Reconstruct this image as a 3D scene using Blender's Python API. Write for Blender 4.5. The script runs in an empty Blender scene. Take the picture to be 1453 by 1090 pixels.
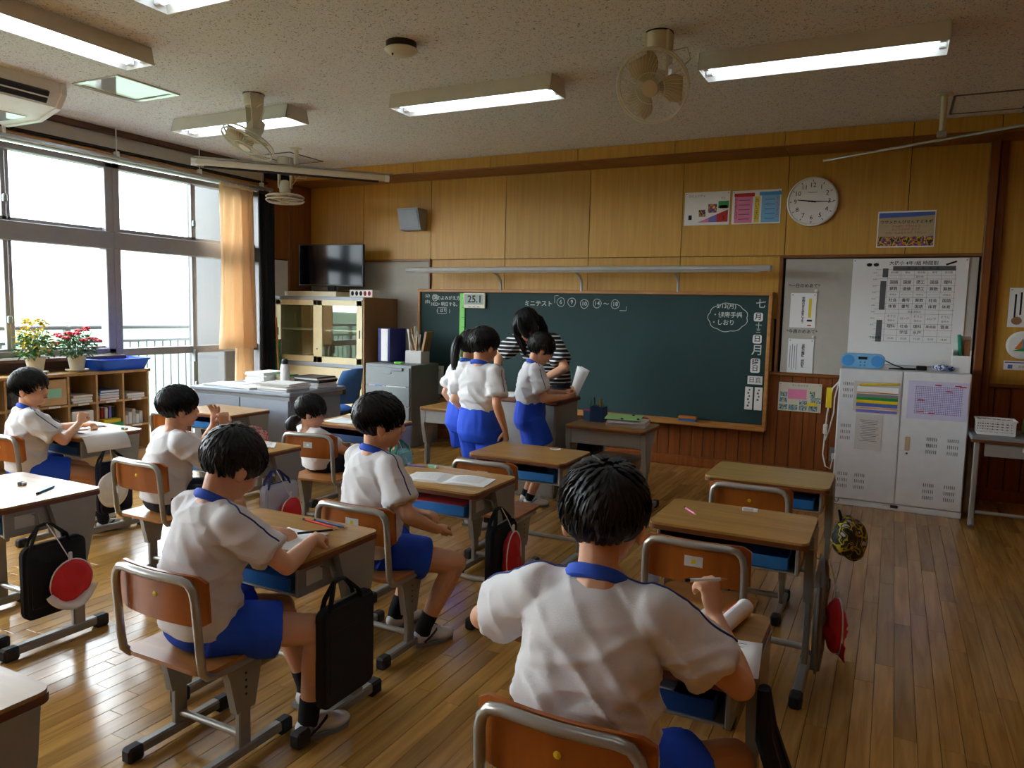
import bpy, math, random
from mathutils import Vector, Matrix, noise
from mathutils.bvhtree import BVHTree
random.seed(7)
V = Vector
SC = bpy.context.scene
COL = SC.collection
pi = math.pi

# ---------------------------------------------------------------- camera, world, exposure
F_PX, YAW, PITCH, ROLL, CAM_H = 1064.0, 26.81, 5.60, 1.32, 1.383
cam = bpy.data.cameras.new('camera')
cam.sensor_fit = 'HORIZONTAL'; cam.sensor_width = 36.0
cam.lens = 36.0 * F_PX / 1453.0
cam.clip_start = 0.05; cam.clip_end = 3000
camo = bpy.data.objects.new('camera', cam); COL.objects.link(camo)
_y, _p, _r = (math.radians(a) for a in (YAW, PITCH, ROLL))
_f = V((-math.sin(_y)*math.cos(_p), math.cos(_y)*math.cos(_p), -math.sin(_p)))
_rt = V((math.cos(_y), math.sin(_y), 0)); _up = _rt.cross(_f)
_rt2 = math.cos(_r)*_rt + math.sin(_r)*_up; _up2 = -math.sin(_r)*_rt + math.cos(_r)*_up
camo.matrix_world = Matrix(((_rt2.x, _up2.x, -_f.x, 0), (_rt2.y, _up2.y, -_f.y, 0), (_rt2.z, _up2.z, -_f.z, CAM_H), (0, 0, 0, 1)))
SC.camera = camo
SKY = 14.0
TUBE = 5.0
w = bpy.data.worlds.new('overcast_sky'); SC.world = w; w.use_nodes = True
bg = w.node_tree.nodes['Background']; bg.inputs[0].default_value = (0.84, 0.94, 1.0, 1); bg.inputs[1].default_value = SKY
SC.view_settings.view_transform = 'Standard'; SC.view_settings.look = 'None'
SC.view_settings.gamma = 1.0; SC.view_settings.use_curve_mapping = False
SC.view_settings.exposure = 0.42
SC.cycles.max_bounces = 8; SC.cycles.diffuse_bounces = 5; SC.cycles.glossy_bounces = 4; SC.cycles.transparent_max_bounces = 12; SC.cycles.transmission_bounces = 6
SC.cycles.caustics_reflective = False; SC.cycles.caustics_refractive = False
SC.cycles.sample_clamp_indirect = 6.0

# ---------------------------------------------------------------- materials
def lin(c):
    return tuple(((x/255.0)/12.92 if x/255.0 <= 0.04045 else ((x/255.0+0.055)/1.055)**2.4) for x in c) + (1,)
MATS = {}
def nt(name):
    m = bpy.data.materials.new(name); m.use_nodes = True
    t = m.node_tree; b = t.nodes['Principled BSDF']
    MATS[name] = m
    return m, t, b
def ND(t, typ, **kw):
    n = t.nodes.new(typ)
    for k, v in kw.items():
        if k in n.inputs: n.inputs[k].default_value = v
        else: setattr(n, k, v)
    return n
def pm(name, c, rough=0.5, metal=0.0, var=0.08, scale=14.0, bump=0.0, bscale=80.0, spec=0.5, sheen=0.0, emit=0.0):
    """plain painted / plastic / cloth material with slight procedural colour variation"""
    m, t, b = nt(name)
    L = t.links
    col = lin(c)
    geo = ND(t, 'ShaderNodeNewGeometry')
    nz = ND(t, 'ShaderNodeTexNoise'); nz.inputs['Scale'].default_value = scale; nz.inputs['Detail'].default_value = 3
    L.new(geo.outputs['Position'], nz.inputs['Vector'])
    mix = ND(t, 'ShaderNodeMix', data_type='RGBA')
    mix.inputs[6].default_value = tuple(max(0, x*(1-var)) for x in col[:3]) + (1,)
    mix.inputs[7].default_value = tuple(min(1, x*(1+var)) for x in col[:3]) + (1,)
    L.new(nz.outputs['Fac'], mix.inputs[0]); L.new(mix.outputs[2], b.inputs['Base Color'])
    b.inputs['Roughness'].default_value = rough; b.inputs['Metallic'].default_value = metal
    b.inputs['Specular IOR Level'].default_value = spec
    if sheen: b.inputs['Sheen Weight'].default_value = sheen
    if bump:
        n2 = ND(t, 'ShaderNodeTexNoise'); n2.inputs['Scale'].default_value = bscale; n2.inputs['Detail'].default_value = 2
        L.new(geo.outputs['Position'], n2.inputs['Vector'])
        bp = ND(t, 'ShaderNodeBump'); bp.inputs['Strength'].default_value = bump; bp.inputs['Distance'].default_value = 0.01
        L.new(n2.outputs['Fac'], bp.inputs['Height']); L.new(bp.outputs[0], b.inputs['Normal'])
    if emit:
        b.inputs['Emission Color'].default_value = (1, 1, 1, 1); b.inputs['Emission Strength'].default_value = emit
    return m
def wood(name, c1, c2, stretch=(30, 30, 2), rough=0.4, pervar=0.25, bump=0.05, spec=0.5, local=False):
    """wood grain: noise stretched along one axis, each object (or island) a slightly different tone"""
    m, t, b = nt(name); L = t.links
    if local:
        src = ND(t, 'ShaderNodeTexCoord').outputs['Object']
    else:
        src = ND(t, 'ShaderNodeNewGeometry').outputs['Position']
    geo = ND(t, 'ShaderNodeNewGeometry'); oi = ND(t, 'ShaderNodeObjectInfo')
    add = ND(t, 'ShaderNodeMath', operation='ADD'); L.new(oi.outputs['Random'], add.inputs[0]); L.new(geo.outputs['Random Per Island'], add.inputs[1])
    fr = ND(t, 'ShaderNodeMath', operation='FRACT'); L.new(add.outputs[0], fr.inputs[0])
    sh = ND(t, 'ShaderNodeVectorMath', operation='SCALE'); sh.inputs[0].default_value = (9.1, 7.3, 5.7); L.new(fr.outputs[0], sh.inputs['Scale'])
    va = ND(t, 'ShaderNodeVectorMath', operation='ADD'); L.new(src, va.inputs[0]); L.new(sh.outputs[0], va.inputs[1])
    mp = ND(t, 'ShaderNodeMapping'); mp.inputs['Scale'].default_value = stretch; L.new(va.outputs[0], mp.inputs['Vector'])
    nz = ND(t, 'ShaderNodeTexNoise'); nz.inputs['Scale'].default_value = 1.0; nz.inputs['Detail'].default_value = 5; nz.inputs['Distortion'].default_value = 0.6
    L.new(mp.outputs[0], nz.inputs['Vector'])
    rp = ND(t, 'ShaderNodeValToRGB'); e = rp.color_ramp.elements
    e[0].position = 0.3; e[0].color = lin(c1); e[1].position = 0.72; e[1].color = lin(c2)
    L.new(nz.outputs['Fac'], rp.inputs[0])
    mr = ND(t, 'ShaderNodeMapRange'); mr.inputs['To Min'].default_value = 1-pervar; mr.inputs['To Max'].default_value = 1+pervar*0.6
    L.new(fr.outputs[0], mr.inputs['Value'])
    vm = ND(t, 'ShaderNodeVectorMath', operation='SCALE'); L.new(rp.outputs[0], vm.inputs[0]); L.new(mr.outputs[0], vm.inputs['Scale'])
    L.new(vm.outputs[0], b.inputs['Base Color'])
    b.inputs['Roughness'].default_value = rough; b.inputs['Specular IOR Level'].default_value = spec
    if bump:
        bp = ND(t, 'ShaderNodeBump'); bp.inputs['Strength'].default_value = bump; bp.inputs['Distance'].default_value = 0.004
        L.new(nz.outputs['Fac'], bp.inputs['Height']); L.new(bp.outputs[0], b.inputs['Normal'])
    return m
def speckle(name, c, fleck, scale, thr, rough=0.9):
    m, t, b = nt(name); L = t.links
    geo = ND(t, 'ShaderNodeNewGeometry')
    nz = ND(t, 'ShaderNodeTexNoise'); nz.inputs['Scale'].default_value = scale; nz.inputs['Detail'].default_value = 2; nz.inputs['Distortion'].default_value = 1.5
    L.new(geo.outputs['Position'], nz.inputs['Vector'])
    rp = ND(t, 'ShaderNodeValToRGB'); e = rp.color_ramp.elements
    e[0].position = thr; e[0].color = lin(c); e[1].position = thr+0.05; e[1].color = lin(fleck)
    L.new(nz.outputs['Fac'], rp.inputs[0]); L.new(rp.outputs[0], b.inputs['Base Color'])
    b.inputs['Roughness'].default_value = rough
    bp = ND(t, 'ShaderNodeBump', invert=True); bp.inputs['Strength'].default_value = 0.4; bp.inputs['Distance'].default_value = 0.01
    L.new(rp.outputs[0], bp.inputs['Height']); L.new(bp.outputs[0], b.inputs['Normal'])
    return m
def stripes(name, c1, c2, freq, axis='Z', duty=0.5, rough=0.9):
    m, t, b = nt(name); L = t.links
    tc = ND(t, 'ShaderNodeTexCoord'); sx = ND(t, 'ShaderNodeSeparateXYZ'); L.new(tc.outputs['Object'], sx.inputs[0])
    mu = ND(t, 'ShaderNodeMath', operation='MULTIPLY'); mu.inputs[1].default_value = freq; L.new(sx.outputs[axis], mu.inputs[0])
    fr = ND(t, 'ShaderNodeMath', operation='FRACT'); L.new(mu.outputs[0], fr.inputs[0])
    gt = ND(t, 'ShaderNodeMath', operation='GREATER_THAN'); gt.inputs[1].default_value = duty; L.new(fr.outputs[0], gt.inputs[0])
    mix = ND(t, 'ShaderNodeMix', data_type='RGBA'); mix.inputs[6].default_value = lin(c1); mix.inputs[7].default_value = lin(c2)
    L.new(gt.outputs[0], mix.inputs[0]); L.new(mix.outputs[2], b.inputs['Base Color']); b.inputs['Roughness'].default_value = rough
    return m
def blotch(name, cols, scale, rough=0.6, local=True):
    """many-coloured printed picture / camouflage cloth"""
    m, t, b = nt(name); L = t.links
    tc = ND(t, 'ShaderNodeTexCoord')
    nz = ND(t, 'ShaderNodeTexNoise'); nz.inputs['Scale'].default_value = scale; nz.inputs['Detail'].default_value = 1.0
    L.new(tc.outputs['Object'], nz.inputs['Vector'])
    rp = ND(t, 'ShaderNodeValToRGB'); rp.color_ramp.interpolation = 'CONSTANT'
    e = rp.color_ramp.elements
    n = len(cols); lo, hi = 0.32, 0.68
    e[0].position = 0; e[0].color = lin(cols[0]); e[1].position = lo + (hi-lo)/(n-1)*0.5; e[1].color = lin(cols[1])
    for i in range(2, n):
        q = e.new(lo + (hi-lo)*(i-0.5)/(n-1)); q.color = lin(cols[i])
    L.new(nz.outputs['Fac'], rp.inputs[0]); L.new(rp.outputs[0], b.inputs['Base Color']); b.inputs['Roughness'].default_value = rough
    return m
def emitter(name, c, s):
    m, t, b = nt(name)
    b.inputs['Base Color'].default_value = lin(c); b.inputs['Emission Color'].default_value = lin(c); b.inputs['Emission Strength'].default_value = s
    return m
def glass(name, tint=(1, 1, 1), ior=1.45):
    m, t, b = nt(name); L = t.links
    t.nodes.remove(b); out = t.nodes['Material Output']
    tr = ND(t, 'ShaderNodeBsdfTransparent'); tr.inputs[0].default_value = tint + (1,)
    gl = ND(t, 'ShaderNodeBsdfGlossy'); gl.inputs['Roughness'].default_value = 0.02
    lw = ND(t, 'ShaderNodeLayerWeight'); lw.inputs['Blend'].default_value = 0.5; f0 = ((ior-1)/(ior+1))**2
    pw = ND(t, 'ShaderNodeMath', operation='POWER'); L.new(lw.outputs['Facing'], pw.inputs[0]); pw.inputs[1].default_value = 5.0
    fr = ND(t, 'ShaderNodeMath', operation='MULTIPLY_ADD'); L.new(pw.outputs[0], fr.inputs[0]); fr.inputs[1].default_value = 1-f0; fr.inputs[2].default_value = f0
    mx = ND(t, 'ShaderNodeMixShader'); L.new(fr.outputs[0], mx.inputs[0]); L.new(tr.outputs[0], mx.inputs[1]); L.new(gl.outputs[0], mx.inputs[2])
    L.new(mx.outputs[0], out.inputs[0])
    return m
def translucent(name, c, amount=0.4, rough=0.9):
    m, t, b = nt(name); L = t.links
    b.inputs['Base Color'].default_value = lin(c); b.inputs['Roughness'].default_value = rough
    tl = ND(t, 'ShaderNodeBsdfTranslucent'); tl.inputs[0].default_value = lin(c)
    mx = ND(t, 'ShaderNodeMixShader'); mx.inputs[0].default_value = amount
    L.new(b.outputs[0], mx.inputs[1]); L.new(tl.outputs[0], mx.inputs[2]); L.new(mx.outputs[0], t.nodes['Material Output'].inputs[0])
    return m

# ---------------------------------------------------------------- mesh builder
class MB:
    def __init__(s): s.v = []; s.f = []
    def add(s, vs, fs):
        n = len(s.v); s.v += [tuple(x) for x in vs]; s.f += [tuple(n+i for i in f) for f in fs]; return s
    def box(s, c, d, M=None):
        c = V(c); h = V(d)/2
        vs = [V((sx*h.x, sy*h.y, sz*h.z)) for sx in (-1, 1) for sy in (-1, 1) for sz in (-1, 1)]
        if M: vs = [M @ q for q in vs]
        return s.add([c+q for q in vs], [(0, 1, 3, 2), (4, 6, 7, 5), (0, 4, 5, 1), (2, 3, 7, 6), (0, 2, 6, 4), (1, 5, 7, 3)])
    def cbox(s, c, d, b=0.004, M=None):
        """box with chamfered edges"""
        c = V(c); h = [x/2 for x in d]; b = min(b, min(h)*0.9)
        idx = {}; vs = []
        for sx in (-1, 1):
            for sy in (-1, 1):
                for sz in (-1, 1):
                    for a in range(3):
                        p = [sx*(h[0]-b), sy*(h[1]-b), sz*(h[2]-b)]; p[a] = (sx, sy, sz)[a]*h[a]
                        idx[(sx, sy, sz, a)] = len(vs); q = V(p); vs.append(c + (M @ q if M else q))
        fs = []
        for a in range(3):
            o = [i for i in range(3) if i != a]
            for sg in (-1, 1):
                q = []
                for (u, w_) in ((-1, -1), (1, -1), (1, 1), (-1, 1)):
                    k = [0, 0, 0]; k[a] = sg; k[o[0]] = u; k[o[1]] = w_; q.append(idx[tuple(k)+(a,)])
                fs.append(tuple(q))
            for u in (-1, 1):
                for w_ in (-1, 1):
                    def key(ax, sg):
                        k = [0, 0, 0]; k[a] = sg; k[o[0]] = u; k[o[1]] = w_; return idx[tuple(k)+(ax,)]
                    fs.append((key(o[0], -1), key(o[0], 1), key(o[1], 1), key(o[1], -1)))
        for sx in (-1, 1):
            for sy in (-1, 1):
                for sz in (-1, 1): fs.append(tuple(idx[(sx, sy, sz, a)] for a in range(3)))
        return s.add(vs, fs)
    def bar(s, a, b, w_, h_, up=(0, 0, 1), ch=0.003):
        a = V(a); b = V(b); d = b-a; L = d.length; y = d.normalized(); u = V(up); x = y.cross(u)
        if x.length < 1e-5: x = y.cross(V((1, 0, 0)))
        x.normalize(); z = x.cross(y)
        M = Matrix((x, y, z)).transposed()
        return s.cbox((a+b)/2, (w_, L, h_), ch, M)
    def cone(s, a, b, ra, rb, n=12, caps=True):
        a = V(a); b = V(b); d = (b-a).normalized(); x = d.cross(V((0, 0, 1)))
        if x.length < 1e-4: x = V((1, 0, 0))
        x.normalize(); y = d.cross(x); vs = []
        for p, r in ((a, ra), (b, rb)):
            for i in range(n): t = 2*pi*i/n; vs.append(p + x*(r*math.cos(t)) + y*(r*math.sin(t)))
        fs = [(i, (i+1) % n, n+(i+1) % n, n+i) for i in range(n)]
        if caps: fs += [tuple(range(n-1, -1, -1)), tuple(range(n, 2*n))]
        return s.add(vs, fs)
    def cyl(s, a, b, r, n=12): return s.cone(a, b, r, r, n)
    def tube(s, pts, r, n=8, closed=False, flat=1.0, upv=None):
        pts = [V(p) for p in pts]; m = len(pts); vs = []
        rs = r if isinstance(r, (list, tuple)) else [r]*m
        prev = None
        for i in range(m):
            if closed: d = pts[(i+1) % m]-pts[i-1]
            else: d = pts[min(i+1, m-1)]-pts[max(i-1, 0)]
            if d.length < 1e-9: d = V((0, 0, 1))
            d.normalize()
            if prev is None:
                x = d.cross(V(upv) if upv else V((0, 0, 1)))
                if x.length < 1e-3: x = d.cross(V((0, 1, 0)))
            else: x = prev - d*prev.dot(d)
            x.normalize(); prev = x; y = d.cross(x)
            for k in range(n):
                t = 2*pi*k/n; vs.append(pts[i] + x*(rs[i]*math.cos(t)) + y*(rs[i]*flat*math.sin(t)))
        fs = []
        for i in range(m if closed else m-1):
            j = (i+1) % m
            for k in range(n): fs.append((i*n+k, i*n+(k+1) % n, j*n+(k+1) % n, j*n+k))
        if not closed: fs += [tuple(range(n-1, -1, -1)), tuple((m-1)*n+k for k in range(n))]
        return s.add(vs, fs)
    def lathe(s, prof, c=(0, 0, 0), n=20, M=None, caps=True):
        c = V(c); vs = []; m = len(prof)
        for r, z in prof:
            for k in range(n):
                t = 2*pi*k/n; q = V((r*math.cos(t), r*math.sin(t), z)); vs.append(c + (M @ q if M else q))
        fs = [(i*n+k, i*n+(k+1) % n, (i+1)*n+(k+1) % n, (i+1)*n+k) for i in range(m-1) for k in range(n)]
        if caps: fs += [tuple(range(n-1, -1, -1)), tuple((m-1)*n+k for k in range(n))]
        return s.add(vs, fs)
    def prism(s, outl, z0, z1, M=None, c=(0, 0, 0)):
        """outline in local xy extruded along local z"""
        n = len(outl); c = V(c)
        vs = [V((x, y, z)) for z in (z0, z1) for x, y in outl]
        if M: vs = [M @ q for q in vs]
        fs = [(i, (i+1) % n, n+(i+1) % n, n+i) for i in range(n)] + [tuple(range(n-1, -1, -1)), tuple(range(n, 2*n))]
        return s.add([c+q for q in vs], fs)
    def quad(s, a, b, c, d): return s.add([a, b, c, d], [(0, 1, 2, 3)])
    def ell(s, c, r, M=None, nu=14, nv=9):
        c = V(c); vs = []
        for j in range(nv+1):
            ph = pi*j/nv
            for i in range(nu):
                th = 2*pi*i/nu; q = V((r[0]*math.sin(ph)*math.cos(th), r[1]*math.sin(ph)*math.sin(th), r[2]*math.cos(ph)))
                vs.append(c + (M @ q if M else q))
        fs = [(j*nu+i, (j+1)*nu+i, (j+1)*nu+(i+1) % nu, j*nu+(i+1) % nu) for j in range(nv) for i in range(nu)]
        return s.add(vs, fs)
    def cap(s, a, b, ra, rb, n=14):
        """tapered capsule"""
        a = V(a); b = V(b); d = b-a; L = d.length
        if L < 1e-6: return s.ell(a, (ra, ra, ra))
        d.normalize(); pts = []; rs = []
        for k in range(5): t = pi/2*k/4; pts.append(a - d*ra*math.cos(t)); rs.append(max(ra*math.sin(t), 1e-4))
        for k in range(5): t = pi/2*k/4; pts.append(b + d*rb*math.sin(t)); rs.append(max(rb*math.cos(t), 1e-4))
        return s.tube(pts, rs, n)
    def loft(s, rings):
        """rings: (centre, xaxis, yaxis, a, b)"""
        n = 20; vs = []
        for c, x, y, a, b in rings:
            for k in range(n):
                t = 2*pi*k/n; ct, st = math.cos(t), math.sin(t)
                e = 0.85; vs.append(V(c) + V(x)*(a*math.copysign(abs(ct)**e, ct)) + V(y)*(b*math.copysign(abs(st)**e, st)))
        m = len(rings)
        fs = [(i*n+k, i*n+(k+1) % n, (i+1)*n+(k+1) % n, (i+1)*n+k) for i in range(m-1) for k in range(n)]
        fs += [tuple(range(n-1, -1, -1)), tuple((m-1)*n+k for k in range(n))]
        return s.add(vs, fs)
    def mesh(s, name, mat=None, smooth=False):
        me = bpy.data.meshes.new(name); me.from_pydata(s.v, [], s.f); me.validate()
        if mat: me.materials.append(MATS[mat] if isinstance(mat, str) else mat)
        fixn(me)
        if smooth: shade(me, 40 if smooth is True else smooth)
        return me
    def build(s, name, mat, parent=None, smooth=False, label=None, loc=None, rz=None):
        o = bpy.data.objects.new(name, s.mesh(name, mat, smooth)); COL.objects.link(o)
        if parent: o.parent = parent
        if label: o['label'] = label
        if loc is not None: o.location = loc
        if rz is not None: o.rotation_euler = (0, 0, rz)
        return o
import bmesh
def fixn(me):
    bm = bmesh.new(); bm.from_mesh(me); bmesh.ops.recalc_face_normals(bm, faces=bm.faces); bm.to_mesh(me); bm.free()
def shade(me, deg=40):
    bm = bmesh.new(); bm.from_mesh(me); lim = math.radians(deg)
    for f in bm.faces: f.smooth = True
    for e in bm.edges:
        if len(e.link_faces) == 2 and e.calc_face_angle(0) > lim: e.smooth = False
    bm.to_mesh(me); bm.free()
def rrect(w_, h_, r, n=4, cx=0, cy=0):
    """rounded rectangle outline"""
    out = []
    for sx, sy, a0 in ((1, 1, 0), (-1, 1, pi/2), (-1, -1, pi), (1, -1, 3*pi/2)):
        for k in range(n+1):
            t = a0 + pi/2*k/n; out.append((cx+sx*(w_/2-r)+r*math.cos(t), cy+sy*(h_/2-r)+r*math.sin(t)))
    return out
def RX(a): return Matrix.Rotation(math.radians(a), 3, 'X')
def RY(a): return Matrix.Rotation(math.radians(a), 3, 'Y')
def RZ(a): return Matrix.Rotation(math.radians(a), 3, 'Z')
FRONT = Matrix(((1, 0, 0), (0, 0, -1), (0, 1, 0)))      # local xy plane -> vertical plane facing -Y (towards the back of the room)
def tag(o, label, cat, group=None):
    o['label'] = label; o['category'] = cat
    if group: o['group'] = group
    return o
def thing(name, label, cat, loc=(0, 0, 0), rz=0, group=None):
    o = bpy.data.objects.new(name, None); o.empty_display_size = 0.1; COL.objects.link(o)
    o.location = loc; o.rotation_euler = (0, 0, rz)
    return tag(o, label, cat, group)
def struct(o):
    o['kind'] = 'structure'; return o
def sempty(name, loc=(0, 0, 0)):
    o = bpy.data.objects.new(name, None); COL.objects.link(o); o.location = loc; return struct(o)
def copy_tree(o, parent=None):
    c = o.copy(); COL.objects.link(c)
    if parent: c.parent = parent
    for ch in list(o.children): copy_tree(ch, c)
    return c
def text(s, size, loc, mat, parent, M=None, name='lettering', bold=0.0, align='CENTER', space=1.0, depth=0.0006, vertical=False):
    """flat lettering, standing in the plane M (default: facing the back of the room)"""
    M = M or FRONT
    c = bpy.data.curves.new('t', 'FONT'); c.body = '\n'.join(s) if vertical else s
    c.size = size; c.align_x = align; c.align_y = 'CENTER'; c.space_character = space; c.offset = bold; c.resolution_u = 2
    if vertical: c.space_line = 0.85*space
    o = bpy.data.objects.new('t', c); COL.objects.link(o)
    bpy.context.view_layer.update()
    me = bpy.data.meshes.new_from_object(o.evaluated_get(bpy.context.evaluated_depsgraph_get()))
    bpy.data.objects.remove(o); bpy.data.curves.remove(c)
    me.transform(Matrix.Translation(loc) @ M.to_4x4())
    me.materials.clear(); me.materials.append(MATS[mat])
    q = bpy.data.objects.new(name, me); COL.objects.link(q)
    if parent: q.parent = parent
    return q

# ---- palette
pm('ceilwhite', (225, 222, 212), 0.8)
speckle('ceiling_board', (230, 231, 232), (126, 120, 112), 75, 0.60)
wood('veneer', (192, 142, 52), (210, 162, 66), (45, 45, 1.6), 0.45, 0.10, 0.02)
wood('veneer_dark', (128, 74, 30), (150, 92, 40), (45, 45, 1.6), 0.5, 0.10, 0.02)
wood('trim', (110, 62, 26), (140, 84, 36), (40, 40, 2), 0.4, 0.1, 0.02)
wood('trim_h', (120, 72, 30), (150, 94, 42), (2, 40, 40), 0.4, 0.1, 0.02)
wood('wainscot', (122, 62, 24), (152, 84, 36), (34, 34, 1.8), 0.38, 0.14, 0.03)
wood('floor_plank', (162, 117, 55), (204, 157, 84), (34, 2.2, 10), 0.20, 0.26, 0.02, spec=0.8)
pm('floor_base', (54, 34, 16), 0.8)
pm('groove', (40, 24, 12), 0.9)
pm('pinboard', (186, 182, 170), 0.9, bump=0.1, bscale=300)
pm('white_wall', (224, 220, 210), 0.85)
pm('brown_trim', (92, 60, 44), 0.5)
wood('desk_top', (154, 110, 50), (188, 144, 78), (3, 26, 26), 0.28, 0.14, 0.01, local=True)
wood('desk_top_yellow', (158, 128, 66), (178, 148, 84), (3, 26, 26), 0.3, 0.08, 0.01, local=True)
pm('desk_edge', (104, 56, 26), 0.4)
pm('steel_grey', (150, 148, 140), 0.42, 0.25, bump=0.02)
pm('steel_pipe', (168, 166, 158), 0.3, 0.55)
pm('rubber', (36, 36, 36), 0.7)
pm('dark_hole', (20, 20, 20), 0.8)
wood('ply', (150, 78, 22), (176, 98, 34), (18, 3, 3), 0.32, 0.14, 0.01, local=True)
wood('ply_seat', (158, 98, 44), (186, 126, 64), (4, 18, 18), 0.35, 0.14, 0.01, local=True)
wood('ply_edge', (120, 66, 26), (150, 90, 40), (30, 30, 30), 0.4, 0.1)
pm('blue_tray', (38, 112, 178), 0.4)
pm('navy_tray', (30, 66, 112), 0.4)
pm('chalk_green', (26, 58, 57), 0.75, var=0.16, scale=3.0)
wood('frame_wood', (176, 118, 54), (200, 142, 74), (4, 30, 30), 0.45, 0.1, 0.02)
pm('chalk', (208, 214, 206), 0.95)
pm('paper', (240, 240, 238), 0.9, var=0.02)
pm('paper_grey', (205, 203, 198), 0.9, var=0.03)
pm('ink', (24, 24, 26), 0.8)
pm('ink_grey', (96, 96, 100), 0.8)
pm('ink_red', (196, 48, 44), 0.8)
pm('ink_blue', (84, 110, 190), 0.8)
pm('yellow', (232, 204, 32), 0.5)
pm('green', (34, 150, 70), 0.5)
pm('lime', (110, 205, 60), 0.4)
pm('mint', (150, 215, 190), 0.6)
pm('pink', (226, 130, 170), 0.6)
pm('red', (214, 36, 44), 0.75, bump=0.15, bscale=120)
pm('dark_red', (150, 24, 34), 0.75)
pm('white_plastic', (238, 238, 234), 0.35)
pm('cream_plastic', (214, 208, 186), 0.4)
pm('beige_plastic', (190, 170, 130), 0.45)
pm('cream_metal', (226, 214, 172), 0.4)
pm('brown_metal', (150, 110, 66), 0.5)
pm('grey_metal', (132, 138, 140), 0.45, 0.2)
pm('blue_grey_metal', (146, 154, 166), 0.45, 0.15)
pm('locker_white', (226, 230, 232), 0.35, 0.05)
pm('aluminium', (176, 178, 180), 0.3, 0.8)
pm('silver', (206, 210, 214), 0.32, 0.35)
pm('window_frame', (158, 156, 158), 0.4, 0.2)
pm('black_plastic', (22, 22, 24), 0.35)
pm('black_cloth', (18, 19, 23), 0.9, bump=0.2, bscale=400)
pm('navy_cloth', (22, 26, 46), 0.9, bump=0.2, bscale=400)
pm('grey_cloth', (110, 106, 104), 0.9)
pm('screen_black', (10, 14, 22), 0.10, spec=0.22)
pm('light_blue', (120, 182, 224), 0.45)
pm('blue_fabric', (70, 120, 184), 0.85, bump=0.2, bscale=300)
pm('teal', (30, 150, 118), 0.6)
pm('purple', (120, 110, 190), 0.6)
pm('sky_blue', (70, 150, 215), 0.6)
pm('orange', (222, 130, 50), 0.6)
pm('concrete', (82, 82, 82), 0.9, bump=0.1)
pm('rail_white', (72, 73, 73), 0.5)
pm('terrace', (150, 150, 146), 0.9)
pm('leaf', (66, 118, 52), 0.6, var=0.3, scale=40)
pm('leaf_yellow', (222, 196, 60), 0.6, var=0.2, scale=40)
pm('petal_red', (206, 28, 56), 0.6, var=0.2, scale=60)
pm('soil', (60, 42, 30), 0.95)
pm('skin', (222, 166, 128), 0.55, var=0.06, scale=20)
pm('lip', (190, 104, 92), 0.5)
pm('hair', (15, 13, 12), 0.5, var=0.3, scale=60, spec=0.4)
pm('eye_white', (232, 228, 222), 0.3)
pm('shirt', (226, 225, 224), 0.9, var=0.02, bump=0.12, bscale=260, sheen=0.2)
pm('collar_blue', (38, 84, 200), 0.8)
pm('piping', (44, 56, 120), 0.8)
pm('shorts', (22, 78, 214), 0.8, var=0.06, bump=0.1, bscale=200)
pm('dark_trousers', (30, 32, 40), 0.9)
pm('sock', (22, 22, 24), 0.95)
pm('shoe_white', (222, 222, 220), 0.6)
pm('shoe_grey', (126, 126, 122), 0.7)
stripes('striped_shirt', (24, 25, 30), (226, 226, 224), 31, 'Z', 0.68)
emitter('tube_glow', (224, 238, 255), TUBE)
glass('window_glass'); glass('cabinet_glass', (0.9, 0.95, 0.93), 1.9)
translucent('curtain_cream', (246, 226, 198), 0.5)
pm('curtain_black', (14, 15, 20), 0.9)
translucent('clear_vinyl', (214, 218, 232), 0.35, 0.3)
pm('grass', (80, 94, 80), 0.9, var=0.2, scale=0.03, spec=0.0)
pm('field_far', (150, 196, 140), 0.95, var=0.3, scale=0.01)
pm('hill', (84, 92, 95), 1.0, var=0.15, scale=0.01, spec=0.0)
blotch('camo', [(22, 22, 20), (60, 62, 34), (30, 30, 28), (196, 180, 40), (20, 20, 22), (190, 188, 184)], 26)
blotch('floral', [(232, 176, 186), (240, 196, 200), (214, 96, 110), (236, 184, 192), (240, 206, 206)], 30)
blotch('autumn', [(70, 30, 24), (30, 84, 40), (220, 170, 40), (206, 90, 40), (50, 90, 170), (120, 34, 30), (236, 200, 110)], 26)
blotch('photos', [(96, 150, 196), (60, 100, 120), (200, 214, 220), (60, 110, 70), (220, 200, 120), (120, 170, 210)], 45)
blotch('handkerchief', [(214, 220, 232), (60, 80, 150), (226, 228, 234), (150, 170, 210), (40, 50, 100)], 22)
# --- END P1
# ================================================================ the room
CEIL, YF, XL, XR, YB = 2.855, 6.80, -6.10, 1.95, -2.2
def in_frame(p):
    q = V(p) - V((0, 0, CAM_H)); d = q.dot(_f)
    if d < 0.3: return False
    return abs(F_PX*q.dot(_rt2)/d) < 760 and abs(F_PX*q.dot(_up2)/d) < 580
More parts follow.
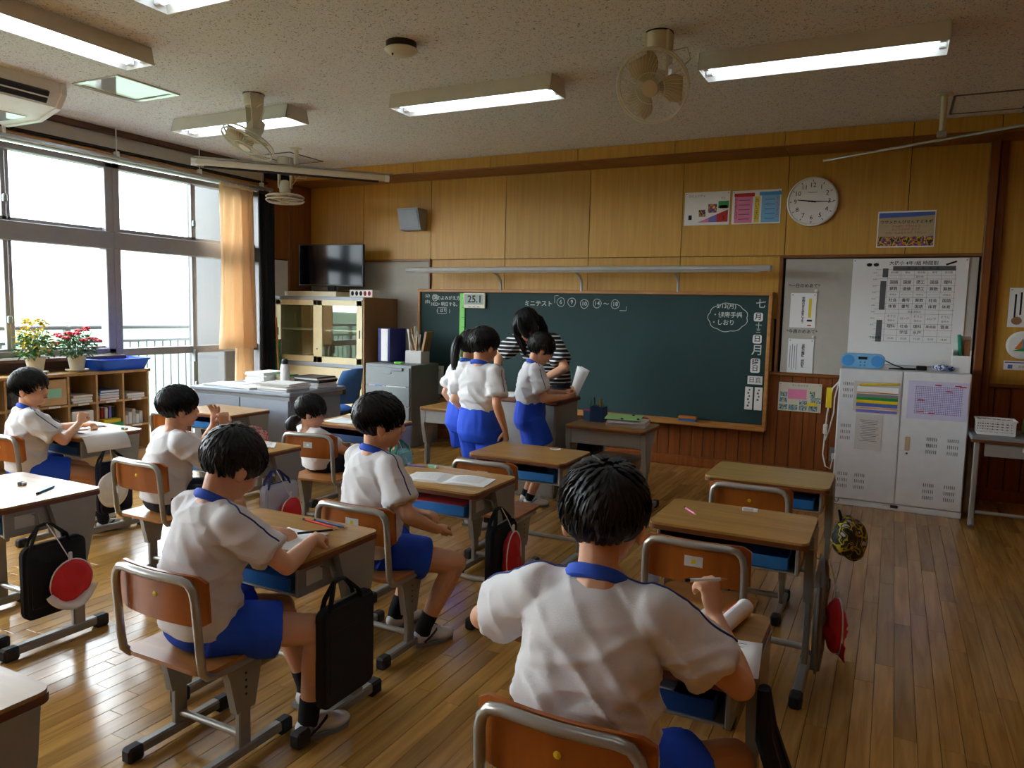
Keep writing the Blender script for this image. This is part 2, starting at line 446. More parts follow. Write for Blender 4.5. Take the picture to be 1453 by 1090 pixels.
# floor: base slab and planks laid along the room
fl = struct(MB().box(((XL+XR)/2, (YF+YB)/2, -0.06), (XR-XL+0.3, YF-YB+0.3, 0.10)).build('floor', 'floor_base'))
PW = 0.068
cells = []
nrow = int((XR-XL)/PW)+1
for i in range(nrow):
    x0 = XL + i*PW; x1 = min(x0+PW, XR)
    if x1-x0 < 0.01: continue
    y = YB - random.random()*0.9
    while y < YF:
        L = random.choice((0.62, 0.78, 0.9, 0.9, 1.05)); a, b = max(y, YB), min(y+L, YF)
        if b-a > 0.02: cells.append(((x0+x1)/2, (a+b)/2, x1-x0, b-a))
        y += L
cells.sort(key=lambda c: (0 if in_frame((c[0], c[1], 0)) else 1, V((c[0], c[1], -CAM_H)).length))
pmesh = {}
for cx, cy, wx, ly in cells[:300]:
    k = (round(wx, 3), round(ly, 3))
    if k not in pmesh: pmesh[k] = MB().cbox((0, 0, 0), (wx-0.0014, ly-0.0014, 0.02), 0.001).mesh('plank', 'floor_plank')
    o = bpy.data.objects.new('plank', pmesh[k]); COL.objects.link(o); o.location = (cx, cy, -0.01 + random.uniform(-0.0003, 0.0002)); o.parent = fl
m_ = MB()
for cx, cy, wx, ly in cells[300:]: m_.box((cx, cy, -0.01), (wx-0.0014, ly-0.0014, 0.02))
pl = m_.build('planks_beyond', 'floor_plank', fl); pl['kind'] = 'stuff'
# ceiling
struct(MB().box(((XL+XR)/2, (YF+YB)/2, CEIL+0.05), (XR-XL+0.3, YF-YB+0.3, 0.1)).build('ceiling', 'ceiling_board'))
# ---- front wall with veneer panels, bulkhead and vertical-board wainscot
wf = struct(MB().box(((XL+XR)/2, YF+0.07, CEIL/2), (XR-XL+0.3, 0.1, CEIL)).build('wall_front', 'groove'))
def wpanel(x0, x1, z0, z1, mat='veneer', y=YF, t=0.02, name='panel', gap=0.005, parent=None):
    return MB().cbox(((x0+x1)/2, y+t/2, (z0+z1)/2), (x1-x0-gap, t, z1-z0-gap), 0.0015).build(name, mat, parent or wf)
seams = [XL, -5.33, -4.44, -3.55, -2.65, -1.76, -0.87, 0.04, 0.60]
for a, b in zip(seams[:-1], seams[1:]): wpanel(a, b, 1.90, 2.73)
for a, b in zip(seams[2:6], seams[3:7]): wpanel(a, b, 1.36, 1.90)
for a, b in ((0.60, 1.25), (1.25, XR)):
    wpanel(a, b, 0.90, 2.73)
wpanel(XL, -5.33, 0.90, 1.90, 'pinboard'); wpanel(-5.33, -4.45, 0.90, 1.885, 'pinboard', y=YF-0.004)
wpanel(-4.45, -0.92, 0.90, 1.36)
# bulkhead over the front wall
bh = struct(MB().box(((XL+XR)/2, 6.65, 2.793), (XR-XL, 0.34, 0.118)).build('trim_1', 'groove'))
bs = [XL, -5.33, -4.44, -3.55, -2.65, -1.76, -0.87, 0.04, 0.60, 1.25, XR]
for a, b in zip(bs[:-1], bs[1:]):
    MB().cbox(((a+b)/2, 6.470, 2.795), (b-a-0.005, 0.02, 0.116), 0.0015).build('panel', 'veneer', bh)
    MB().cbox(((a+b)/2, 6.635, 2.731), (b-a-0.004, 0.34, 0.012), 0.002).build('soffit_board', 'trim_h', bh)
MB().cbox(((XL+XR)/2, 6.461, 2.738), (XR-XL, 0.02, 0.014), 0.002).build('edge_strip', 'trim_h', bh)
# wainscot boards
struct_w = wf
BW = 0.105
n = int((XR-XL)/BW)+1
bm_ = MB().cbox((0, 0, 0), (BW-0.005, 0.018, 0.80), 0.003).mesh('board', 'wainscot')
for i in range(n):
    o = bpy.data.objects.new('board', bm_); COL.objects.link(o); o.parent = wf; o.location = (XL+BW*(i+0.5), YF+0.008, 0.48)
struct(MB().cbox(((XL+XR)/2, YF-0.012, 0.895), (XR-XL, 0.035, 0.03), 0.006).build('trim_2', 'trim_h'))
struct(MB().cbox(((XL+XR)/2, YF-0.010, 0.045), (XR-XL, 0.03, 0.09), 0.006).build('baseboard_front', 'wainscot'))
# framed pinboard to the right of the chalkboard
pbm = struct(MB().cbox((-0.15, YF-0.004, 1.385), (1.40, 0.012, 0.97), 0.002).build('trim_3', 'pinboard'))
MB().cbox((-0.885, YF-0.012, 1.39), (0.03, 0.03, 1.02), 0.004).build('frame_bar', 'trim', pbm)
MB().cbox((-0.15, YF-0.012, 1.89), (1.49, 0.03, 0.025), 0.004).build('frame_bar', 'trim_h', pbm)
struct(MB().cbox((-4.44, YF-0.010, 1.64), (0.022, 0.028, 0.54), 0.004).build('trim_4', 'trim'))
struct(MB().cbox((-4.89, YF-0.012, 1.895), (0.92, 0.03, 0.022), 0.004).build('trim_5', 'trim_h'))
po = struct(MB().cbox((0.595, 6.77, 1.365), (0.06, 0.10, 2.73), 0.005).build('trim_6', 'trim'))
MB().cbox((0.655, 6.785, 1.365), (0.05, 0.05, 2.73), 0.004).build('post_strip', 'trim', po)
# ---- right and back walls (out of view, they close the room)
wr = struct(MB().box((XR+0.06, (YF+YB)/2, CEIL/2), (0.12, YF-YB+0.3, CEIL)).build('wall_right', 'veneer_dark'))
wb = struct(MB().box(((XL+XR)/2, YB-0.06, CEIL/2), (XR-XL+0.3, 0.12, CEIL)).build('wall_back', 'veneer_dark'))
# ---- left wall, windows
SILL, HEAD, TR0, TR1 = 0.93, 2.57, 1.835, 1.985
wl = struct(MB().box((XL-0.06, (4.33+YB)/2, SILL/2-0.02), (0.12, 4.33-YB, SILL-0.04)).build('wall_left', 'brown_trim'))
MB().box((XL-0.08, (YF+YB)/2, (HEAD+CEIL)/2+0.02), (0.12, YF-YB, CEIL-HEAD-0.02)).build('lintel', 'white_wall', wl)
MB().cbox((XL+0.0, (YF+YB)/2, 2.832), (0.05, YF-YB, 0.05), 0.004).build('head_trim', 'brown_trim', wl)
MB().cbox((XL+0.02, (6.1+YB)/2, 2.675), (0.05, 6.1-YB, 0.02), 0.004).build('curtain_box_shelf', 'groove', wl)
MB().cbox((XL+0.01, (6.1+YB)/2, 2.640), (0.04, 6.1-YB, 0.025), 0.004).build('curtain_batten', 'frame_wood', wl)
MB().box((XL-0.06, 6.45, CEIL/2), (0.12, 0.70, CEIL)).build('pier', 'groove', wl)
for a, b, z0, z1, mt in ((6.10, 6.42, 0.0, 1.88, 'white_wall'), (6.10, 6.42, 1.885, 2.73, 'veneer_dark'), (6.49, 6.80, 0.0, 2.73, 'veneer_dark')):
    MB().cbox((XL+0.005, (a+b)/2, (z0+z1)/2), (0.02, b-a-0.004, z1-z0-0.004), 0.002).build('panel', mt, wl)
MB().cbox((XL+0.012, 6.455, 1.365), (0.045, 0.07, 2.73), 0.005).build('post', 'trim', wl)
MB().cbox((XL+0.03, (4.33+YB)/2, SILL-0.025), (0.18, 4.33-YB, 0.03), 0.005).build('window_sill', 'brown_trim', wl)
XG = XL-0.06
def window(n, y0, y1, ym, bottom, lowrail=None):
    wdo = struct(MB().cbox((XG, y0+0.035, (bottom+HEAD)/2), (0.10, 0.07, HEAD-bottom), 0.006).cbox((XG, y1-0.035, (bottom+HEAD)/2), (0.10, 0.07, HEAD-bottom), 0.006).cbox((XG, (y0+y1)/2, HEAD-0.02), (0.10, y1-y0, 0.05), 0.006).cbox((XG, (y0+y1)/2, bottom+0.02), (0.10, y1-y0, 0.05), 0.006).build('window_%d' % n, 'window_frame'))
    MB().cbox((XG, (y0+y1)/2, (TR0+TR1)/2), (0.12, y1-y0, TR1-TR0), 0.006).build('transom', 'window_frame', wdo)
    for z0, z1 in ((bottom+0.03, TR0), (TR1, HEAD-0.03)):
        MB().cbox((XG+0.02, ym-0.022, (z0+z1)/2), (0.03, 0.035, z1-z0), 0.004).build('sash_stile', 'window_frame', wdo)
        MB().cbox((XG-0.02, ym+0.022, (z0+z1)/2), (0.03, 0.05, z1-z0), 0.004).build('sash_stile', 'window_frame', wdo)
        for a, b, dx in ((y0+0.06, ym, 0.02), (ym, y1-0.06, -0.02)):
            MB().cbox((XG+dx, (a+b)/2, z0+0.015), (0.03, b-a, 0.035), 0.003).build('sash_rail', 'window_frame', wdo)
            MB().box((XG+dx, (a+b)/2, (z0+z1)/2), (0.005, b-a, z1-z0)).build('pane', 'window_glass', wdo)
        MB().cbox((XG+0.05, ym-0.022, z0+(z1-z0)*0.30), (0.03, 0.03, 0.06), 0.006).build('latch', 'grey_metal', wdo)
    if lowrail:
        MB().cbox((XG, (y0+y1)/2, lowrail), (0.05, y1-y0-0.1, 0.07), 0.005).build('kick_rail', 'window_frame', wdo)
        MB().cbox((XG+0.05, ym-0.03, lowrail-0.06), (0.035, 0.03, 0.12), 0.006).build('door_handle', 'grey_metal', wdo)
    return wdo
window(1, 4.33, 6.08, 5.20, 0.02, 0.93)
window(2, 2.60, 4.33, 3.46, SILL)
window(3, 0.87, 2.60, 1.73, SILL)
window(4, -0.86, 0.87, 0.0, SILL)
window(5, -2.2, -0.86, -1.5, SILL)
# ---- curtains and rail
def curtain(name, label, mat, x, y0, y1, z0, z1, folds, amp):
    rows, cols = 12, folds*8; vs = []; fs = []
    for j in range(rows+1):
        tz = j/rows
        for i in range(cols+1):
            t = i/cols; sq = 1 - 0.10*math.sin(pi*tz)*(1 if True else 0)
            yy = (y0+y1)/2 + (t-0.5)*(y1-y0)*(0.86+0.14*(1-tz))
            xx = x + amp*(0.5+0.5*(1-tz))*math.sin(2*pi*folds*t + 0.5*math.sin(3*tz)) + 0.012*math.sin(9*t+4*tz)
            vs.append((xx, yy, z0+(z1-z0)*tz))
    for j in range(rows):
        for i in range(cols): a = j*(cols+1)+i; fs.append((a, a+1, a+cols+2, a+cols+1))
    t = thing(name, label, 'curtain', (0, 0, 0))
    o = MB().add(vs, fs).build('drape', mat, t, 60)
    md = o.modifiers.new('thick', 'SOLIDIFY'); md.thickness = 0.004
    h = MB()
    for i in range(cols+1):
        pass
    MB().cbox((x, (y0+y1)/2, z1+0.012), (0.02, (y1-y0)*0.86, 0.03), 0.004).build('heading_tape', mat, t)
    k = int((y1-y0)/0.09)
    for i in range(k):
        yy = (y0+y1)/2 + ((i+0.5)/k-0.5)*(y1-y0)*0.8
        MB().cyl((x, yy, z1+0.02), (x, yy, z1+0.05), 0.006, 8).build('runner', 'white_plastic', t)
    return t
curtain('cream_curtain', 'cream curtain bunched at the end of the window, below the curtain rail', 'curtain_cream', XL+0.10, 5.36, 5.86, 0.93, 2.545, 4, 0.045)
curtain('cream_curtain', 'long cream curtain reaching low, tucked behind the bunched one by the black curtain', 'curtain_cream', XL+0.02, 5.62, 5.90, 0.30, 2.545, 3, 0.03)
curtain('blackout_curtain', 'black blackout curtain gathered beside the cream curtains', 'curtain_black', XL+0.10, 5.90, 6.14, 0.20, 2.545, 3, 0.035)
t = thing('curtain_rail', 'grey curtain rail hung on thin white rods along the windows', 'curtain rail', (0, 0, 0))
MB().cbox((XL+0.10, 1.95, 2.60), (0.05, 8.3, 0.03), 0.006).build('rail', 'aluminium', t)
for y in (-1.3, 0.2, 1.75, 3.38, 4.30, 5.16, 5.95):
    MB().cyl((XL+0.10, y, 2.61), (XL+0.10, y, CEIL), 0.005, 6).build('hanger_rod', 'white_plastic', t)
    MB().cbox((XL+0.10, y, 2.63), (0.05, 0.03, 0.05), 0.005).build('hanger_clip', 'white_plastic', t)
# ---- balcony and country outside
struct(MB().box((-7.0, 2.5, -0.12), (1.65, 12, 0.16)).build('balcony_floor', 'terrace'))
t = thing('balcony_railing', 'pale balcony railing with thin upright bars outside the windows', 'railing', (-7.45, 0, -0.04))
MB().cyl((0, -3, 1.15), (0, 6.30, 1.15), 0.024, 10).build('top_rail', 'rail_white', t, True)
MB().cbox((0, 1.65, 1.00), (0.03, 9.3, 0.03), 0.004).build('middle_rail', 'rail_white', t)
MB().cbox((0, 1.65, 0.12), (0.03, 9.3, 0.03), 0.004).build('bottom_rail', 'rail_white', t)
mpost = MB().cbox((0, 0, 0.58), (0.05, 0.05, 1.16), 0.005).mesh('post', 'rail_white')
for y in (-2.9, -1.4, 0.1, 1.65, 3.2, 4.74, 6.28):
    o = bpy.data.objects.new('post', mpost); COL.objects.link(o); o.parent = t; o.location = (0, y, 0)
mb_ = MB().cyl((0, 0, 0.12), (0, 0, 1.0), 0.008, 6).mesh('baluster', 'rail_white')
for i in range(88):
    o = bpy.data.objects.new('baluster', mb_); COL.objects.link(o); o.parent = t; o.location = (0, -2.8+i*0.103, 0)
struct(MB().cbox((-6.62, 6.02, 1.2), (0.55, 0.55, 3.4), 0.01).build('pillar_outside', 'concrete'))

gv = []; gf = []
nx, ny = 24, 24
for i in range(nx+1):
    for j in range(ny+1):
        x = -7.9 - 900*(i/nx)**2; y = -600 + 1500*j/ny
        gv.append((x, y, -4.2 + 0.02*random.random()))
for i in range(nx):
    for j in range(ny): a = i*(ny+1)+j; gf.append((a, a+1, a+ny+2, a+ny+1))
struct(MB().add(gv, gf).build('field', 'grass'))
struct(MB().box((-80, 120, -4.12), (3, 900, 0.06), None).build('country_road', 'concrete'))
hv = []; hf = []
N = 60
for i in range(N+1):
    y = -700 + 1900*i/N; h = 16 + 16*noise.noise(V((i*0.21, 3, 1))) + 6*noise.noise(V((i*0.7, 1, 5)))
    hv += [(-820, y, -5), (-880, y, max(4, h)), (-960, y, -5)]
for i in range(N):
    for k in range(2): a = i*3+k; hf.append((a, a+1, a+4, a+3))
struct(MB().add(hv, hf).build('hills', 'hill', None, 60))
# ================================================================ school desks and chairs
DW, DD, DH = 0.57, 0.41, 0.60
YZ = Matrix(((0, 0, 1), (1, 0, 0), (0, 1, 0)))       # outline (y, z) extruded along x
def make_desk(top='desk_top', tray='blue_tray', sticker=True):
    t = thing('school_desk', '', 'desk')
    MB().prism(rrect(DW, DD, 0.03, 5), DH-0.010, DH).build('top', top, t)
    MB().prism(rrect(DW+0.004, DD+0.004, 0.031, 5), DH-0.026, DH-0.009).build('edge_band', 'desk_edge', t)
    b = MB().cbox((0, 0.165, 0.525), (0.50, 0.012, 0.10), 0.003).cbox((0, 0.0, 0.476), (0.50, 0.34, 0.008), 0.003)
    b.build('drawer_shell', 'steel_grey', t)
    for s in (-1, 1):
        sp = MB().cbox((s*0.25, 0.0, 0.523), (0.014, 0.35, 0.104), 0.003).build('side_panel', 'steel_grey', t)
        if sticker and s == 1:
            MB().cbox((s*0.2575, -0.10, 0.525), (0.001, 0.075, 0.05), 0.0003).build('sticker', 'paper_grey', sp)
        MB().prism([(-0.02, 0.575), (0.175, 0.575), (0.165, 0.46), (0.125, 0.30), (0.055, 0.30), (0.02, 0.44)], 0.258, 0.290, YZ if s == 1 else Matrix.Diagonal((-1, 1, 1)) @ YZ).build('leg_channel', 'steel_grey', t)
        MB().cbox((s*0.274, 0.09, 0.19), (0.024, 0.05, 0.30), 0.004).build('leg_post', 'steel_grey', t)
        fo = MB().bar((s*0.274, -0.18, 0.033), (s*0.274, 0.18, 0.033), 0.036, 0.036, ch=0.006).build('foot', 'steel_grey', t)
        for e in (-1, 1):
            MB().cbox((s*0.274, e*0.185, 0.026), (0.044, 0.06, 0.052), 0.008).build('rubber_cap', 'rubber', fo)
    MB().cyl((-0.262, 0.09, 0.11), (0.262, 0.09, 0.11), 0.013, 10).build('crossbar', 'steel_pipe', t, True)
    tr = MB()
    tr.cbox((0, -0.02, 0.487), (0.44, 0.30, 0.006), 0.002).cbox((0, -0.172, 0.507), (0.44, 0.006, 0.045), 0.002)
    tr.cbox((-0.218, -0.02, 0.507), (0.006, 0.30, 0.045), 0.002).cbox((0.218, -0.02, 0.507), (0.006, 0.30, 0.045), 0.002)
    tr.build('tray', tray, t)
    MB().tube([(0.255, -0.07, 0.545), (0.295, -0.07, 0.545), (0.303, -0.07, 0.533), (0.303, -0.07, 0.523), (0.310, -0.07, 0.515), (0.318, -0.07, 0.523), (0.318, -0.07, 0.537)], 0.0032, 6).build('bag_hook', 'steel_pipe', t, True)
    return t
def make_chair(sticker='bolt'):
    t = thing('school_chair', '', 'chair')
    pts = [(0.160, 0.10, 0.322), (0.162, -0.11, 0.322), (0.165, -0.150, 0.330), (0.167, -0.170, 0.352), (0.168, -0.177, 0.40), (0.166, -0.190, 0.565), (0.160, -0.192, 0.594), (0.143, -0.194, 0.613), (0.115, -0.196, 0.618)]
    mid = [(0.06, -0.204, 0.619), (0, -0.207, 0.619), (-0.06, -0.204, 0.619)]
    MB().tube(pts + mid + [(-x, y, z) for x, y, z in reversed(pts)], 0.0125, 10).build('pipe_frame', 'steel_pipe', t, 60)
    vs = []; nX = 14; zs = [0.478, 0.482, 0.555, 0.622, 0.628]; m = MB()
    def bp(u, z, off):
        x = 0.183*u; rr = 1-0.06*max(0, abs(u)-0.8)*5
        zz = 0.553 + (z-0.553)*(1-0.22*max(0, abs(u)-0.85)/0.15)
        return (x, -0.190 + 0.012*abs(u)**2*2.0 - 0.0 + off + (zz-0.478)*-0.06 + 0.008, zz)
    for off in (0.0, 0.011):
        for z in zs:
            for i in range(nX+1): vs.append(bp(-1+2*i/nX, z, off))
    W_ = nX+1; R_ = len(zs); fs = []
    for j in range(R_-1):
        for i in range(nX):
            a = j*W_+i; fs.append((a, a+1, a+W_+1, a+W_)); c = R_*W_+a; fs.append((c, c+W_, c+W_+1, c+1))
    for i in range(nX):
        fs.append((i, R_*W_+i, R_*W_+i+1, i+1)); a = (R_-1)*W_+i; fs.append((a, a+1, R_*W_+a+1, R_*W_+a))
    for j in range(R_-1):
        a = j*W_; fs.append((a, a+W_, R_*W_+a+W_, R_*W_+a)); a = j*W_+nX; fs.append((a, R_*W_+a, R_*W_+a+W_, a+W_))
    br = m.add(vs, fs).build('backrest', 'ply', t, 50)
    yb = bp(0, 0.553, 0)[1]
    if sticker == 'bolt':
        MB().lathe([(0.008, 0), (0.008, 0.002), (0.001, 0.004)], (0, yb, 0.556), 12, FRONT).build('bolt', 'yellow', br)
    else:
        MB().cbox((0, yb-0.0008, 0.556), (0.062, 0.0015, 0.036), 0.0005).build('size_sticker', 'paper_grey', br)
        MB().cbox((0, yb-0.0018, 0.556), (0.016, 0.001, 0.016), 0.0005).build('sticker_dot', 'yellow' if sticker == 'sticker' else 'paper', br)
    se = []
    outl = rrect(0.345, 0.34, 0.05, 5)
    MB().prism(outl, 0.334, 0.347).build('seat', 'ply_seat', t)
    for s in (-1, 1):
        Mx = YZ if s == 1 else Matrix.Diagonal((-1, 1, 1)) @ YZ
        lc = MB().prism([(-0.085, 0.333), (0.085, 0.333), (0.062, 0.28), (0.036, 0.16), (-0.036, 0.16), (-0.062, 0.28)], 0.126, 0.154, Mx).build('leg_channel', 'steel_grey', t)
        for k in range(4):
            MB().cyl((s*0.1545, 0.0, 0.21+k*0.022), (s*0.1555, 0.0, 0.21+k*0.022), 0.004, 8).build('hole', 'dark_hole', lc)
        MB().cbox((s*0.140, 0, 0.13), (0.022, 0.046, 0.20), 0.004).build('leg_post', 'steel_grey', t)
        fo = MB().bar((s*0.140, -0.165, 0.030), (s*0.140, 0.165, 0.030), 0.034, 0.032, ch=0.006).build('foot', 'steel_grey', t)
        for e in (-1, 1): MB().cbox((s*0.140, e*0.168, 0.024), (0.042, 0.055, 0.048), 0.008).build('rubber_cap', 'rubber', fo)
    MB().cyl((-0.13, 0, 0.075), (0.13, 0, 0.075), 0.012, 10).build('crossbar', 'steel_pipe', t, True)
    return t
PROT = {}
def place(kind, key, maker, loc, rz, label, group):
    if key not in PROT: PROT[key] = o = maker()
    else: o = copy_tree(PROT[key])
    o.location = loc; o.rotation_euler = (0, 0, rz); o['label'] = label; o['group'] = group
    return o
DESKS = dict(  # centre x, y, rotation, variant
    D1=(-0.50, 3.88, 0), D2=(-0.50, 2.93, 0), D3=(-0.52, 1.80, 0), D4=(-1.83, 2.93, 0), D5=(-1.86, 1.90, 0), D6=(-1.76, 3.73, 0),
    D7=(-1.72, 5.00, pi), D8=(-3.06, 5.18, pi), D9=(-3.22, 4.10, 0), D10=(-4.41, 3.96, 0), D11=(-3.20, 2.98, 0), D12=(-4.40, 2.88, -0.03), D13=(-3.22, 1.79, 0), D14=(-1.76, 0.68, 0))
DL = dict(D1='empty school desk with yellowish top, in front of the white locker', D2='school desk with a pink pencil and small eraser lying on its bare top', D3='school desk with an open notebook and a rolled white booklet at its corner',
    D4='school desk with an open notebook, pen and mint eraser on top', D5='school desk where a person writes, black bag hanging at its side', D6='school desk with white paper scraps, tucked behind the sticker-backed chair before the teacher',
    D7='school desk holding green papers and a pen box, turned towards the blackboard wall', D8='school desk with one white sheet, turned round, beside the grey drawer cabinet', D9='school desk with a white sheet, facing the blue office chair',
    D10='school desk with pink floral bag at its side, next to the grey teacher desk', D11='school desk with a white notebook, clear vinyl bag hanging at its side', D12='school desk with a long sheet hanging over its edge, near the shelf',
    D13='school desk with a blue pen and eraser stub, black bag and cap hanging', D14='bare school desk with only its corner showing, nothing hanging from it')
DO = {}
for k, (x, y, rz) in DESKS.items():
    var = {'D1': ('desk_top_yellow', 'blue_tray', True), 'D3': ('desk_top', 'navy_tray', True), 'D9': ('desk_top', 'navy_tray', True), 'D12': ('desk_top', 'navy_tray', True), 'D7': ('desk_top', 'blue_tray', False), 'D8': ('desk_top', 'blue_tray', False)}.get(k, ('desk_top', 'blue_tray', True))
    DO[k] = place('desk', 'desk'+str(var), lambda: make_desk(*var), (x, y, 0), rz, DL[k], 'school desks')
CHAIRS = dict(
    CW=(-1.83, 1.58, 0, 'bolt', 'school chair under the person writing beside the black bag'), CC=(-1.81, 2.43, 0, 'sticker', 'school chair under the person turned aside from an open notebook'),
    C2=(-0.55, 2.66, 0, 'sticker', 'empty sticker-backed school chair pushed up to the desk with a pink pencil'), C1=(-0.53, 3.63, 0, 'bolt', 'empty school chair pushed up to the yellowish desk by the locker'),
    C6=(-1.80, 3.44, 0, 'sticker', 'empty sticker-backed school chair in front of the standing people'), CG=(-3.10, 3.58, 0.15, 'white', 'school chair with white back sticker under the person with hair tied low'),
    CH=(-3.19, 2.53, 0, 'bolt', 'school chair under the person raising both hands'), CF=(-4.42, 2.59, 0, 'bolt', 'school chair under the person looking back from beside the shelf'),
    CN=(-0.51, 1.42, 0, 'bolt', 'school chair under the person whose arm is raised over a notebook'), C10=(-4.41, 3.68, 0, 'bolt', 'empty school chair tucked under the desk beside the teacher desk'),
    C13=(-3.22, 1.48, 0, 'bolt', 'school chair tucked under the desk with a blue pen'), C7=(-1.72, 5.13, pi, 'bolt', 'school chair tucked under the desk with green papers'), C8=(-3.02, 5.38, pi, 'bolt', 'school chair tucked under the turned desk by the drawer cabinet'))
for k, (x, y, rz, st, lb) in CHAIRS.items(): place('chair', 'chair'+st, lambda: make_chair(st), (x, y, 0), rz, lb, 'school chairs')

# ================================================================ chalkboard wall
YC = 6.745
cb = thing('chalkboard', 'long green chalkboard with wooden frame and chalk tray on the front wall', 'chalkboard', (-2.745, 6.80, 0))
MB().cbox((0, -0.035, 1.00), (3.56, 0.03, 1.15), 0.003).build('writing_surface', 'chalk_green', cb)
MB().cbox((0, -0.04, 1.575), (3.62, 0.06, 0.032), 0.005).build('frame_rail', 'frame_wood', cb)
MB().cbox((0, -0.04, 0.425), (3.62, 0.06, 0.03), 0.005).build('frame_rail', 'frame_wood', cb)
for s in (-1, 1): MB().cbox((s*1.795, -0.04, 1.0), (0.032, 0.06, 1.15), 0.005).build('frame_stile', 'frame_wood', cb)
tr = MB().cbox((0, -0.11, 0.405), (3.63, 0.11, 0.018), 0.004).cbox((0, -0.162, 0.418), (3.63, 0.012, 0.03), 0.003).build('chalk_tray', 'frame_wood', cb)
def chalk(s, size, x, z, **kw): return text(s, size, (x+2.745, -0.0515, z), kw.pop('mat', 'chalk'), cb, name='chalk_writing', bold=kw.pop('bold', 0.0006), **kw)
def ring(x, z, rx, rz_, mat='chalk', r=0.0028, parent=None, jit=0.04, arc=(0, 2*pi)):
    pts = []
    n = 28
    for i in range(n+1):
        t = arc[0]+(arc[1]-arc[0])*i/n; k = 1+jit*math.sin(3*t+x*7)
        pts.append((x+2.745+rx*k*math.cos(t), -0.051, z+rz_*k*math.sin(t)))
    return MB().tube(pts, r, 5).build('chalk_ring', mat, parent or cb)
def stroke(pts, mat='chalk', r=0.0028): return MB().tube([(x+2.745, -0.051, z) for x, z in pts], r, 5).build('chalk_stroke', mat, cb)
chalk('ミニテスト', 0.062, -3.14, 1.455)
stroke([(-2.965, 1.465), (-2.965, 1.535), (-2.925, 1.537)])
for s, x, z in (('6', -2.90, 1.475), ('9', -2.785, 1.475), ('10', -2.655, 1.462), ('14', -2.525, 1.468), ('18', -2.345, 1.463)):
    chalk(s, 0.055, x, z); ring(x, z, 0.040, 0.042)
chalk('〜', 0.06, -2.435, 1.462)
stroke([(-2.30, 1.405), (-2.235, 1.405), (-2.235, 1.445)])
chalk('5/3', 0.045, -4.44, 1.515); chalk('(水)', 0.04, -4.44, 1.455)
chalk('国', 0.05, -4.345, 1.50); ring(-4.345, 1.50, 0.036, 0.034)
chalk('①よみがえ方', 0.048, -4.18, 1.495); chalk('1022+ 明日する。', 0.046, -4.22, 1.43)
chalk('(  はり  )', 0.045, -4.24, 1.365); stroke([(-4.31, 1.335), (-4.31, 1.395), (-4.20, 1.395), (-4.20, 1.335), (-4.31, 1.335)])
pts = []
for i in range(97):
    t = 2*pi*i/96; b = 1+0.075*abs(math.sin(4.5*t)); pts.append((-1.305+0.162*b*math.cos(t)+0, 1.365+0.118*b*math.sin(t)))
stroke(pts)
chalk('5/13(月)', 0.05, -1.32, 1.462); chalk('・健康手帳', 0.052, -1.31, 1.385); chalk('・しおり', 0.052, -1.345, 1.318)
chalk('七', 0.085, -1.03, 1.485); chalk('十', 0.055, -1.04, 1.30); chalk('三', 0.04, -1.04, 1.255); chalk('月', 0.10, -1.04, 1.085)
def magnet(x, z, s, w_=0.075, h_=0.075, lbl='', rot=0):
    t = thing('magnet_sign', lbl, 'magnet', (x, 6.8-0.053, z), 0, 'magnet signs on the chalkboard')
    MB().prism(rrect(w_, h_, 0.016, 3), 0.0, 0.006, FRONT).build('plate', 'white_plastic', t)
    text(s, 0.062 if len(s) == 1 else 0.058, (0, -0.0068, 0), 'ink', t, bold=0.0006, vertical=len(s) > 1)
    return t
magnet(-1.045, 1.375, '月', lbl='white magnet sign reading 月 on the chalkboard')
magnet(-1.045, 1.185, '日', lbl='white magnet sign reading 日 alone on the chalkboard')
magnet(-1.05, 0.955, '曜日', 0.08, 0.125, 'tall white magnet sign reading 曜日 on the chalkboard')
t = thing('name_plate', 'white magnetic plate reading 日直 on the chalkboard', 'sign', (-1.045, 6.747, 0.828), 0, 'duty plates')
MB().cbox((0, -0.003, 0), (0.125, 0.006, 0.072), 0.002).build('plate', 'white_plastic', t); text('日直', 0.054, (0, -0.0068, 0), 'ink_grey', t)
for x, lb in ((-1.090, 'white upright name plate under 日直, with more writing'), (-1.010, 'white upright name plate under 日直, nearer the frame')):
    t = thing('name_plate', lb, 'sign', (x, 6.747, 0.668), 0, 'duty plates')
    MB().cbox((0, -0.003, 0), (0.066, 0.006, 0.20), 0.002).build('plate', 'white_plastic', t)
    for k in range(6 if x < -1.05 else 4):
        MB().cbox((0.004*(-1)**k, -0.0065, 0.075-k*0.028), (0.012+0.004*(k % 2), 0.0006, 0.016), 0.0002).build('letter_mark', 'ink_grey', t)
t = thing('wall_thermometer', 'grey digital thermometer reading 25.1 hung on the chalkboard', 'thermometer', (-3.855, 6.745, 1.475))
MB().cbox((0, -0.012, 0), (0.255, 0.024, 0.155), 0.005).build('case', 'cream_plastic', t); MB().cbox((0, -0.025, 0.012), (0.225, 0.003, 0.105), 0.001).build('display', 'ink_grey', t)
MATS['lcd'] = pm('lcd', (128, 142, 126), 0.3); t.children[1].data.materials[0] = MATS['lcd']
text('25.1', 0.10, (0.01, -0.0275, 0.012), 'ink', t, bold=0.002)
for k in range(3): MB().cbox((-0.05+0.05*k, -0.026, -0.062), (0.03, 0.003, 0.008), 0.001).build('button', 'grey_metal', t)
t = thing('board_ruler', 'long bright green magnetic ruler standing upright on the chalkboard', 'ruler', (-4.005, 6.747, 1.0))
MB().cbox((0, -0.005, 0), (0.062, 0.010, 1.10), 0.003).build('strip', 'lime', t)
for k in range(11): MB().cbox((0.012, -0.0105, -0.5+k*0.1), (0.036, 0.001, 0.006), 0.0003).build('mark', 'green', t)
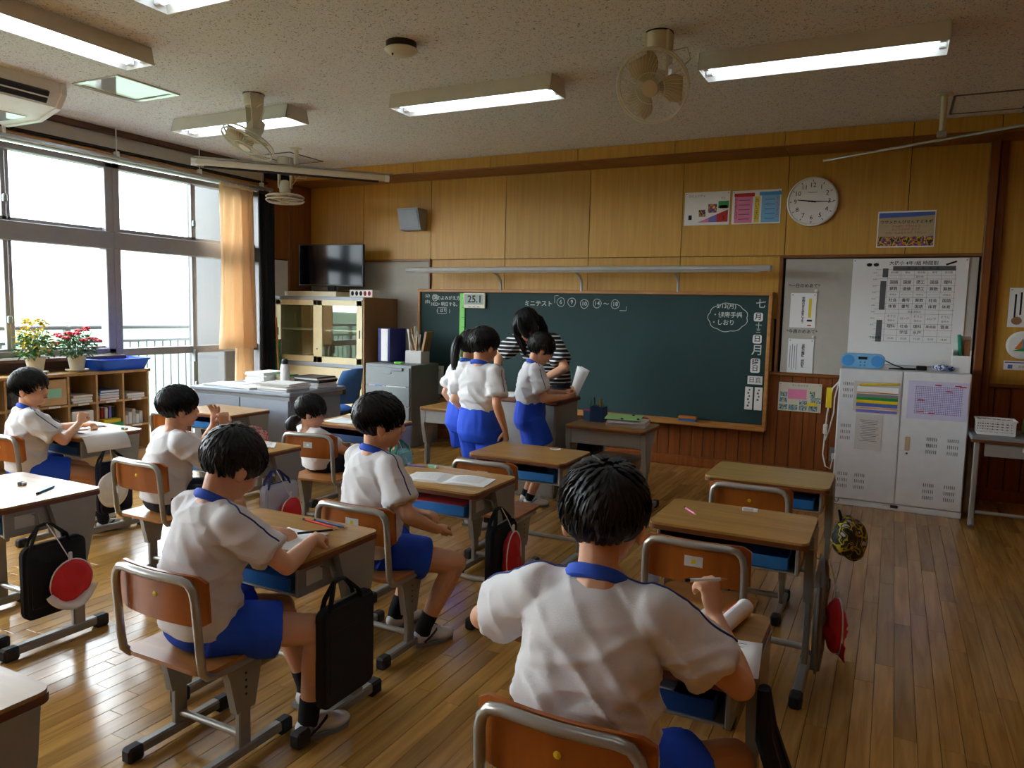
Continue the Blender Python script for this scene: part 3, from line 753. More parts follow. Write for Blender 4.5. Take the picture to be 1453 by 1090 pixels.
MB().tube([(0, -0.01, -0.11), (0, -0.035, -0.09), (0, -0.04, -0.03), (0, -0.035, 0.03), (0, -0.01, 0.05)], 0.011, 8).build('handle', 'white_plastic', t, True)
# chalk light bar
t = thing('board_lamp', 'long silver lamp bar on curved brackets above the chalkboard', 'lamp', (-2.70, 6.45, 1.775))
MB().prism([(-0.05, 0.012), (0.05, 0.028), (0.06, 0.01), (0.05, -0.022), (-0.045, -0.028), (-0.06, -0.01)], -1.78, 1.78, YZ).build('reflector_hood', 'silver', t)
MB().cbox((0, 0.0, -0.028), (3.4, 0.05, 0.008), 0.003).build('diffuser', 'white_plastic', t)
for x in (-0.85, 0.02, 0.95):
    MB().tube([(x, 0.02, -0.01), (x, 0.12, -0.02), (x, 0.22, -0.05), (x, 0.27, -0.10), (x, 0.28, -0.19)], 0.013, 8).build('bracket', 'silver', t, True)
# eraser and chalks on the tray
def eraser(x, lbl, top='orange'):
    t = thing('board_eraser', lbl, 'eraser', (x, 6.69, 0.414), 0, 'erasers on the chalk tray')
    MB().cbox((0, 0, 0.02), (0.16, 0.06, 0.032), 0.006).build('pad', 'blue_fabric', t); MB().cbox((0, 0, 0.048), (0.165, 0.062, 0.024), 0.006).build('grip', top, t)
eraser(-1.60, 'blue board eraser with orange grip standing alone on the chalk tray'); eraser(-4.32, 'board eraser with wooden grip under the paper with three drawn faces', 'frame_wood')
for i, x in enumerate((-1.95, -1.80, -1.32, -1.10, -1.04)):
    tag(MB().cyl((x-0.03, 6.675+0.006*(i % 2), 0.4195), (x+0.03, 6.68, 0.4195), 0.0055, 8).build('chalk_stick', 'white_plastic', None, True), 'white chalk stick on the chalk tray', 'chalk', 'chalk sticks')
t = thing('notice_sheet', 'white notice with three drawn faces clipped upright on the chalk tray', 'notice', (-4.32, 6.70, 0.425))
MB().cbox((0, 0.0, 0.21), (0.24, 0.006, 0.30), 0.001, RX(-4)).build('sheet', 'paper', t)
MB().cbox((0.01, -0.02, 0.37), (0.05, 0.02, 0.05), 0.006).build('clip', 'black_plastic', t); MB().cbox((-0.06, -0.012, 0.37), (0.03, 0.006, 0.04), 0.002).build('tab', 'paper', t)
text('おはようございます', 0.024, (0.0, -0.016, 0.31), 'ink_grey', t, RX(-4) @ FRONT)
for dx, dz in ((-0.035, 0), (0.0, 0.012), (0.035, 0)):
    f = MB().lathe([(0.019, 0), (0.019, 0.002)], (dx, -0.006, 0.20+dz), 12, FRONT).build('drawn_face', 'paper', t); MB().lathe([(0.021, 0.0), (0.021, 0.0015)], (dx, -0.006, 0.213+dz), 12, FRONT).build('drawn_hair', 'ink', t)
# ---- posters
def poster(name, lbl, x0, x1, z0, z1, y=6.797, mat='paper', cat='poster', tacks=True):
    t = thing(name, lbl, cat, ((x0+x1)/2, y, (z0+z1)/2))
    MB().cbox((0, -0.001, 0), (x1-x0, 0.002, z1-z0), 0.0004).build('sheet', mat, t)
    if tacks:
        for sx in (-1, 1):
            MB().lathe([(0.005, 0), (0.005, 0.004), (0.002, 0.006)], (sx*((x1-x0)/2-0.015), -0.002, (z1-z0)/2-0.015), 8, FRONT).build('tack', 'grey_metal', t)
    return t
def patch(t, x, z, w_, h_, mat, k=1): return MB().cbox((x, -0.0023-0.0004*k, z), (w_, 0.0005, h_), 0.0001).build('print', mat, t)
p = poster('wall_poster', 'white poster with a rising red and purple chart, beside the pink and blue poster', -1.74, -1.345, 2.175, 2.465)
MB().prism([(-0.08, -0.12), (0.185, -0.12), (0.185, -0.015)], 0.0023, 0.0028, FRONT).build('print', 'pink', p); MB().prism([(0.02, -0.12), (0.185, -0.12), (0.185, -0.015), (0.02, -0.08)], 0.0024, 0.0031, FRONT).build('print', 'purple', p); MB().prism([(0.09, -0.12), (0.185, -0.12), (0.185, -0.015), (0.09, -0.052)], 0.0025, 0.0034, FRONT).build('print', 'ink_red', p)
for x, z, w_, h_, m_ in ((-0.145, -0.075, 0.03, 0.04, 'ink'), (-0.04, -0.04, 0.06, 0.06, 'autumn'), (0.05, 0.0, 0.075, 0.075, 'autumn'), (0.145, 0.03, 0.09, 0.06, 'green'), (0.145, 0.01, 0.07, 0.025, 'dark_red')): patch(p, x, z, w_, h_, m_)
text('コミュニティ', 0.026, (-0.09, -0.003, 0.11), 'ink_grey', p); text('5', 0.05, (0.15, -0.004, -0.085), 'ink', p); text('中 5.', 0.02, (0.14, -0.003, 0.085), 'ink_grey', p)
p = poster('wall_poster', 'poster split into a pink and a light blue half with yellow centre', -1.325, -0.92, 2.175, 2.46)
patch(p, -0.105, -0.015, 0.15, 0.235, 'pink'); patch(p, -0.10, 0.105, 0.17, 0.03, 'ink_red', 2); patch(p, 0.12, -0.015, 0.15, 0.235, 'light_blue'); patch(p, 0.115, 0.11, 0.18, 0.03, 'sky_blue', 2); patch(p, 0.008, -0.02, 0.042, 0.22, 'yellow')
text('あいうえお', 0.042, (0.008, -0.0035, -0.02), 'ink_grey', p, vertical=True); text('やくそく○□', 0.034, (-0.168, -0.0035, -0.01), 'dark_red', p, vertical=True); text('もくひょう□', 0.034, (0.178, -0.0035, -0.01), 'ink_red', p, vertical=True)
for k in range(5): patch(p, -0.10, 0.06-0.04*k, 0.09, 0.006, 'ink_grey', 2); patch(p, 0.115, 0.06-0.04*k, 0.08, 0.006, 'ink_blue', 2)
p = poster('wall_poster', 'orange song poster with blue top band and autumn leaves below', -0.17, 0.24, 1.955, 2.24)
patch(p, 0, 0.0, 0.395, 0.26, 'beige_plastic'); MB().prism([(-0.195, 0.13), (0.195, 0.13), (0.195, 0.105), (0.05, 0.095), (-0.195, 0.09)], 0.003, 0.0034, FRONT).build('print', 'ink_blue', p); patch(p, 0, -0.095, 0.39, 0.075, 'autumn', 2)
p.children[0].data.materials[0] = MATS['beige_plastic']
text('ウサメかんぴせんすミキボ', 0.031, (0, -0.004, 0.055), 'ink', p, bold=0.0003)
for k, s in enumerate(('さんぽに でかけよう', 'みどりのかぜ まいて', 'きれいなはなをみた うれしい')): text(s, 0.022, (0, -0.004, 0.022-0.026*k), 'dark_red', p)
p = poster('wall_poster', 'poster with photo tiles and a pink block on the brown wainscot', -0.85, -0.505, 0.58, 0.825, 6.785)
p.children[0].data.materials[0] = MATS['cream_plastic']
patch(p, -0.02, 0.025, 0.15, 0.085, 'pink'); text('ちいきのちず', 0.022, (0, -0.003, 0.098), 'ink_grey', p)
for x, z, w_, h_ in ((-0.13, 0.02, 0.06, 0.04), (-0.13, -0.03, 0.06, 0.04), (0.13, -0.02, 0.08, 0.045), (0.03, -0.045, 0.06, 0.035), (0.1, 0.03, 0.04, 0.05), (-0.13, -0.09, 0.07, 0.045), (-0.05, -0.09, 0.07, 0.045), (0.03, -0.09, 0.06, 0.045), (0.11, -0.09, 0.07, 0.045)): patch(p, x, z, w_, h_, 'photos')
patch(p, 0.1, -0.055, 0.08, 0.03, 'yellow')
# timetable
p = poster('timetable_poster', 'large white school timetable hung on the grey pinboard', -0.33, 0.485, 1.02, 1.865, 6.784, cat='timetable')
text('大篠小 4年1組 時間割', 0.036, (0.03, -0.003, 0.385), 'ink', p, bold=0.0003)
MB().cbox((0.29, -0.003, 0.385), (0.075, 0.001, 0.014), 0.0003, RY(-20)).build('drawn_pencil', 'ink', p)
for dx in (-0.025, 0.025): MB().ell((-0.26+dx, -0.002, 0.375), (0.02, 0.001, 0.014), None, 10, 6).build('drawn_face', 'ink', p)
def gx(c): return -0.10 + 0.094*c
patch(p, 0.105, 0.345, 0.435, 0.036, 'ink_grey'); patch(p, -0.165, 0.31, 0.04, 0.07, 'ink_grey')
patch(p, -0.175, 0.13, 0.042, 0.23, 'ink_grey'); patch(p, -0.185, -0.155, 0.042, 0.175, 'ink_grey')
text('月  火  水  木  金', 0.026, (0.10, -0.004, 0.345), 'ink', p, space=1.25)
rowz = [0.312, 0.235, 0.182, 0.137, 0.092, 0.043, -0.036, -0.070, -0.115, -0.163, -0.212]
table = {1: ('国語', '国語', '図工', '国語', '理科'), 2: ('算数', '道徳', '図工', '算数', '算数'), 4: ('社会', '書写', '算数', '社会', '国語'), 5: ('体育', '書写', '国語', '体育', '体育'), 8: ('理科', '社会', '理科', '英会話', '音楽'), 9: ('', '学活', '水戸', '', '')}
for r, row in table.items():
    for c, s in enumerate(row):
        if s: text(s, 0.030 if len(s) < 3 else 0.024, (gx(c), -0.003, rowz[r]), 'ink', p, bold=0.0003)
for r, row in {0: ('読み聞', '朝会', '読み聞', '朝学', '読み聞'), 3: ('中休み', '←―――', '中休み', '←―――', '中休み'), 7: ('昼休み', '', '昼休み', '', '昼休み'), 10: ('14:30', '15:20', '15:20', '15:20', '14:30')}.items():
    for c, s in enumerate(row):
        if s: text(s, 0.018 if r != 10 else 0.021, (gx(c), -0.003, rowz[r]), 'ink_grey', p)
for c, s in enumerate(('そうじ', 'ロング', 'そうじ', 'ロング', 'そうじ')): text(s, 0.022, (gx(c), -0.003, rowz[6]-(0.016 if c % 2 else 0)), 'ink', p)
text('朝の会', 0.018, (0.08, -0.003, 0.278), 'ink_grey', p); text('給食 昼休み', 0.018, (0.06, -0.003, 0.002), 'ink_grey', p); text('下校時刻', 0.022, (-0.21, -0.003, -0.212), 'ink', p, bold=0.0003)
for k in range(9): text('8:%02d~' % (15+5*k), 0.014, (-0.235, -0.003, 0.31-0.052*k), 'ink_grey', p)
for z in (0.335, 0.29, 0.262, 0.21, 0.16, 0.115, 0.068, 0.02, -0.015, -0.093, -0.14, -0.188, -0.236): patch(p, 0.05, z, 0.56, 0.0015, 'ink_grey')
for x in (-0.147, -0.053, 0.041, 0.135, 0.229, 0.323): patch(p, x, 0.05, 0.0015, 0.57, 'ink_grey')
for z, l1, l2, s, hd in ((1.44, 'notice sheet headed 一日のめあて on the pinboard, with a yellow column', 0, '学期のまとめをしよう', '一日のめあて'), (1.055, 'notice sheet headed 今週のめあて on the pinboard, with many thin lines', 1, '登校の整頓 掃除を', '今週のめあて')):
    q = poster('notice_sheet', l1, -0.795, -0.59, z-0.145, z+0.145, 6.786, cat='notice')
    text(s, 0.026, (0.0+0.02*l2, -0.003, 0.0), 'ink', q, vertical=True, bold=0.0006)
    if l2:
        for k in range(4): patch(q, -0.03-0.018*k, -0.01, 0.004, 0.22-0.03*(k % 2), 'ink_grey')
    else:
        patch(q, 0.055, 0.02, 0.022, 0.16, 'yellow'); patch(q, 0.055, -0.085, 0.04, 0.016, 'ink'); patch(q, 0.055, -0.125, 0.03, 0.01, 'ink_red')
    MB().lathe([(0.013, 0), (0.013, 0.006), (0.008, 0.009)], (0.095, -0.002, 0.165), 10, FRONT).build('magnet_button', 'white_plastic', q)
    text('*'+hd+'*', 0.036, (0.0, 0.003, 0.205), 'ink', q, bold=0.0003)
# posters right of the post
p = poster('wall_poster', 'white poster of upright writing with a small brown animal, past the wooden post', 0.765, 1.06, 1.345, 1.64)
for k in range(7): patch(p, -0.105+0.035*k, 0.03 if k else -0.0, 0.012, 0.2-0.03*(k % 3), 'ink')
MB().ell((-0.09, -0.003, -0.10), (0.035, 0.002, 0.03), None, 10, 6).build('drawn_animal', 'brown_metal', p)
t = thing('wall_plaque', 'round white plaque with coloured triangle emblem beyond the wooden post', 'plaque', (0.872, 6.79, 1.21))
MB().lathe([(0.105, 0), (0.105, 0.012), (0.09, 0.018), (0.0001, 0.018)], (0, 0, 0), 32, FRONT).build('disc', 'white_plastic', t)
for k, (m_, pts_) in enumerate((('orange', [(-0.05, -0.03), (0, 0.05), (0.0, -0.03)]), ('sky_blue', [(0, 0.05), (0.05, -0.03), (0.0, -0.03)]), ('green', [(-0.06, -0.045), (0, -0.02), (0.06, -0.045)]))): MB().prism(pts_, 0.0185, 0.02+0.0005*k, FRONT).build('emblem', m_, t)
p = poster('wall_poster', 'narrow white strip notice with purple lines under the round plaque', 0.765, 1.05, 1.02, 1.09)
patch(p, 0, 0.022, 0.27, 0.008, 'purple'); patch(p, -0.1, -0.01, 0.03, 0.03, 'ink_blue'); text('お知らせ', 0.024, (0.0, -0.003, -0.01), 'ink_grey', p)
# clock
t = thing('wall_clock', 'round white wall clock with black numerals showing a quarter past nine', 'clock', (-0.67, 6.795, 2.34))
MB().lathe([(0.195, 0), (0.202, 0.012), (0.200, 0.03), (0.188, 0.036), (0.182, 0.028), (0.0001, 0.028)], (0, 0, 0), 48, FRONT).build('case', 'white_plastic', t, True)
MB().lathe([(0.180, 0.0285), (0.180, 0.030), (0.0001, 0.0301)], (0, 0, 0), 48, FRONT).build('dial', 'paper', t)
for h in range(1, 13):
    a = 2*pi*h/12; text(str(h), 0.052, (0.132*math.sin(a), -0.031, 0.132*math.cos(a)), 'ink', t, name='numeral')
    MB().cbox((0.168*math.sin(a), -0.0312, 0.168*math.cos(a)), (0.005, 0.0015, 0.016), 0.0003, RY(h*30)).build('tick', 'ink', t)
def hand(ang, L, w_): MB().prism([(-w_, -0.03), (w_, -0.03), (w_*0.4, L), (-w_*0.4, L)], 0.033, 0.0345, RY(ang) @ FRONT).build('hand', 'ink', t)
hand(-82.5, 0.115, 0.007); hand(92, 0.165, 0.005)
MB().cyl((0, -0.030, 0), (0, -0.038, 0), 0.008, 12).build('pivot', 'ink', t); text('Panasonic', 0.018, (0, -0.031, 0.075), 'ink', t)
# wall speaker
t = thing('wall_speaker', 'small grey box speaker tilted on the veneer wall', 'speaker', (-4.62, 6.70, 2.315))
MB().prism([(0.095, -0.11), (-0.02, -0.11), (-0.085, 0.11), (0.095, 0.11)], -0.13, 0.13, YZ).build('cabinet', 'blue_grey_metal', t)
MB().cbox((0, -0.054, 0), (0.235, 0.006, 0.20), 0.002, RX(16)).build('grille', 'blue_grey_metal', t)
# ================================================================ ceiling fittings
def ceiling_light(x, y, L, alongx, lbl):
    t = thing('ceiling_light', lbl, 'ceiling light', (x, y, CEIL), 0 if alongx else pi/2, 'fluorescent ceiling lights')
    h = 0.10; wt, wb = 0.10, 0.125
    hs = MB()
    for s in (-1, 1):
        hs.add([(-L/2, s*wt, 0), (L/2, s*wt, 0), (L/2, s*wb, -h), (-L/2, s*wb, -h), (-L/2, s*(wt-0.006), 0), (L/2, s*(wt-0.006), 0), (L/2, s*(wb-0.008), -h), (-L/2, s*(wb-0.008), -h)], [(0, 1, 2, 3), (4, 5, 6, 7), (3, 2, 6, 7), (0, 1, 5, 4), (0, 3, 7, 4), (1, 2, 6, 5)])
        hs.add([(s*L/2, -wt, 0), (s*L/2, wt, 0), (s*L/2, wb, -h), (s*L/2, -wb, -h), (s*(L/2-0.006), -wt, 0), (s*(L/2-0.006), wt, 0), (s*(L/2-0.006), wb, -h), (s*(L/2-0.006), -wb, -h)], [(0, 1, 2, 3), (4, 5, 6, 7), (3, 2, 6, 7), (0, 1, 5, 4), (0, 3, 7, 4), (1, 2, 6, 5)])
    hs.build('housing', 'ceilwhite', t)
    MB().cbox((0, 0, -0.02), (L-0.02, 0.19, 0.02), 0.004).build('reflector', 'white_plastic', t)
    for s in (-1, 1):
        MB().cyl((-L/2+0.05, s*0.055, -0.068), (L/2-0.05, s*0.055, -0.068), 0.016, 10).build('tube', 'tube_glow', t, True)
        for e in (-1, 1): MB().cbox((e*(L/2-0.03), s*0.055, -0.055), (0.04, 0.04, 0.06), 0.006).build('socket', 'white_plastic', t)
ceiling_light(-0.46, 4.49, 1.24, True, 'fluorescent ceiling light between the plain wall and the oscillating fan, above the right desks')
ceiling_light(-2.60, 4.49, 1.22, True, 'fluorescent ceiling light beside the smoke detector')
ceiling_light(-4.68, 4.40, 1.22, True, 'fluorescent ceiling light half hidden behind the tilted ceiling fan')
ceiling_light(-4.06, 2.46, 1.24, False, 'fluorescent ceiling light turned lengthwise beside the air conditioner')
ceiling_light(-2.58, 2.46, 1.24, True, 'fluorescent ceiling light mostly out of view near the lengthwise one')
ceiling_light(-0.46, 2.46, 1.24, True, 'fluorescent ceiling light above the desk with the pink pencil')
for x in (-4.68, -2.6, -0.46): ceiling_light(x, 0.2, 1.24, True, 'fluorescent ceiling light towards the back of the room')
def ceiling_fan(x, y, lbl, tilt, turn, drop=0.30, off=0.0, R=0.185):
    t = thing('ceiling_fan', lbl, 'fan', (x, y, CEIL), math.radians(turn), 'oscillating ceiling fans')
    MB().lathe([(0.075, 0), (0.075, -0.006)], (0, 0, 0), 20).build('gasket', 'black_plastic', t)
    br = MB()
    for s in (-1, 1): br.prism([(-0.05, -0.006), (0.05, -0.006), (0.03, -drop+0.06), (-0.03, -drop+0.06)], 0.052, 0.066, YZ if s == 1 else Matrix.Diagonal((-1, 1, 1)) @ YZ)
    br.lathe([(0.07, -0.006), (0.068, -0.07), (0.06, -0.085)], (0, 0, 0), 20)
    br.build('bracket', 'cream_plastic', t, True)
    M = RX(tilt); c = V((0, 0, -drop+0.05))
    MB().lathe([(0.02, 0.09), (0.045, 0.08), (0.058, 0.03), (0.055, -0.03), (0.03, -0.05)], c, 18, M).build('motor', 'cream_plastic', t, True)
    cc = c + M @ V((0, 0, -0.095))
    hub = MB().lathe([(0.001, -0.03), (0.035, -0.028), (0.04, 0.01), (0.03, 0.03)], cc, 18, M).build('hub', 'beige_plastic', t, True)
    for k in range(3):
        pts = []; n = 8; vs = []; fs = []
        for i in range(n+1):
            r = 0.035 + (R-0.05)*i/n; wd = 0.20 + 0.52*math.sin(pi*min(1, 0.25+0.62*i/n))
            for s in (-1, 1):
                a = 2*pi*k/3 + s*wd*0.95 + 0.2; vs.append(cc + M @ V((r*math.cos(a), r*math.sin(a), s*0.018)))
        for i in range(n): a = 2*i; fs.append((a, a+1, a+3, a+2))
        o = MB().add(vs, fs).build('blade', 'beige_plastic', t, True); md = o.modifiers.new('thick', 'SOLIDIFY'); md.thickness = 0.003
    g = MB()
    for z in (-0.045, 0.04):
        for rr, th in ((R, 0.006), (R*0.42, 0.0025)): g.tube([cc + M @ V((rr*math.cos(2*pi*i/36), rr*math.sin(2*pi*i/36), z*(0.4 if rr == R else 1))) for i in range(36)], th, 6, True)
        for i in range(48):
            a = 2*pi*i/48; a2 = a + 0.25
            g.tube([cc + M @ V((0.03*math.cos(a), 0.03*math.sin(a), z)), cc + M @ V((R*0.55*math.cos(a+0.1), R*0.55*math.sin(a+0.1), z)), cc + M @ V((R*0.93*math.cos(a2), R*0.93*math.sin(a2), z*0.8)), cc + M @ V((R*math.cos(a2), R*math.sin(a2), z*0.4))], 0.0012, 4)
    g.build('cage', 'cream_plastic', t)
    MB().lathe([(0.001, -0.052), (0.042, -0.05), (0.044, -0.044)], cc, 18, M).build('badge', 'beige_plastic', t)
    MB().tube([(0.07, 0.0, -0.10), (0.15, 0.01, -0.09), (0.17, 0.01, -0.15), (0.12, 0.0, -0.20), (0.05, 0, -drop+0.06)], 0.004, 6).build('power_cord', 'cream_plastic', t)
ceiling_fan(-4.12, 4.02, 'oscillating ceiling fan tilted edge-on in front of a ceiling light', -28, -25, 0.30)
ceiling_fan(-1.20, 4.00, 'oscillating ceiling fan showing its round cage and blades', -62, 0, 0.30)
ceiling_fan(-5.55, 5.82, 'oscillating ceiling fan in the corner by the black curtain, partly behind the screen roller', -2, 30, 0.36)
t = thing('smoke_detector', 'round cream smoke detector with dark base on the ceiling', 'smoke detector', (-2.55, 3.58, CEIL))
MB().lathe([(0.085, 0), (0.085, -0.03), (0.07, -0.035)], (0, 0, 0), 24).build('base', 'black_plastic', t, True); MB().lathe([(0.075, -0.028), (0.095, -0.04), (0.07, -0.062), (0.001, -0.068)], (0, 0, 0), 24).build('dome', 'cream_plastic', t, True); MB().lathe([(0.006, -0.062), (0.004, -0.075)], (-0.03, -0.04, 0), 8).build('lamp', 'black_plastic', t)
t = thing('ceiling_hatch', 'square glossy ceiling panel in a thick bright metal frame near the air conditioner', 'hatch', (-4.85, 3.57, CEIL))
for s in (-1, 1):
    MB().cbox((s*0.222, 0, -0.006), (0.036, 0.48, 0.012), 0.003).build('frame_bar', 'aluminium', t); MB().cbox((0, s*0.222, -0.006), (0.408, 0.036, 0.012), 0.003).build('frame_bar', 'aluminium', t)
pm('gloss_white', (226, 226, 222), 0.06, 0.55)
MB().cbox((0, 0, -0.002), (0.39, 0.39, 0.006), 0.002).build('panel', 'gloss_white', t)
for o in t.children[:4]: o.data.materials[0] = MATS['gloss_white']
for lb, x0, x1, y0, y1 in (('thin-edged square ceiling hatch behind the screen roller', -5.72, -5.30, 5.62, 6.10), ('ceiling hatch with dark frame beside the hanging rod post', 0.26, 0.70, 5.84, 6.33)):
    t = thing('ceiling_hatch', lb, 'hatch', ((x0+x1)/2, (y0+y1)/2, CEIL))
    for s in (-1, 1):
        MB().cbox((s*(x1-x0)/2, 0, -0.002), (0.016, y1-y0, 0.008), 0.002).build('frame_bar', 'ink_grey', t); MB().cbox((0, s*(y1-y0)/2, -0.002), (x1-x0, 0.016, 0.008), 0.002).build('frame_bar', 'ink_grey', t)
    MB().cbox((0, 0, -0.001), (x1-x0-0.02, y1-y0-0.02, 0.004), 0.001).build('panel', 'ceiling_board', t)
# air conditioner
t = thing('air_conditioner', 'long white ceiling-hung air conditioner over the windows', 'air conditioner', (-5.60, 2.65, CEIL))
prof = [(-0.43, 0.0), (0.43, 0.0), (0.43, -0.07), (0.40, -0.11), (0.36, -0.155), (0.15, -0.215), (-0.25, -0.215), (-0.42, -0.14)]
XZ = Matrix(((1, 0, 0), (0, 0, 1), (0, 1, 0)))
MB().prism(prof, -0.68, 0.66, XZ).build('casing', 'white_plastic', t, 30)
MB().cbox((0.405, -0.02, -0.105), (0.05, 1.18, 0.085), 0.004, RY(32)).build('outlet', 'black_plastic', t)
MB().cbox((0.425, -0.02, -0.112), (0.03, 1.18, 0.008), 0.003, RY(32)).build('louvre', 'white_plastic', t)
MB().prism([(a*1.02, b*1.05) for a, b in prof], 0.655, 0.69, XZ).build('end_cap', 'white_plastic', t)
MB().cbox((-0.05, -0.02, -0.214), (0.42, 1.2, 0.006), 0.002).build('intake_panel', 'gloss_white', t)
# projector screen roller on a swivel post
def swivel(px_, py_, name, lbl, cat, p0, p1, z):
    t = thing(name, lbl, cat, (px_, py_, CEIL))
    MB().lathe([(0.05, 0), (0.05, -0.008), (0.02, -0.012)], (0, 0, 0), 16).build('ceiling_plate', 'cream_plastic', t)
    MB().cyl((0, 0, 0), (0, 0, z-CEIL+0.02), 0.02, 10).build('post', 'cream_plastic', t, True)
    MB().cyl((p0[0]-px_, p0[1]-py_, z-CEIL), (p1[0]-px_, p1[1]-py_, z-CEIL), 0.009, 8).build('rod', 'steel_pipe', t, True)
    MB().cbox((0, 0, z-CEIL), (0.06, 0.06, 0.035), 0.006).build('clamp', 'steel_pipe', t)
    return t
t = swivel(-5.13, 5.53, 'screen_roller', 'cream projector screen roller hung diagonally on a ceiling post', 'projector screen', (-5.69, 4.84), (-4.50, 6.20), 2.69)
MB().cyl((-0.56, -0.71, -0.21), (0.60, 0.62, -0.21), 0.030, 14).build('roller_case', 'cream_plastic', t, True)
MB().cyl((-0.50, -0.64, -0.245), (0.54, 0.55, -0.245), 0.012, 8).build('screen_hem', 'black_plastic', t, True)
MB().tube([(-0.02, 0.0, -0.23), (-0.02, 0.0, -0.27), (0.05, 0.08, -0.27), (0.05, 0.08, -0.23)], 0.004, 6).build('pull_handle', 'cream_plastic', t, True)
for a, b in (((-0.57, -0.72, -0.21), (-0.54, -0.68, -0.21)), ((0.58, 0.60, -0.21), (0.61, 0.63, -0.21))): MB().cyl(a, b, 0.034, 12).build('end_cap', 'white_plastic', t)
swivel(0.20, 5.78, 'hanging_rod', 'thin silver rod held level on a cream ceiling post by the right wall', 'rod', (-0.57, 6.42), (0.95, 5.50), 2.60)
# ================================================================ white locker by the pinboard
t = thing('steel_locker', 'white two-door steel locker with louvre slots under the timetable', 'locker', (0.085, 6.36, 0))
MB().cbox((0, 0.01, 0.53), (0.84, 0.68, 0.97), 0.004).build('body', 'locker_white', t); MB().cbox((0, 0.0, 0.022), (0.84, 0.68, 0.044), 0.003).build('plinth', 'locker_white', t)
MB().cbox((0.0, -0.345, 0.03), (0.05, 0.012, 0.02), 0.002).build('plinth_slot', 'black_plastic', t)
for s in (-1, 1):
    d = MB().cbox((s*0.209, -0.342, 0.533), (0.412, 0.022, 0.965), 0.004).build('door', 'locker_white', t)
    if s < 0: cols_ = [(-0.355, (0.86, 0.55, 0.19)), (-0.24, (0.19,))]
    else: cols_ = [(0.205, (0.50, 0.17)), (0.335, (0.50, 0.17))]
    sl = None
    for cx, zz in cols_:
        for zc in zz:
            for r in range(3):
                sl = MB()
                for k in range(6): sl.cbox((cx-0.03+k*0.012, -0.3535, zc+0.045-r*0.045), (0.004, 0.003, 0.024), 0.001)
                sl.build('louvre_slots', 'ink_grey', d)['kind'] = 'stuff'
    if s > 0:
        MB().cbox((0.055, -0.354, 0.50), (0.032, 0.006, 0.10), 0.003).build('handle', 'beige_plastic', d); MB().lathe([(0.008, 0), (0.006, 0.004)], (0.055, -0.352, 0.43), 10, FRONT).build('keyhole', 'ink_grey', d)
yl = 6.005
def lpaper(name, lbl, x0, x1, z0, z1, mat, cat='paper'):
    t = thing(name, lbl, cat, ((x0+x1)/2, yl, (z0+z1)/2)); MB().cbox((0, -0.001, 0), (x1-x0, 0.002, z1-z0), 0.0004).build('sheet', mat, t); return t
p = lpaper('notice_sheet', 'striped green, yellow and blue chart with yellow bar taped on the locker door', -0.23, 0.07, 0.71, 0.93, 'paper_grey', 'notice')
for k, (m_, h_) in enumerate((('paper', 0.04), ('orange', 0.008), ('grey_metal', 0.022), ('green', 0.022), ('yellow', 0.026), ('ink_blue', 0.026), ('orange', 0.006), ('purple', 0.02))): patch(p, 0.005, 0.052-0.0225*k, 0.27, h_, m_)
MB().cbox((0.015, -0.006, 0.092), (0.26, 0.012, 0.016), 0.004, RY(-4)).build('magnet_bar', 'yellow', p)
p = lpaper('notice_sheet', 'grey sheet of faint handwriting taped low on the locker door', -0.205, -0.03, 0.43, 0.69, 'paper_grey', 'notice')
for k in range(13): patch(p, -0.0+0.004*(k % 3), 0.085-0.0125*k, 0.12-0.012*(k % 4), 0.003, 'ink_grey')
p = lpaper('notice_sheet', 'pale violet sheet of dense columns with red marks on the locker door', 0.12, 0.49, 0.685, 0.955, 'paper', 'notice')
p.children[0].data.materials[0] = pm('violet_paper', (210, 208, 232), 0.8)
m_ = MB()
for c in range(26):
    for r in range(16): m_.cbox((-0.135+c*0.0112, -0.0024, 0.095-r*0.0125), (0.006, 0.0008, 0.007), 0.0002)
m_.build('handwriting', 'purple', p)
for x, z in ((0.12, 0.11), (0.07, 0.07), (-0.1, 0.0), (-0.1, -0.08), (-0.03, -0.09), (0.15, 0.105), (-0.0, 0.11)): patch(p, x, z, 0.04, 0.008, 'ink_red', 3)
t = thing('radio', 'light blue stereo radio with two round speakers on top of the locker', 'radio', (-0.19, 6.20, 1.015))
MB().prism(rrect(0.30, 0.105, 0.05, 6), -0.04, 0.045, FRONT, (0, 0, 0.055)).build('case', 'light_blue', t, 40)
for s in (-1, 1): MB().lathe([(0.042, 0.0), (0.042, 0.004), (0.001, 0.006)], (s*0.098, -0.044, 0.055), 20, FRONT).build('speaker_grille', 'sky_blue', t)
MB().cbox((0, -0.047, 0.075), (0.06, 0.004, 0.02), 0.001).build('display', 'black_plastic', t)
for x, z in ((-0.015, 0.045), (0.015, 0.045), (-0.015, 0.022), (0.015, 0.022)): MB().lathe([(0.005, 0), (0.004, 0.003)], (x, -0.045, z), 8, FRONT).build('button', 'ink_grey', t)
t = thing('power_cable', 'black cable with adapter lying tangled on the locker beside the radio', 'cable', (0, 6.22, 1.015))
MB().tube([(-0.04, 0.0, 0.06), (0.02, 0.02, 0.03), (0.10, 0.0, 0.006), (0.16, -0.02, 0.006), (0.06, -0.05, 0.006), (-0.01, -0.03, 0.006), (0.08, 0.02, 0.008), (0.19, 0.03, 0.01)], 0.0045, 6).build('cord', 'black_plastic', t, True)
MB().cbox((0.20, 0.02, 0.018), (0.07, 0.05, 0.032), 0.006).build('adapter', 'black_plastic', t)
t = thing('handkerchief', 'crumpled white and blue cloth on the locker top', 'cloth', (0.325, 6.20, 1.015))
m_ = MB()
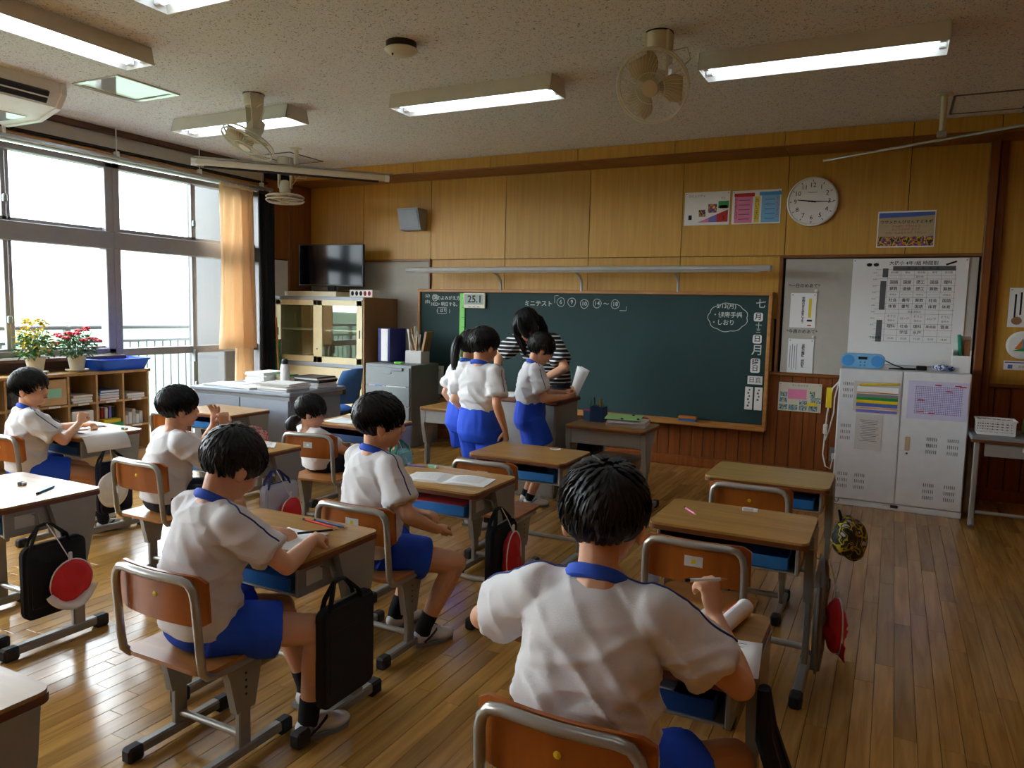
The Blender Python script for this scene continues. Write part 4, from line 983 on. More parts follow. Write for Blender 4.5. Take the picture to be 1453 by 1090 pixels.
for k in range(9): m_.ell((random.uniform(-0.07, 0.07), random.uniform(-0.05, 0.05), 0.022+0.012*random.random()), (0.04, 0.03, 0.02), RZ(random.uniform(0, 180)) @ RX(random.uniform(-30, 30)), 10, 7)
m_.build('folds', 'handkerchief', t, 60)
t = thing('file_stand', 'white file stand holding a green folder and scissors on the locker corner', 'file stand', (0.445, 6.25, 1.015))
MB().cbox((0, 0.05, 0.13), (0.115, 0.006, 0.26), 0.002).cbox((0, -0.06, 0.06), (0.115, 0.006, 0.12), 0.002).cbox((-0.055, 0, 0.08), (0.005, 0.115, 0.16), 0.002).cbox((0.055, 0, 0.08), (0.005, 0.115, 0.16), 0.002).cbox((0, 0, 0.004), (0.115, 0.115, 0.006), 0.001).build('box', 'white_plastic', t)
MB().cbox((-0.01, 0.01, 0.15), (0.02, 0.07, 0.24), 0.003, RY(-6)).build('folder', 'teal', t); MB().cbox((0.03, 0.02, 0.13), (0.04, 0.04, 0.2), 0.003).build('folder', 'brown_metal', t)
# extension lead beside the locker
t = thing('extension_lead', 'white extension lead hanging beside the locker with a yellow wrap', 'cable', (0, 6.77, 0))
MB().tube([(-0.36, -0.05, 0.88), (-0.42, -0.03, 0.80), (-0.44, -0.02, 0.68), (-0.452, -0.02, 0.56), (-0.456, -0.02, 0.45), (-0.46, -0.02, 0.36), (-0.465, -0.02, 0.24), (-0.44, -0.02, 0.14), (-0.40, -0.02, 0.12), (-0.385, -0.015, 0.22)], 0.006, 6).build('cord', 'white_plastic', t, True)
MB().tube([(-0.37, -0.05, 0.88), (-0.40, -0.03, 0.72), (-0.40, -0.02, 0.60), (-0.43, -0.02, 0.44), (-0.455, -0.02, 0.36)], 0.006, 6).build('cord', 'white_plastic', t, True)
MB().cbox((-0.443, -0.028, 0.72), (0.045, 0.012, 0.17), 0.004).build('wrap', 'yellow', t); MB().cbox((-0.457, -0.03, 0.455), (0.036, 0.025, 0.085), 0.008).build('tap', 'white_plastic', t)
t = thing('wall_socket', 'metal wall socket plate with a white plug beside the locker', 'socket', (-0.38, 6.79, 0.24)); MB().cbox((0, -0.008, 0), (0.07, 0.012, 0.12), 0.002).build('plate', 'grey_metal', t); MB().cbox((0.0, -0.03, -0.01), (0.035, 0.035, 0.045), 0.004).build('plug', 'white_plastic', t)
# side desk on the right with a basket
t = thing('side_desk', 'grey metal side desk with wood-edged top at the right wall', 'desk', (1.10, 6.05, 0))
MB().cbox((0, 0, 0.605), (1.18, 0.46, 0.03), 0.006).build('top', 'grey_metal', t); MB().cbox((0, -0.228, 0.588), (1.18, 0.012, 0.02), 0.003).build('edge_strip', 'desk_edge', t)
MB().cbox((0.02, -0.19, 0.535), (1.05, 0.02, 0.10), 0.004).build('apron', 'steel_grey', t); MB().cbox((-0.25, -0.203, 0.545), (0.09, 0.006, 0.028), 0.002).build('label_holder', 'paper', t)
for s in (-1, 1):
    for e in (-1, 1): MB().cbox((s*0.55, e*0.19, 0.29), (0.035, 0.035, 0.58), 0.006).build('leg', 'steel_grey', t)
    MB().cone((s*0.55, -0.19, 0.05), (s*0.55, -0.24, 0.012), 0.02, 0.014, 8).build('foot', 'steel_grey', t)
MB().cyl((-0.55, -0.19, 0.10), (0.55, -0.19, 0.10), 0.012, 8).build('rail', 'steel_pipe', t, True)
t = thing('plastic_basket', 'small white slotted plastic basket on the grey side desk', 'basket', (0.66, 6.02, 0.62))
b_ = MB()
for s in (-1, 1):
    for k in range(5):
        b_.cbox((0, s*0.085, 0.012+k*0.018), (0.22, 0.004, 0.009), 0.001); b_.cbox((s*0.11, 0, 0.012+k*0.018), (0.004, 0.17, 0.009), 0.001)
    for k in range(8): b_.cbox((-0.10+k*0.0286, s*0.085, 0.05), (0.007, 0.004, 0.09), 0.001)
    for k in range(6): b_.cbox((s*0.11, -0.075+k*0.03, 0.05), (0.004, 0.007, 0.09), 0.001)
    b_.cbox((0, s*0.088, 0.098), (0.236, 0.012, 0.012), 0.003); b_.cbox((s*0.114, 0, 0.098), (0.012, 0.18, 0.012), 0.003)
b_.build('slotted_sides', 'white_plastic', t); MB().cbox((0, 0, 0.004), (0.22, 0.17, 0.008), 0.002).build('base', 'white_plastic', t)
t = thing('plastic_jar', 'dark green rounded jar with a thin cord on the grey side desk', 'jar', (0.88, 6.06, 0.62)); MB().lathe([(0.001, 0), (0.05, 0.002), (0.062, 0.05), (0.058, 0.11), (0.035, 0.15)], (0, 0, 0), 18).build('jar_body', 'leaf', t, True); MB().lathe([(0.037, 0.148), (0.037, 0.165), (0.001, 0.17)], (0, 0, 0), 16).build('lid', 'black_plastic', t, True); MB().tube([(-0.05, -0.02, 0.02), (-0.09, -0.05, 0.006), (-0.12, 0.0, 0.006)], 0.003, 6).build('cord', 'ink_grey', t, True)
# ================================================================ glass cabinet, television, drawers
t = thing('glass_cabinet', 'cream metal cabinet with sliding glass doors above and solid doors below', 'cabinet', (-5.46, 6.48, 0))
W2, D2_ = 0.61, 0.29
MB().cbox((0, 0.28, 0.74), (1.22, 0.02, 1.48), 0.003).cbox((-W2, 0, 0.74), (0.02, 0.58, 1.48), 0.003).cbox((0, 0, 1.475), (1.22, 0.58, 0.02), 0.003).cbox((0, 0, 0.72), (1.2, 0.56, 0.02), 0.003).cbox((0, 0, 0.03), (1.22, 0.58, 0.06), 0.003).build('body', 'cream_metal', t)
MB().cbox((W2, 0, 0.74), (0.02, 0.58, 1.48), 0.003).build('side_panel', 'brown_metal', t)
MB().cbox((0, -0.285, 0.765), (1.22, 0.02, 0.045), 0.004).build('middle_rail', 'blue_grey_metal', t); MB().cbox((0, -0.285, 1.465), (1.22, 0.025, 0.035), 0.004).build('top_rail', 'blue_grey_metal', t)
MB().cbox((0, 0.0, 1.13), (1.18, 0.5, 0.014), 0.002).build('shelf', 'cream_metal', t)
for s, dy in ((-1, -0.275), (1, -0.288)):
    cx = s*0.295; dr = MB()
    for e in (-1, 1): dr.cbox((cx+e*0.265, dy, 1.115), (0.075, 0.016, 0.66), 0.003)
    dr.cbox((cx, dy, 0.815), (0.60, 0.016, 0.07), 0.003).cbox((cx, dy, 1.42), (0.60, 0.016, 0.06), 0.003)
    d = dr.build('glass_door', 'cream_metal', t)
    MB().box((cx, dy, 1.115), (0.46, 0.004, 0.56)).build('pane', 'cabinet_glass', d); MB().cbox((cx+s*0.268, dy-0.009, 1.10), (0.014, 0.004, 0.085), 0.002).build('pull', 'ink', d)
    d2 = MB().cbox((cx, dy+0.002, 0.40), (0.60, 0.016, 0.68), 0.003).build('lower_door', 'cream_metal', t); MB().cbox((cx+s*0.268, dy-0.008, 0.45), (0.014, 0.004, 0.085), 0.002).build('pull', 'ink', d2)
MB().lathe([(0.008, 0), (0.006, 0.006)], (0.0, -0.298, 0.93), 10, FRONT).build('lock', 'ink_grey', t)
t = thing('pump_bottle', 'white pump bottle with yellow label behind the cabinet glass', 'bottle', (-5.02, 6.35, 0.73)); MB().lathe([(0.001, 0), (0.055, 0.002), (0.055, 0.10), (0.045, 0.14), (0.018, 0.165), (0.015, 0.18)], (0, 0, 0), 18).build('bottle_body', 'white_plastic', t, True)
MB().lathe([(0.0565, 0.05), (0.0565, 0.09)], (0, 0, 0), 18, None, False).build('label_band', 'yellow', t); MB().cyl((0, 0, 0.18), (0, 0, 0.225), 0.008, 8).cbox((-0.015, 0, 0.228), (0.055, 0.018, 0.014), 0.004).build('pump', 'white_plastic', t)
for i, (x, h_, m_) in enumerate(((-5.85, 0.10, 'mint'), (-5.70, 0.06, 'ink_blue'), (-5.55, 0.09, 'lime'), (-5.35, 0.05, 'grey_metal'), (-5.22, 0.07, 'sky_blue'))):
    t = thing('storage_box', ('mint', 'dark blue', 'lime green', 'grey', 'light blue')[i]+' small box on the cabinet floor behind the glass', 'box', (x, 6.45, 0.73), 0.1*i, 'boxes behind the cabinet glass')
    MB().cbox((0, 0, h_/2), (0.11, 0.18, h_), 0.004).build('box_body', m_, t); MB().cbox((0, 0, h_+0.006), (0.116, 0.186, 0.014), 0.004).build('lid', m_, t)
t = thing('storage_box', 'flat cream box under the television on the cabinet', 'box', (-5.62, 6.42, 1.485)); MB().cbox((0, 0, 0.024), (0.72, 0.34, 0.048), 0.004).build('tray', 'cream_plastic', t); MB().cbox((0, 0, 0.05), (0.73, 0.35, 0.008), 0.003).build('lid', 'cream_plastic', t)
t = thing('television', 'black flat television reflecting the windows on top of the cabinet', 'television', (-5.50, 6.46, 1.54))
M = RZ(9)
MB().cbox((0, 0, 0.285), (0.80, 0.035, 0.455), 0.006, M).build('bezel', 'black_plastic', t); MB().cbox(M @ V((0, -0.018, 0.29)), (0.77, 0.004, 0.42), 0.001, M).build('screen', 'screen_black', t)
MB().cbox((0, 0.01, 0.035), (0.10, 0.04, 0.06), 0.004).build('neck', 'black_plastic', t); MB().cbox((0, 0, 0.006), (0.36, 0.18, 0.012), 0.004).build('stand_base', 'black_plastic', t)
t = thing('tissue_box', 'white tissue box with dark oval pattern beside the television', 'box', (-5.02, 6.42, 1.485)); MB().cbox((0, 0, 0.038), (0.30, 0.12, 0.076), 0.004).build('carton', 'paper', t)
for k in range(5): MB().ell((-0.11+k*0.055, -0.0605, 0.04), (0.02, 0.001, 0.026), None, 12, 6).build('print', 'dark_red' if k > 2 else 'ink', t); 
t = thing('drawer_cabinet', 'grey metal drawer cabinet with papers stuck on its front', 'cabinet', (-4.48, 6.38, 0))
MB().cbox((0, -0.02, 0.41), (0.56, 0.50, 0.82), 0.005).build('body', 'grey_metal', t)
for k in range(4):
    d = MB().cbox((0, -0.275, 0.115+k*0.195), (0.53, 0.016, 0.185), 0.003).build('drawer', 'grey_metal', t); MB().cbox((0, -0.287, 0.15+k*0.195), (0.10, 0.012, 0.014), 0.003).build('handle', 'aluminium', d)
def dpaper(lbl, x, z, w_, h_, mat, rot=0):
    t = thing('notice_sheet', lbl, 'notice', (x, 6.108, z)); MB().cbox((0, -0.003, 0), (w_, 0.003, h_), 0.0005, RY(rot)).build('sheet', mat, t); return t
p = dpaper('violet leaflet with two blue squares clipped on the drawer cabinet', -4.62, 0.50, 0.20, 0.34, 'paper', 3)
p.children[0].data.materials[0] = MATS['violet_paper']
patch(p, 0.03, 0.07, 0.09, 0.07, 'sky_blue', 6); patch(p, 0.03, -0.02, 0.09, 0.07, 'sky_blue', 6); patch(p, 0.05, -0.11, 0.06, 0.06, 'purple', 6)
p = dpaper('large white sheet hanging from clips on the drawer cabinet', -4.38, 0.585, 0.24, 0.38, 'paper'); MB().cbox((0.02, -0.02, 0.19), (0.14, 0.02, 0.03), 0.004).build('clip', 'grey_metal', p)
for k in range(3): tag(MB().bar((-4.50, 6.08, 0.34-k*0.085), (-4.28, 6.08, 0.365-k*0.085), 0.014, 0.018).build('magnet_bar', 'yellow'), ('upper', 'middle', 'lowest')[k]+' yellow magnet bar on the drawer cabinet front', 'magnet', 'yellow bars')
t = thing('ring_binder', 'thick blue ring binder standing upright on the drawer cabinet', 'binder', (-4.66, 6.42, 0.82), -0.1)
MB().cbox((-0.075, 0, 0.18), (0.012, 0.25, 0.34), 0.003).cbox((0.075, 0, 0.18), (0.012, 0.25, 0.34), 0.003).cbox((0, -0.125, 0.18), (0.14, 0.006, 0.34), 0.002).build('cover', 'ink_blue', t)
t.children[0].data.materials[0] = pm('binder_blue', (36, 44, 120), 0.5)
MB().cbox((0.0, -0.02, 0.18), (0.11, 0.19, 0.32), 0.004).build('pages', 'paper_grey', t); MB().cbox((0.015, -0.1305, 0.18), (0.09, 0.004, 0.33), 0.001).build('spine_label', 'paper', t)
t = thing('pen_stand', 'pale grey box crammed with rolled papers and sticks on the drawer cabinet', 'pen stand', (-4.36, 6.45, 0.82))
MB().cbox((0, 0, 0.065), (0.20, 0.16, 0.13), 0.006).build('box', 'paper_grey', t)
for k in range(11):
    a = random.uniform(-0.2, 0.2); x = random.uniform(-0.08, 0.08); y = random.uniform(-0.06, 0.06); h_ = random.uniform(0.24, 0.38)
    MB().cyl((x, y, 0.10), (x+a*0.3, y+random.uniform(-0.03, 0.03), h_), random.choice((0.007, 0.010, 0.013)), 7).build('stick', random.choice(('paper', 'paper_grey', 'frame_wood', 'cream_plastic')), t, True)
MB().cbox((0.10, 0.02, 0.20), (0.03, 0.12, 0.26), 0.004, RY(12)).build('folder', 'brown_metal', t)
t = tag(MB().cbox((-4.42, 6.20, 0.832), (0.09, 0.04, 0.022), 0.006).build('magnet_eraser', 'lime'), 'small lime green eraser on the front edge of the drawer cabinet', 'eraser')
t = thing('cloth_banner', 'green cloth banner leaning in the corner behind the teacher desk', 'banner', (-6.0, 6.14, 0)); MB().cbox((0.0, 0, 0.72), (0.11, 0.03, 0.56), 0.006).build('cloth', 'teal', t); MB().cbox((0, 0, 1.005), (0.13, 0.035, 0.02), 0.004).build('bar', 'frame_wood', t); MB().cyl((0.0, 0.02, 0), (0.0, 0.02, 1.0), 0.010, 8).build('pole', 'frame_wood', t)
tag(MB().cyl((-5.78, 5.98, 0.0), (-5.92, 6.06, 1.25), 0.011, 8).build('pointer_stick', 'frame_wood', None, True), 'thin wooden stick leaning by the black curtain', 'stick')
# ================================================================ teacher's desk and chair
t = thing('teacher_desk', 'grey steel teacher desk covered in papers beside the windows', 'desk', (-4.56, 4.59, 0), 0.05)
MB().cbox((0, 0, 0.705), (1.02, 0.70, 0.03), 0.006).build('top', 'blue_grey_metal', t); MB().cbox((0, 0, 0.67), (0.98, 0.66, 0.04), 0.004).build('under_frame', 'grey_metal', t)
MB().cbox((-0.24, -0.325, 0.36), (0.47, 0.02, 0.60), 0.003).build('modesty_panel', 'blue_grey_metal', t); MB().cbox((0.24, -0.325, 0.36), (0.48, 0.02, 0.60), 0.003).build('modesty_panel', 'blue_grey_metal', t)
MB().cbox((0.30, 0.0, 0.36), (0.36, 0.62, 0.60), 0.004).build('pedestal', 'blue_grey_metal', t); MB().cbox((-0.47, 0, 0.35), (0.04, 0.62, 0.62), 0.004).build('side_panel', 'blue_grey_metal', t)
for k in range(3): d = MB().cbox((0.30, 0.318, 0.14+k*0.20), (0.34, 0.014, 0.19), 0.003).build('drawer', 'grey_metal', t); MB().cbox((0.30, 0.331, 0.19+k*0.2), (0.12, 0.012, 0.015), 0.003).build('handle', 'aluminium', d)
def stack(x, y, z, n, w_, d_, lbl, rz=0, mats=('paper',), th=0.004, name='paper_stack', cat='papers', group=None):
    t = thing(name, lbl, cat, (x, y, z), rz, group); hh = 0
    for k in range(n):
        q = th*random.uniform(0.7, 1.3)
        MB().cbox((random.uniform(-0.012, 0.012), random.uniform(-0.012, 0.012), hh+q/2), (w_, d_, q*0.94), 0.0006, RZ(random.uniform(-5, 5))).build('sheet', random.choice(mats), t); hh += q
    return t
stack(-4.86, 4.44, 0.72, 3, 0.30, 0.25, 'thin spread of white sheets at the window end of the teacher desk', 0.15)
stack(-4.54, 4.38, 0.72, 4, 0.26, 0.22, 'grey printed sheets fanned in the middle of the teacher desk', -0.2, ('paper', 'paper_grey'))
stack(-4.24, 4.42, 0.72, 8, 0.30, 0.26, 'pile of white papers at the inner corner of the teacher desk', 0.08, ('paper', 'paper_grey'), 0.008)
stack(-4.72, 4.72, 0.72, 9, 0.20, 0.28, 'tall neat stack of white cards on the teacher desk', 0.05, ('paper',), 0.010)
stack(-4.22, 4.76, 0.72, 7, 0.26, 0.22, 'stack of books and folders on the teacher desk before the office chair', -0.05, ('paper_grey', 'paper', 'black_plastic'), 0.014)
t = thing('storage_box', 'small olive box on the teacher desk beside the white bottle', 'box', (-4.52, 4.74, 0.72)); MB().cbox((0, 0, 0.04), (0.15, 0.10, 0.08), 0.004).build('box_body', 'beige_plastic', t); MB().cbox((0, 0, 0.083), (0.175, 0.105, 0.012), 0.003).build('lid', 'leaf', t)
t = thing('water_bottle', 'white bottle with black cap standing on the teacher desk', 'bottle', (-4.42, 4.62, 0.72)); MB().lathe([(0.001, 0), (0.036, 0.002), (0.037, 0.15), (0.030, 0.175), (0.024, 0.185)], (0, 0, 0), 18).build('bottle_body', 'white_plastic', t, True); MB().lathe([(0.025, 0.183), (0.026, 0.215), (0.016, 0.225), (0.001, 0.226)], (0, 0, 0), 16).build('cap', 'black_plastic', t, True)
t = thing('office_chair', 'blue office chair with black arms behind the teacher desk', 'chair', (-4.68, 5.42, 0), -1.25)
MB().ell((0, 0.0, 0.43), (0.24, 0.24, 0.05), None, 20, 10).build('seat', 'blue_fabric', t, True)
MB().cbox((0, 0.0, 0.395), (0.40, 0.40, 0.03), 0.01).build('seat_shell', 'black_plastic', t)
bk = MB(); vs = []; fs = []
for off in (0, 0.045):
    for j in range(9):
        for i in range(11):
            u = -1+i/5; q = j/8; wd = 0.20*(1-0.55*max(0, q-0.55)**2*4)*(0.86+0.14*min(1, q*3)); vs.append((u*wd, 0.21-0.05*(1-u*u)*-1 - 0.09*u*u*0.6 + off + 0.05*q, 0.50+0.32*q - 0.02*u*u*q))
for j in range(8):
    for i in range(10): a = j*11+i; fs += [(a, a+1, a+12, a+11), (99+a, 99+a+11, 99+a+12, 99+a+1)]
for i in range(10): fs += [(i, 99+i, 100+i, i+1), (88+i, 89+i, 188+i, 187+i)]
for j in range(8): fs += [(j*11, j*11+11, 99+j*11+11, 99+j*11), (j*11+10, 99+j*11+10, 99+j*11+21, j*11+21)]
bk.add(vs, fs).build('backrest', 'blue_fabric', t, 60)
MB().bar((0, 0.24, 0.40), (0, 0.31, 0.56), 0.06, 0.02).build('back_bracket', 'black_plastic', t)
for s in (-1, 1): MB().tube([(s*0.19, 0.26, 0.62), (s*0.26, 0.18, 0.62), (s*0.275, 0.02, 0.60), (s*0.265, -0.08, 0.56), (s*0.25, -0.02, 0.47), (s*0.20, 0.05, 0.40)], 0.018, 8, flat=1.5).build('armrest', 'black_plastic', t, True)
MB().cyl((0, 0, 0.10), (0, 0, 0.40), 0.028, 10).build('gas_post', 'black_plastic', t, True)
for k in range(5):
    a = 2*pi*k/5; lg = MB().bar((0, 0, 0.10), (0.26*math.cos(a), 0.26*math.sin(a), 0.07), 0.04, 0.03).build('base_leg', 'black_plastic', t); MB().cyl((0.26*math.cos(a), 0.26*math.sin(a)-0.012, 0.027), (0.26*math.cos(a), 0.26*math.sin(a)+0.012, 0.027), 0.027, 12).build('caster', 'black_plastic', lg)
# ================================================================ podium
t = thing('teacher_podium', 'grey metal teaching podium with wood top in front of the chalkboard', 'podium', (-2.45, 5.20, 0))
MB().cbox((0, 0, 0.715), (0.62, 0.46, 0.03), 0.006).build('top', 'desk_edge', t); MB().cbox((0, -0.205, 0.36), (0.57, 0.02, 0.68), 0.004).build('front_panel', 'steel_grey', t)
for s in (-1, 1): MB().cbox((s*0.285, 0, 0.36), (0.02, 0.42, 0.68), 0.004).build('side_panel', 'steel_grey', t)
MB().cbox((0, 0, 0.36), (0.55, 0.40, 0.015), 0.003).build('shelf', 'steel_grey', t); MB().cbox((0, -0.0, 0.03), (0.58, 0.42, 0.06), 0.004).build('plinth', 'steel_grey', t)
t = thing('mesh_basket', 'black wire basket with a dark bag beside the podium', 'basket', (-2.03, 5.36, 0)); b_ = MB()
for z in (0.05, 0.12, 0.19, 0.26, 0.33, 0.40, 0.47): b_.tube([(-0.08, -0.14, z), (0.08, -0.14, z), (0.08, 0.14, z), (-0.08, 0.14, z)], 0.004, 5, True)
for k in range(5):
    for s in (-1, 1): b_.cyl((-0.08+0.04*k, s*0.14, 0.03), (-0.08+0.04*k, s*0.14, 0.48), 0.003, 5); b_.cyl((s*0.08, -0.14+0.07*k, 0.03), (s*0.08, -0.14+0.07*k, 0.48), 0.003, 5)
b_.build('wires', 'black_plastic', t); MB().cbox((0, 0, 0.26), (0.14, 0.26, 0.44), 0.02).build('bag', 'black_cloth', t)
stack(-2.33, 5.10, 0.73, 5, 0.34, 0.25, 'blue workbooks stacked on the podium corner', 0.25, ('sky_blue', 'paper', 'light_blue'), 0.009, 'book_stack', 'books')
stack(-2.36, 5.34, 0.73, 4, 0.30, 0.24, 'white booklets and dark folder lying behind the blue workbooks', -0.3, ('paper', 'black_plastic', 'paper'), 0.014, 'book_stack', 'books')
stack(-2.63, 5.14, 0.73, 3, 0.20, 0.20, 'white worksheets in front of the striped-shirt person on the podium', 0.0)
# ================================================================ low shelf under the windows
sx0, sx1 = -6.08, -5.75
t = thing('cubby_shelf', 'low wooden cubby shelf under the windows holding books and boxes', 'shelf', (-5.915, 0, 0))
yA, yB2 = 0.6, 4.37; hh = 0.81
MB().cbox((0, (yA+yB2)/2, hh-0.012), (0.36, yB2-yA+0.02, 0.024), 0.004).build('top', 'desk_top', t); MB().cbox((0, (yA+yB2)/2, 0.05), (0.33, yB2-yA, 0.10), 0.003).build('base', 'cream_metal', t)
MB().cbox((-0.16, (yA+yB2)/2, 0.42), (0.01, yB2-yA, 0.76), 0.002).build('back_panel', 'ply_seat', t)
wood('shelf_wood', (186, 150, 98), (206, 172, 120), (30, 3, 3), 0.45, 0.06)
for k in range(17):
    yy = yB2-0.009 - k*0.2356; MB().cbox((0.0, yy, 0.445), (0.33, 0.018, 0.69), 0.002).build('divider', 'shelf_wood', t)
for z in (0.105, 0.33, 0.555): MB().cbox((0, (yA+yB2)/2, z), (0.325, yB2-yA, 0.018), 0.002).build('shelf_board', 'shelf_wood', t)
t.children[0].data.materials[0] = MATS['shelf_wood']; t.children[1].data.materials[0] = MATS['shelf_wood']; t.children[2].data.materials[0] = MATS['shelf_wood']
for k in range(8):
    for z in (0.785, 0.555, 0.33): MB().cbox((0.1665, yB2-0.125-k*0.2356, z if z < 0.7 else 0.797), (0.002, 0.09, 0.016), 0.0004).build('name_label', 'paper', t)
def cub(c, r): return (-5.90, yB2-0.127-c*0.2356, (0.564, 0.339, 0.114)[r])
x, y, z = cub(3, 0); t = thing('storage_box', 'wooden drawer box with pale label filling one cubby', 'box', (x+0.005, y, z)); MB().cbox((0, 0, 0.105), (0.29, 0.205, 0.20), 0.003).build('box_body', 'shelf_wood', t); MB().cbox((0.147, 0, 0.10), (0.003, 0.12, 0.07), 0.0006).build('label_card', 'mint', t)
def books_flat(c, r, cols, lbl):
    x, y, z = cub(c, r)
    for i, m_ in enumerate(cols):
        t = thing('book', lbl % ('bottom', 'second', 'third', 'fourth')[i], 'book', (x+0.03, y, z+0.022*i), random.uniform(-0.06, 0.06), 'books lying in the cubbies')
        MB().cbox((0, 0, 0.0105), (0.22, 0.165, 0.020), 0.002).build('cover', m_, t); MB().cbox((0.003, 0.003, 0.0105), (0.218, 0.163, 0.014), 0.001).build('pages', 'paper', t)
books_flat(2, 0, ('paper_grey', 'paper', 'paper_grey'), 'pale book lying flat in the cubby beside the drawer box, %s in the pile')
books_flat(1, 0, ('pink', 'paper', 'sky_blue', 'blue_tray'), 'book lying flat in the cubby below the blue basket, %s in the pile')
books_flat(0, 0, ('paper', 'paper_grey'), 'thin white book lying flat in the end cubby, %s of two')
x, y, z = cub(2, 1); t = thing('storage_box', 'white cardboard box in a lower cubby beside upright books', 'box', (x+0.04, y, z)); MB().cbox((0, 0, 0.08), (0.2, 0.18, 0.16), 0.003).build('box_body', 'paper', t); MB().cbox((0.101, 0, 0.12), (0.002, 0.10, 0.03), 0.0005).build('label_card', 'paper_grey', t)
x, y, z = cub(1, 1)
for i, (m_, nm) in enumerate((('brown_metal', 'brown'), ('dark_red', 'dark red'), ('paper_grey', 'grey'), ('purple', 'violet'), ('ink', 'black'))):
    t = thing('book', nm+' book standing upright in a lower cubby', 'book', (x, y-0.075+i*0.034, z), 0, 'books standing in the cubby'); MB().cbox((0, 0, 0.085), (0.2, 0.026, 0.17-0.012*(i % 3)), 0.002).build('cover', m_, t); MB().cbox((-0.004, 0, 0.088), (0.2, 0.019, 0.172-0.012*(i % 3)), 0.001).build('pages', 'paper', t)
t = thing('storage_box', 'green box with yellow book on top sticking out of a lower cubby', 'box', (x+0.13, y, z)); MB().cbox((0, 0, 0.02), (0.09, 0.19, 0.04), 0.003).build('box_body', 'green', t); MB().cbox((0, 0, 0.055), (0.08, 0.15, 0.03), 0.003).build('lid', 'yellow', t)
x, y, z = cub(0, 1)
for i in range(5): t = tag(MB().cbox((x+0.06, y-0.07+0.034*i, z+0.04+0.012*(i % 3)), (0.12, 0.030, 0.08+0.024*(i % 3)), 0.003).build('small_carton', 'white_plastic' if i % 2 else 'paper_grey'), ('shortest', 'tallest middle', 'second', 'fourth', 'last')[i]+' small white carton in the end cubby', 'box', 'small cartons')
for c, r, m_, nm in ((3, 1, 'grey_cloth', 'grey'), (4, 0, 'ink_grey', 'slate'), (5, 0, 'brown_metal', 'brown'), (5, 1, 'ink_blue', 'blue'), (4, 1, 'paper', 'white'), (6, 0, 'mint', 'mint')):
    x, y, z = cub(c, r); t = thing('school_bag', 'folded %s bundle stowed in a cubby of the low shelf' % nm, 'bag', (x, y, z), 0, 'bundles in cubbies'); MB().cbox((0, 0, 0.06), (0.22, 0.17, 0.12), 0.03).build('bundle', m_, t); MB().tube([(0.12, -0.05, 0.08), (0.14, -0.03, 0.11), (0.14, 0.03, 0.11), (0.12, 0.05, 0.08)], 0.008, 6).build('strap', m_, t)
# plants and blue basket on the shelf
def pot_plant(y, lbl, kind):
    t = thing('potted_plant', lbl, 'plant', (-5.875, y, 0.81))
    MB().lathe([(0.001, 0.0), (0.075, 0.002), (0.088, 0.018), (0.086, 0.022), (0.07, 0.01), (0.001, 0.008)], (0, 0, 0), 20).build('saucer', 'cream_plastic', t, True)
    MB().lathe([(0.05, 0.012), (0.068, 0.12), (0.076, 0.125), (0.076, 0.14), (0.068, 0.14), (0.06, 0.11), (0.001, 0.11)], (0, 0, 0), 20).build('pot', 'cream_plastic', t, True)
    MB().lathe([(0.062, 0.112), (0.03, 0.122), (0.001, 0.124)], (0, 0, 0), 14).build('soil', 'soil', t)
    st = MB(); lf = MB(); fl_ = MB()
    n = 46 if kind == 'yellow' else 40
    for k in range(26):
        a = random.uniform(0, 2*pi); r = random.uniform(0.02, 0.12); h_ = random.uniform(0.10, 0.25); st.tube([(0.2*r*math.cos(a), 0.2*r*math.sin(a), 0.11), (0.6*r*math.cos(a), 0.6*r*math.sin(a), 0.13+h_*0.5), (r*math.cos(a), r*math.sin(a), 0.13+h_)], 0.0022, 4)
    def leaf(m, c, L, wd, a, tilt):
        M = RZ(math.degrees(a)) @ RY(tilt); m.add([V(c), V(c)+M @ V((L*0.5, wd, 0.008)), V(c)+M @ V((L, 0, -0.004)), V(c)+M @ V((L*0.5, -wd, 0.008))], [(0, 1, 2), (0, 2, 3)])
    for k in range(230):
        a = random.uniform(0, 2*pi); z = random.uniform(0.13, 0.30); rr = 0.13*math.sqrt(random.random())*(1.1-0.5*abs(z-0.20)/0.12)
        leaf(lf, (rr*math.cos(a), rr*math.sin(a), z), random.uniform(0.03, 0.05), random.uniform(0.011, 0.018), a+random.uniform(-0.8, 0.8), random.uniform(-20, 50))
    st.build('stems', 'leaf', t); f = lf.build('foliage', 'leaf', t); f['kind'] = 'stuff'
    if kind == 'yellow':
        for k in range(190):
            a = random.uniform(0, 2*pi); z = random.uniform(0.17, 0.42); rr = 0.135*math.sqrt(random.random())*(1.0-0.55*abs(z-0.25)/0.17)
            leaf(fl_, (rr*math.cos(a), rr*math.sin(a), z), random.uniform(0.03, 0.045), random.uniform(0.012, 0.018), a+random.uniform(-0.8, 0.8), random.uniform(-30, 40))
        f = fl_.build('yellow_leaves', 'leaf_yellow', t); f['kind'] = 'stuff'
    else:
        for k in range(17):
            a = 2*pi*k*0.382; r = 0.165*math.sqrt((k+0.5)/17); z = 0.345-0.10*(r/0.165)**2+random.uniform(-0.03, 0.03); m = MB(); c = V((r*math.cos(a), r*math.sin(a), z))
            st2 = None
            for i in range(5):
                b = 2*pi*i/5+k
                for q in (0.35, 0.9): m.ell(c+V((0.018*math.cos(b+q)*q*1.3, 0.018*math.sin(b+q)*q*1.3, 0.012-0.012*q)), (0.014, 0.014, 0.008), RZ(math.degrees(b)) @ RY(40*q), 6, 4)
            m.build('flower', 'petal_red', t, True)
    return t
pot_plant(3.48, 'potted plant with yellow and green leaves on the low shelf', 'yellow')
pot_plant(3.81, 'potted geranium with red flower heads on the low shelf', 'red')
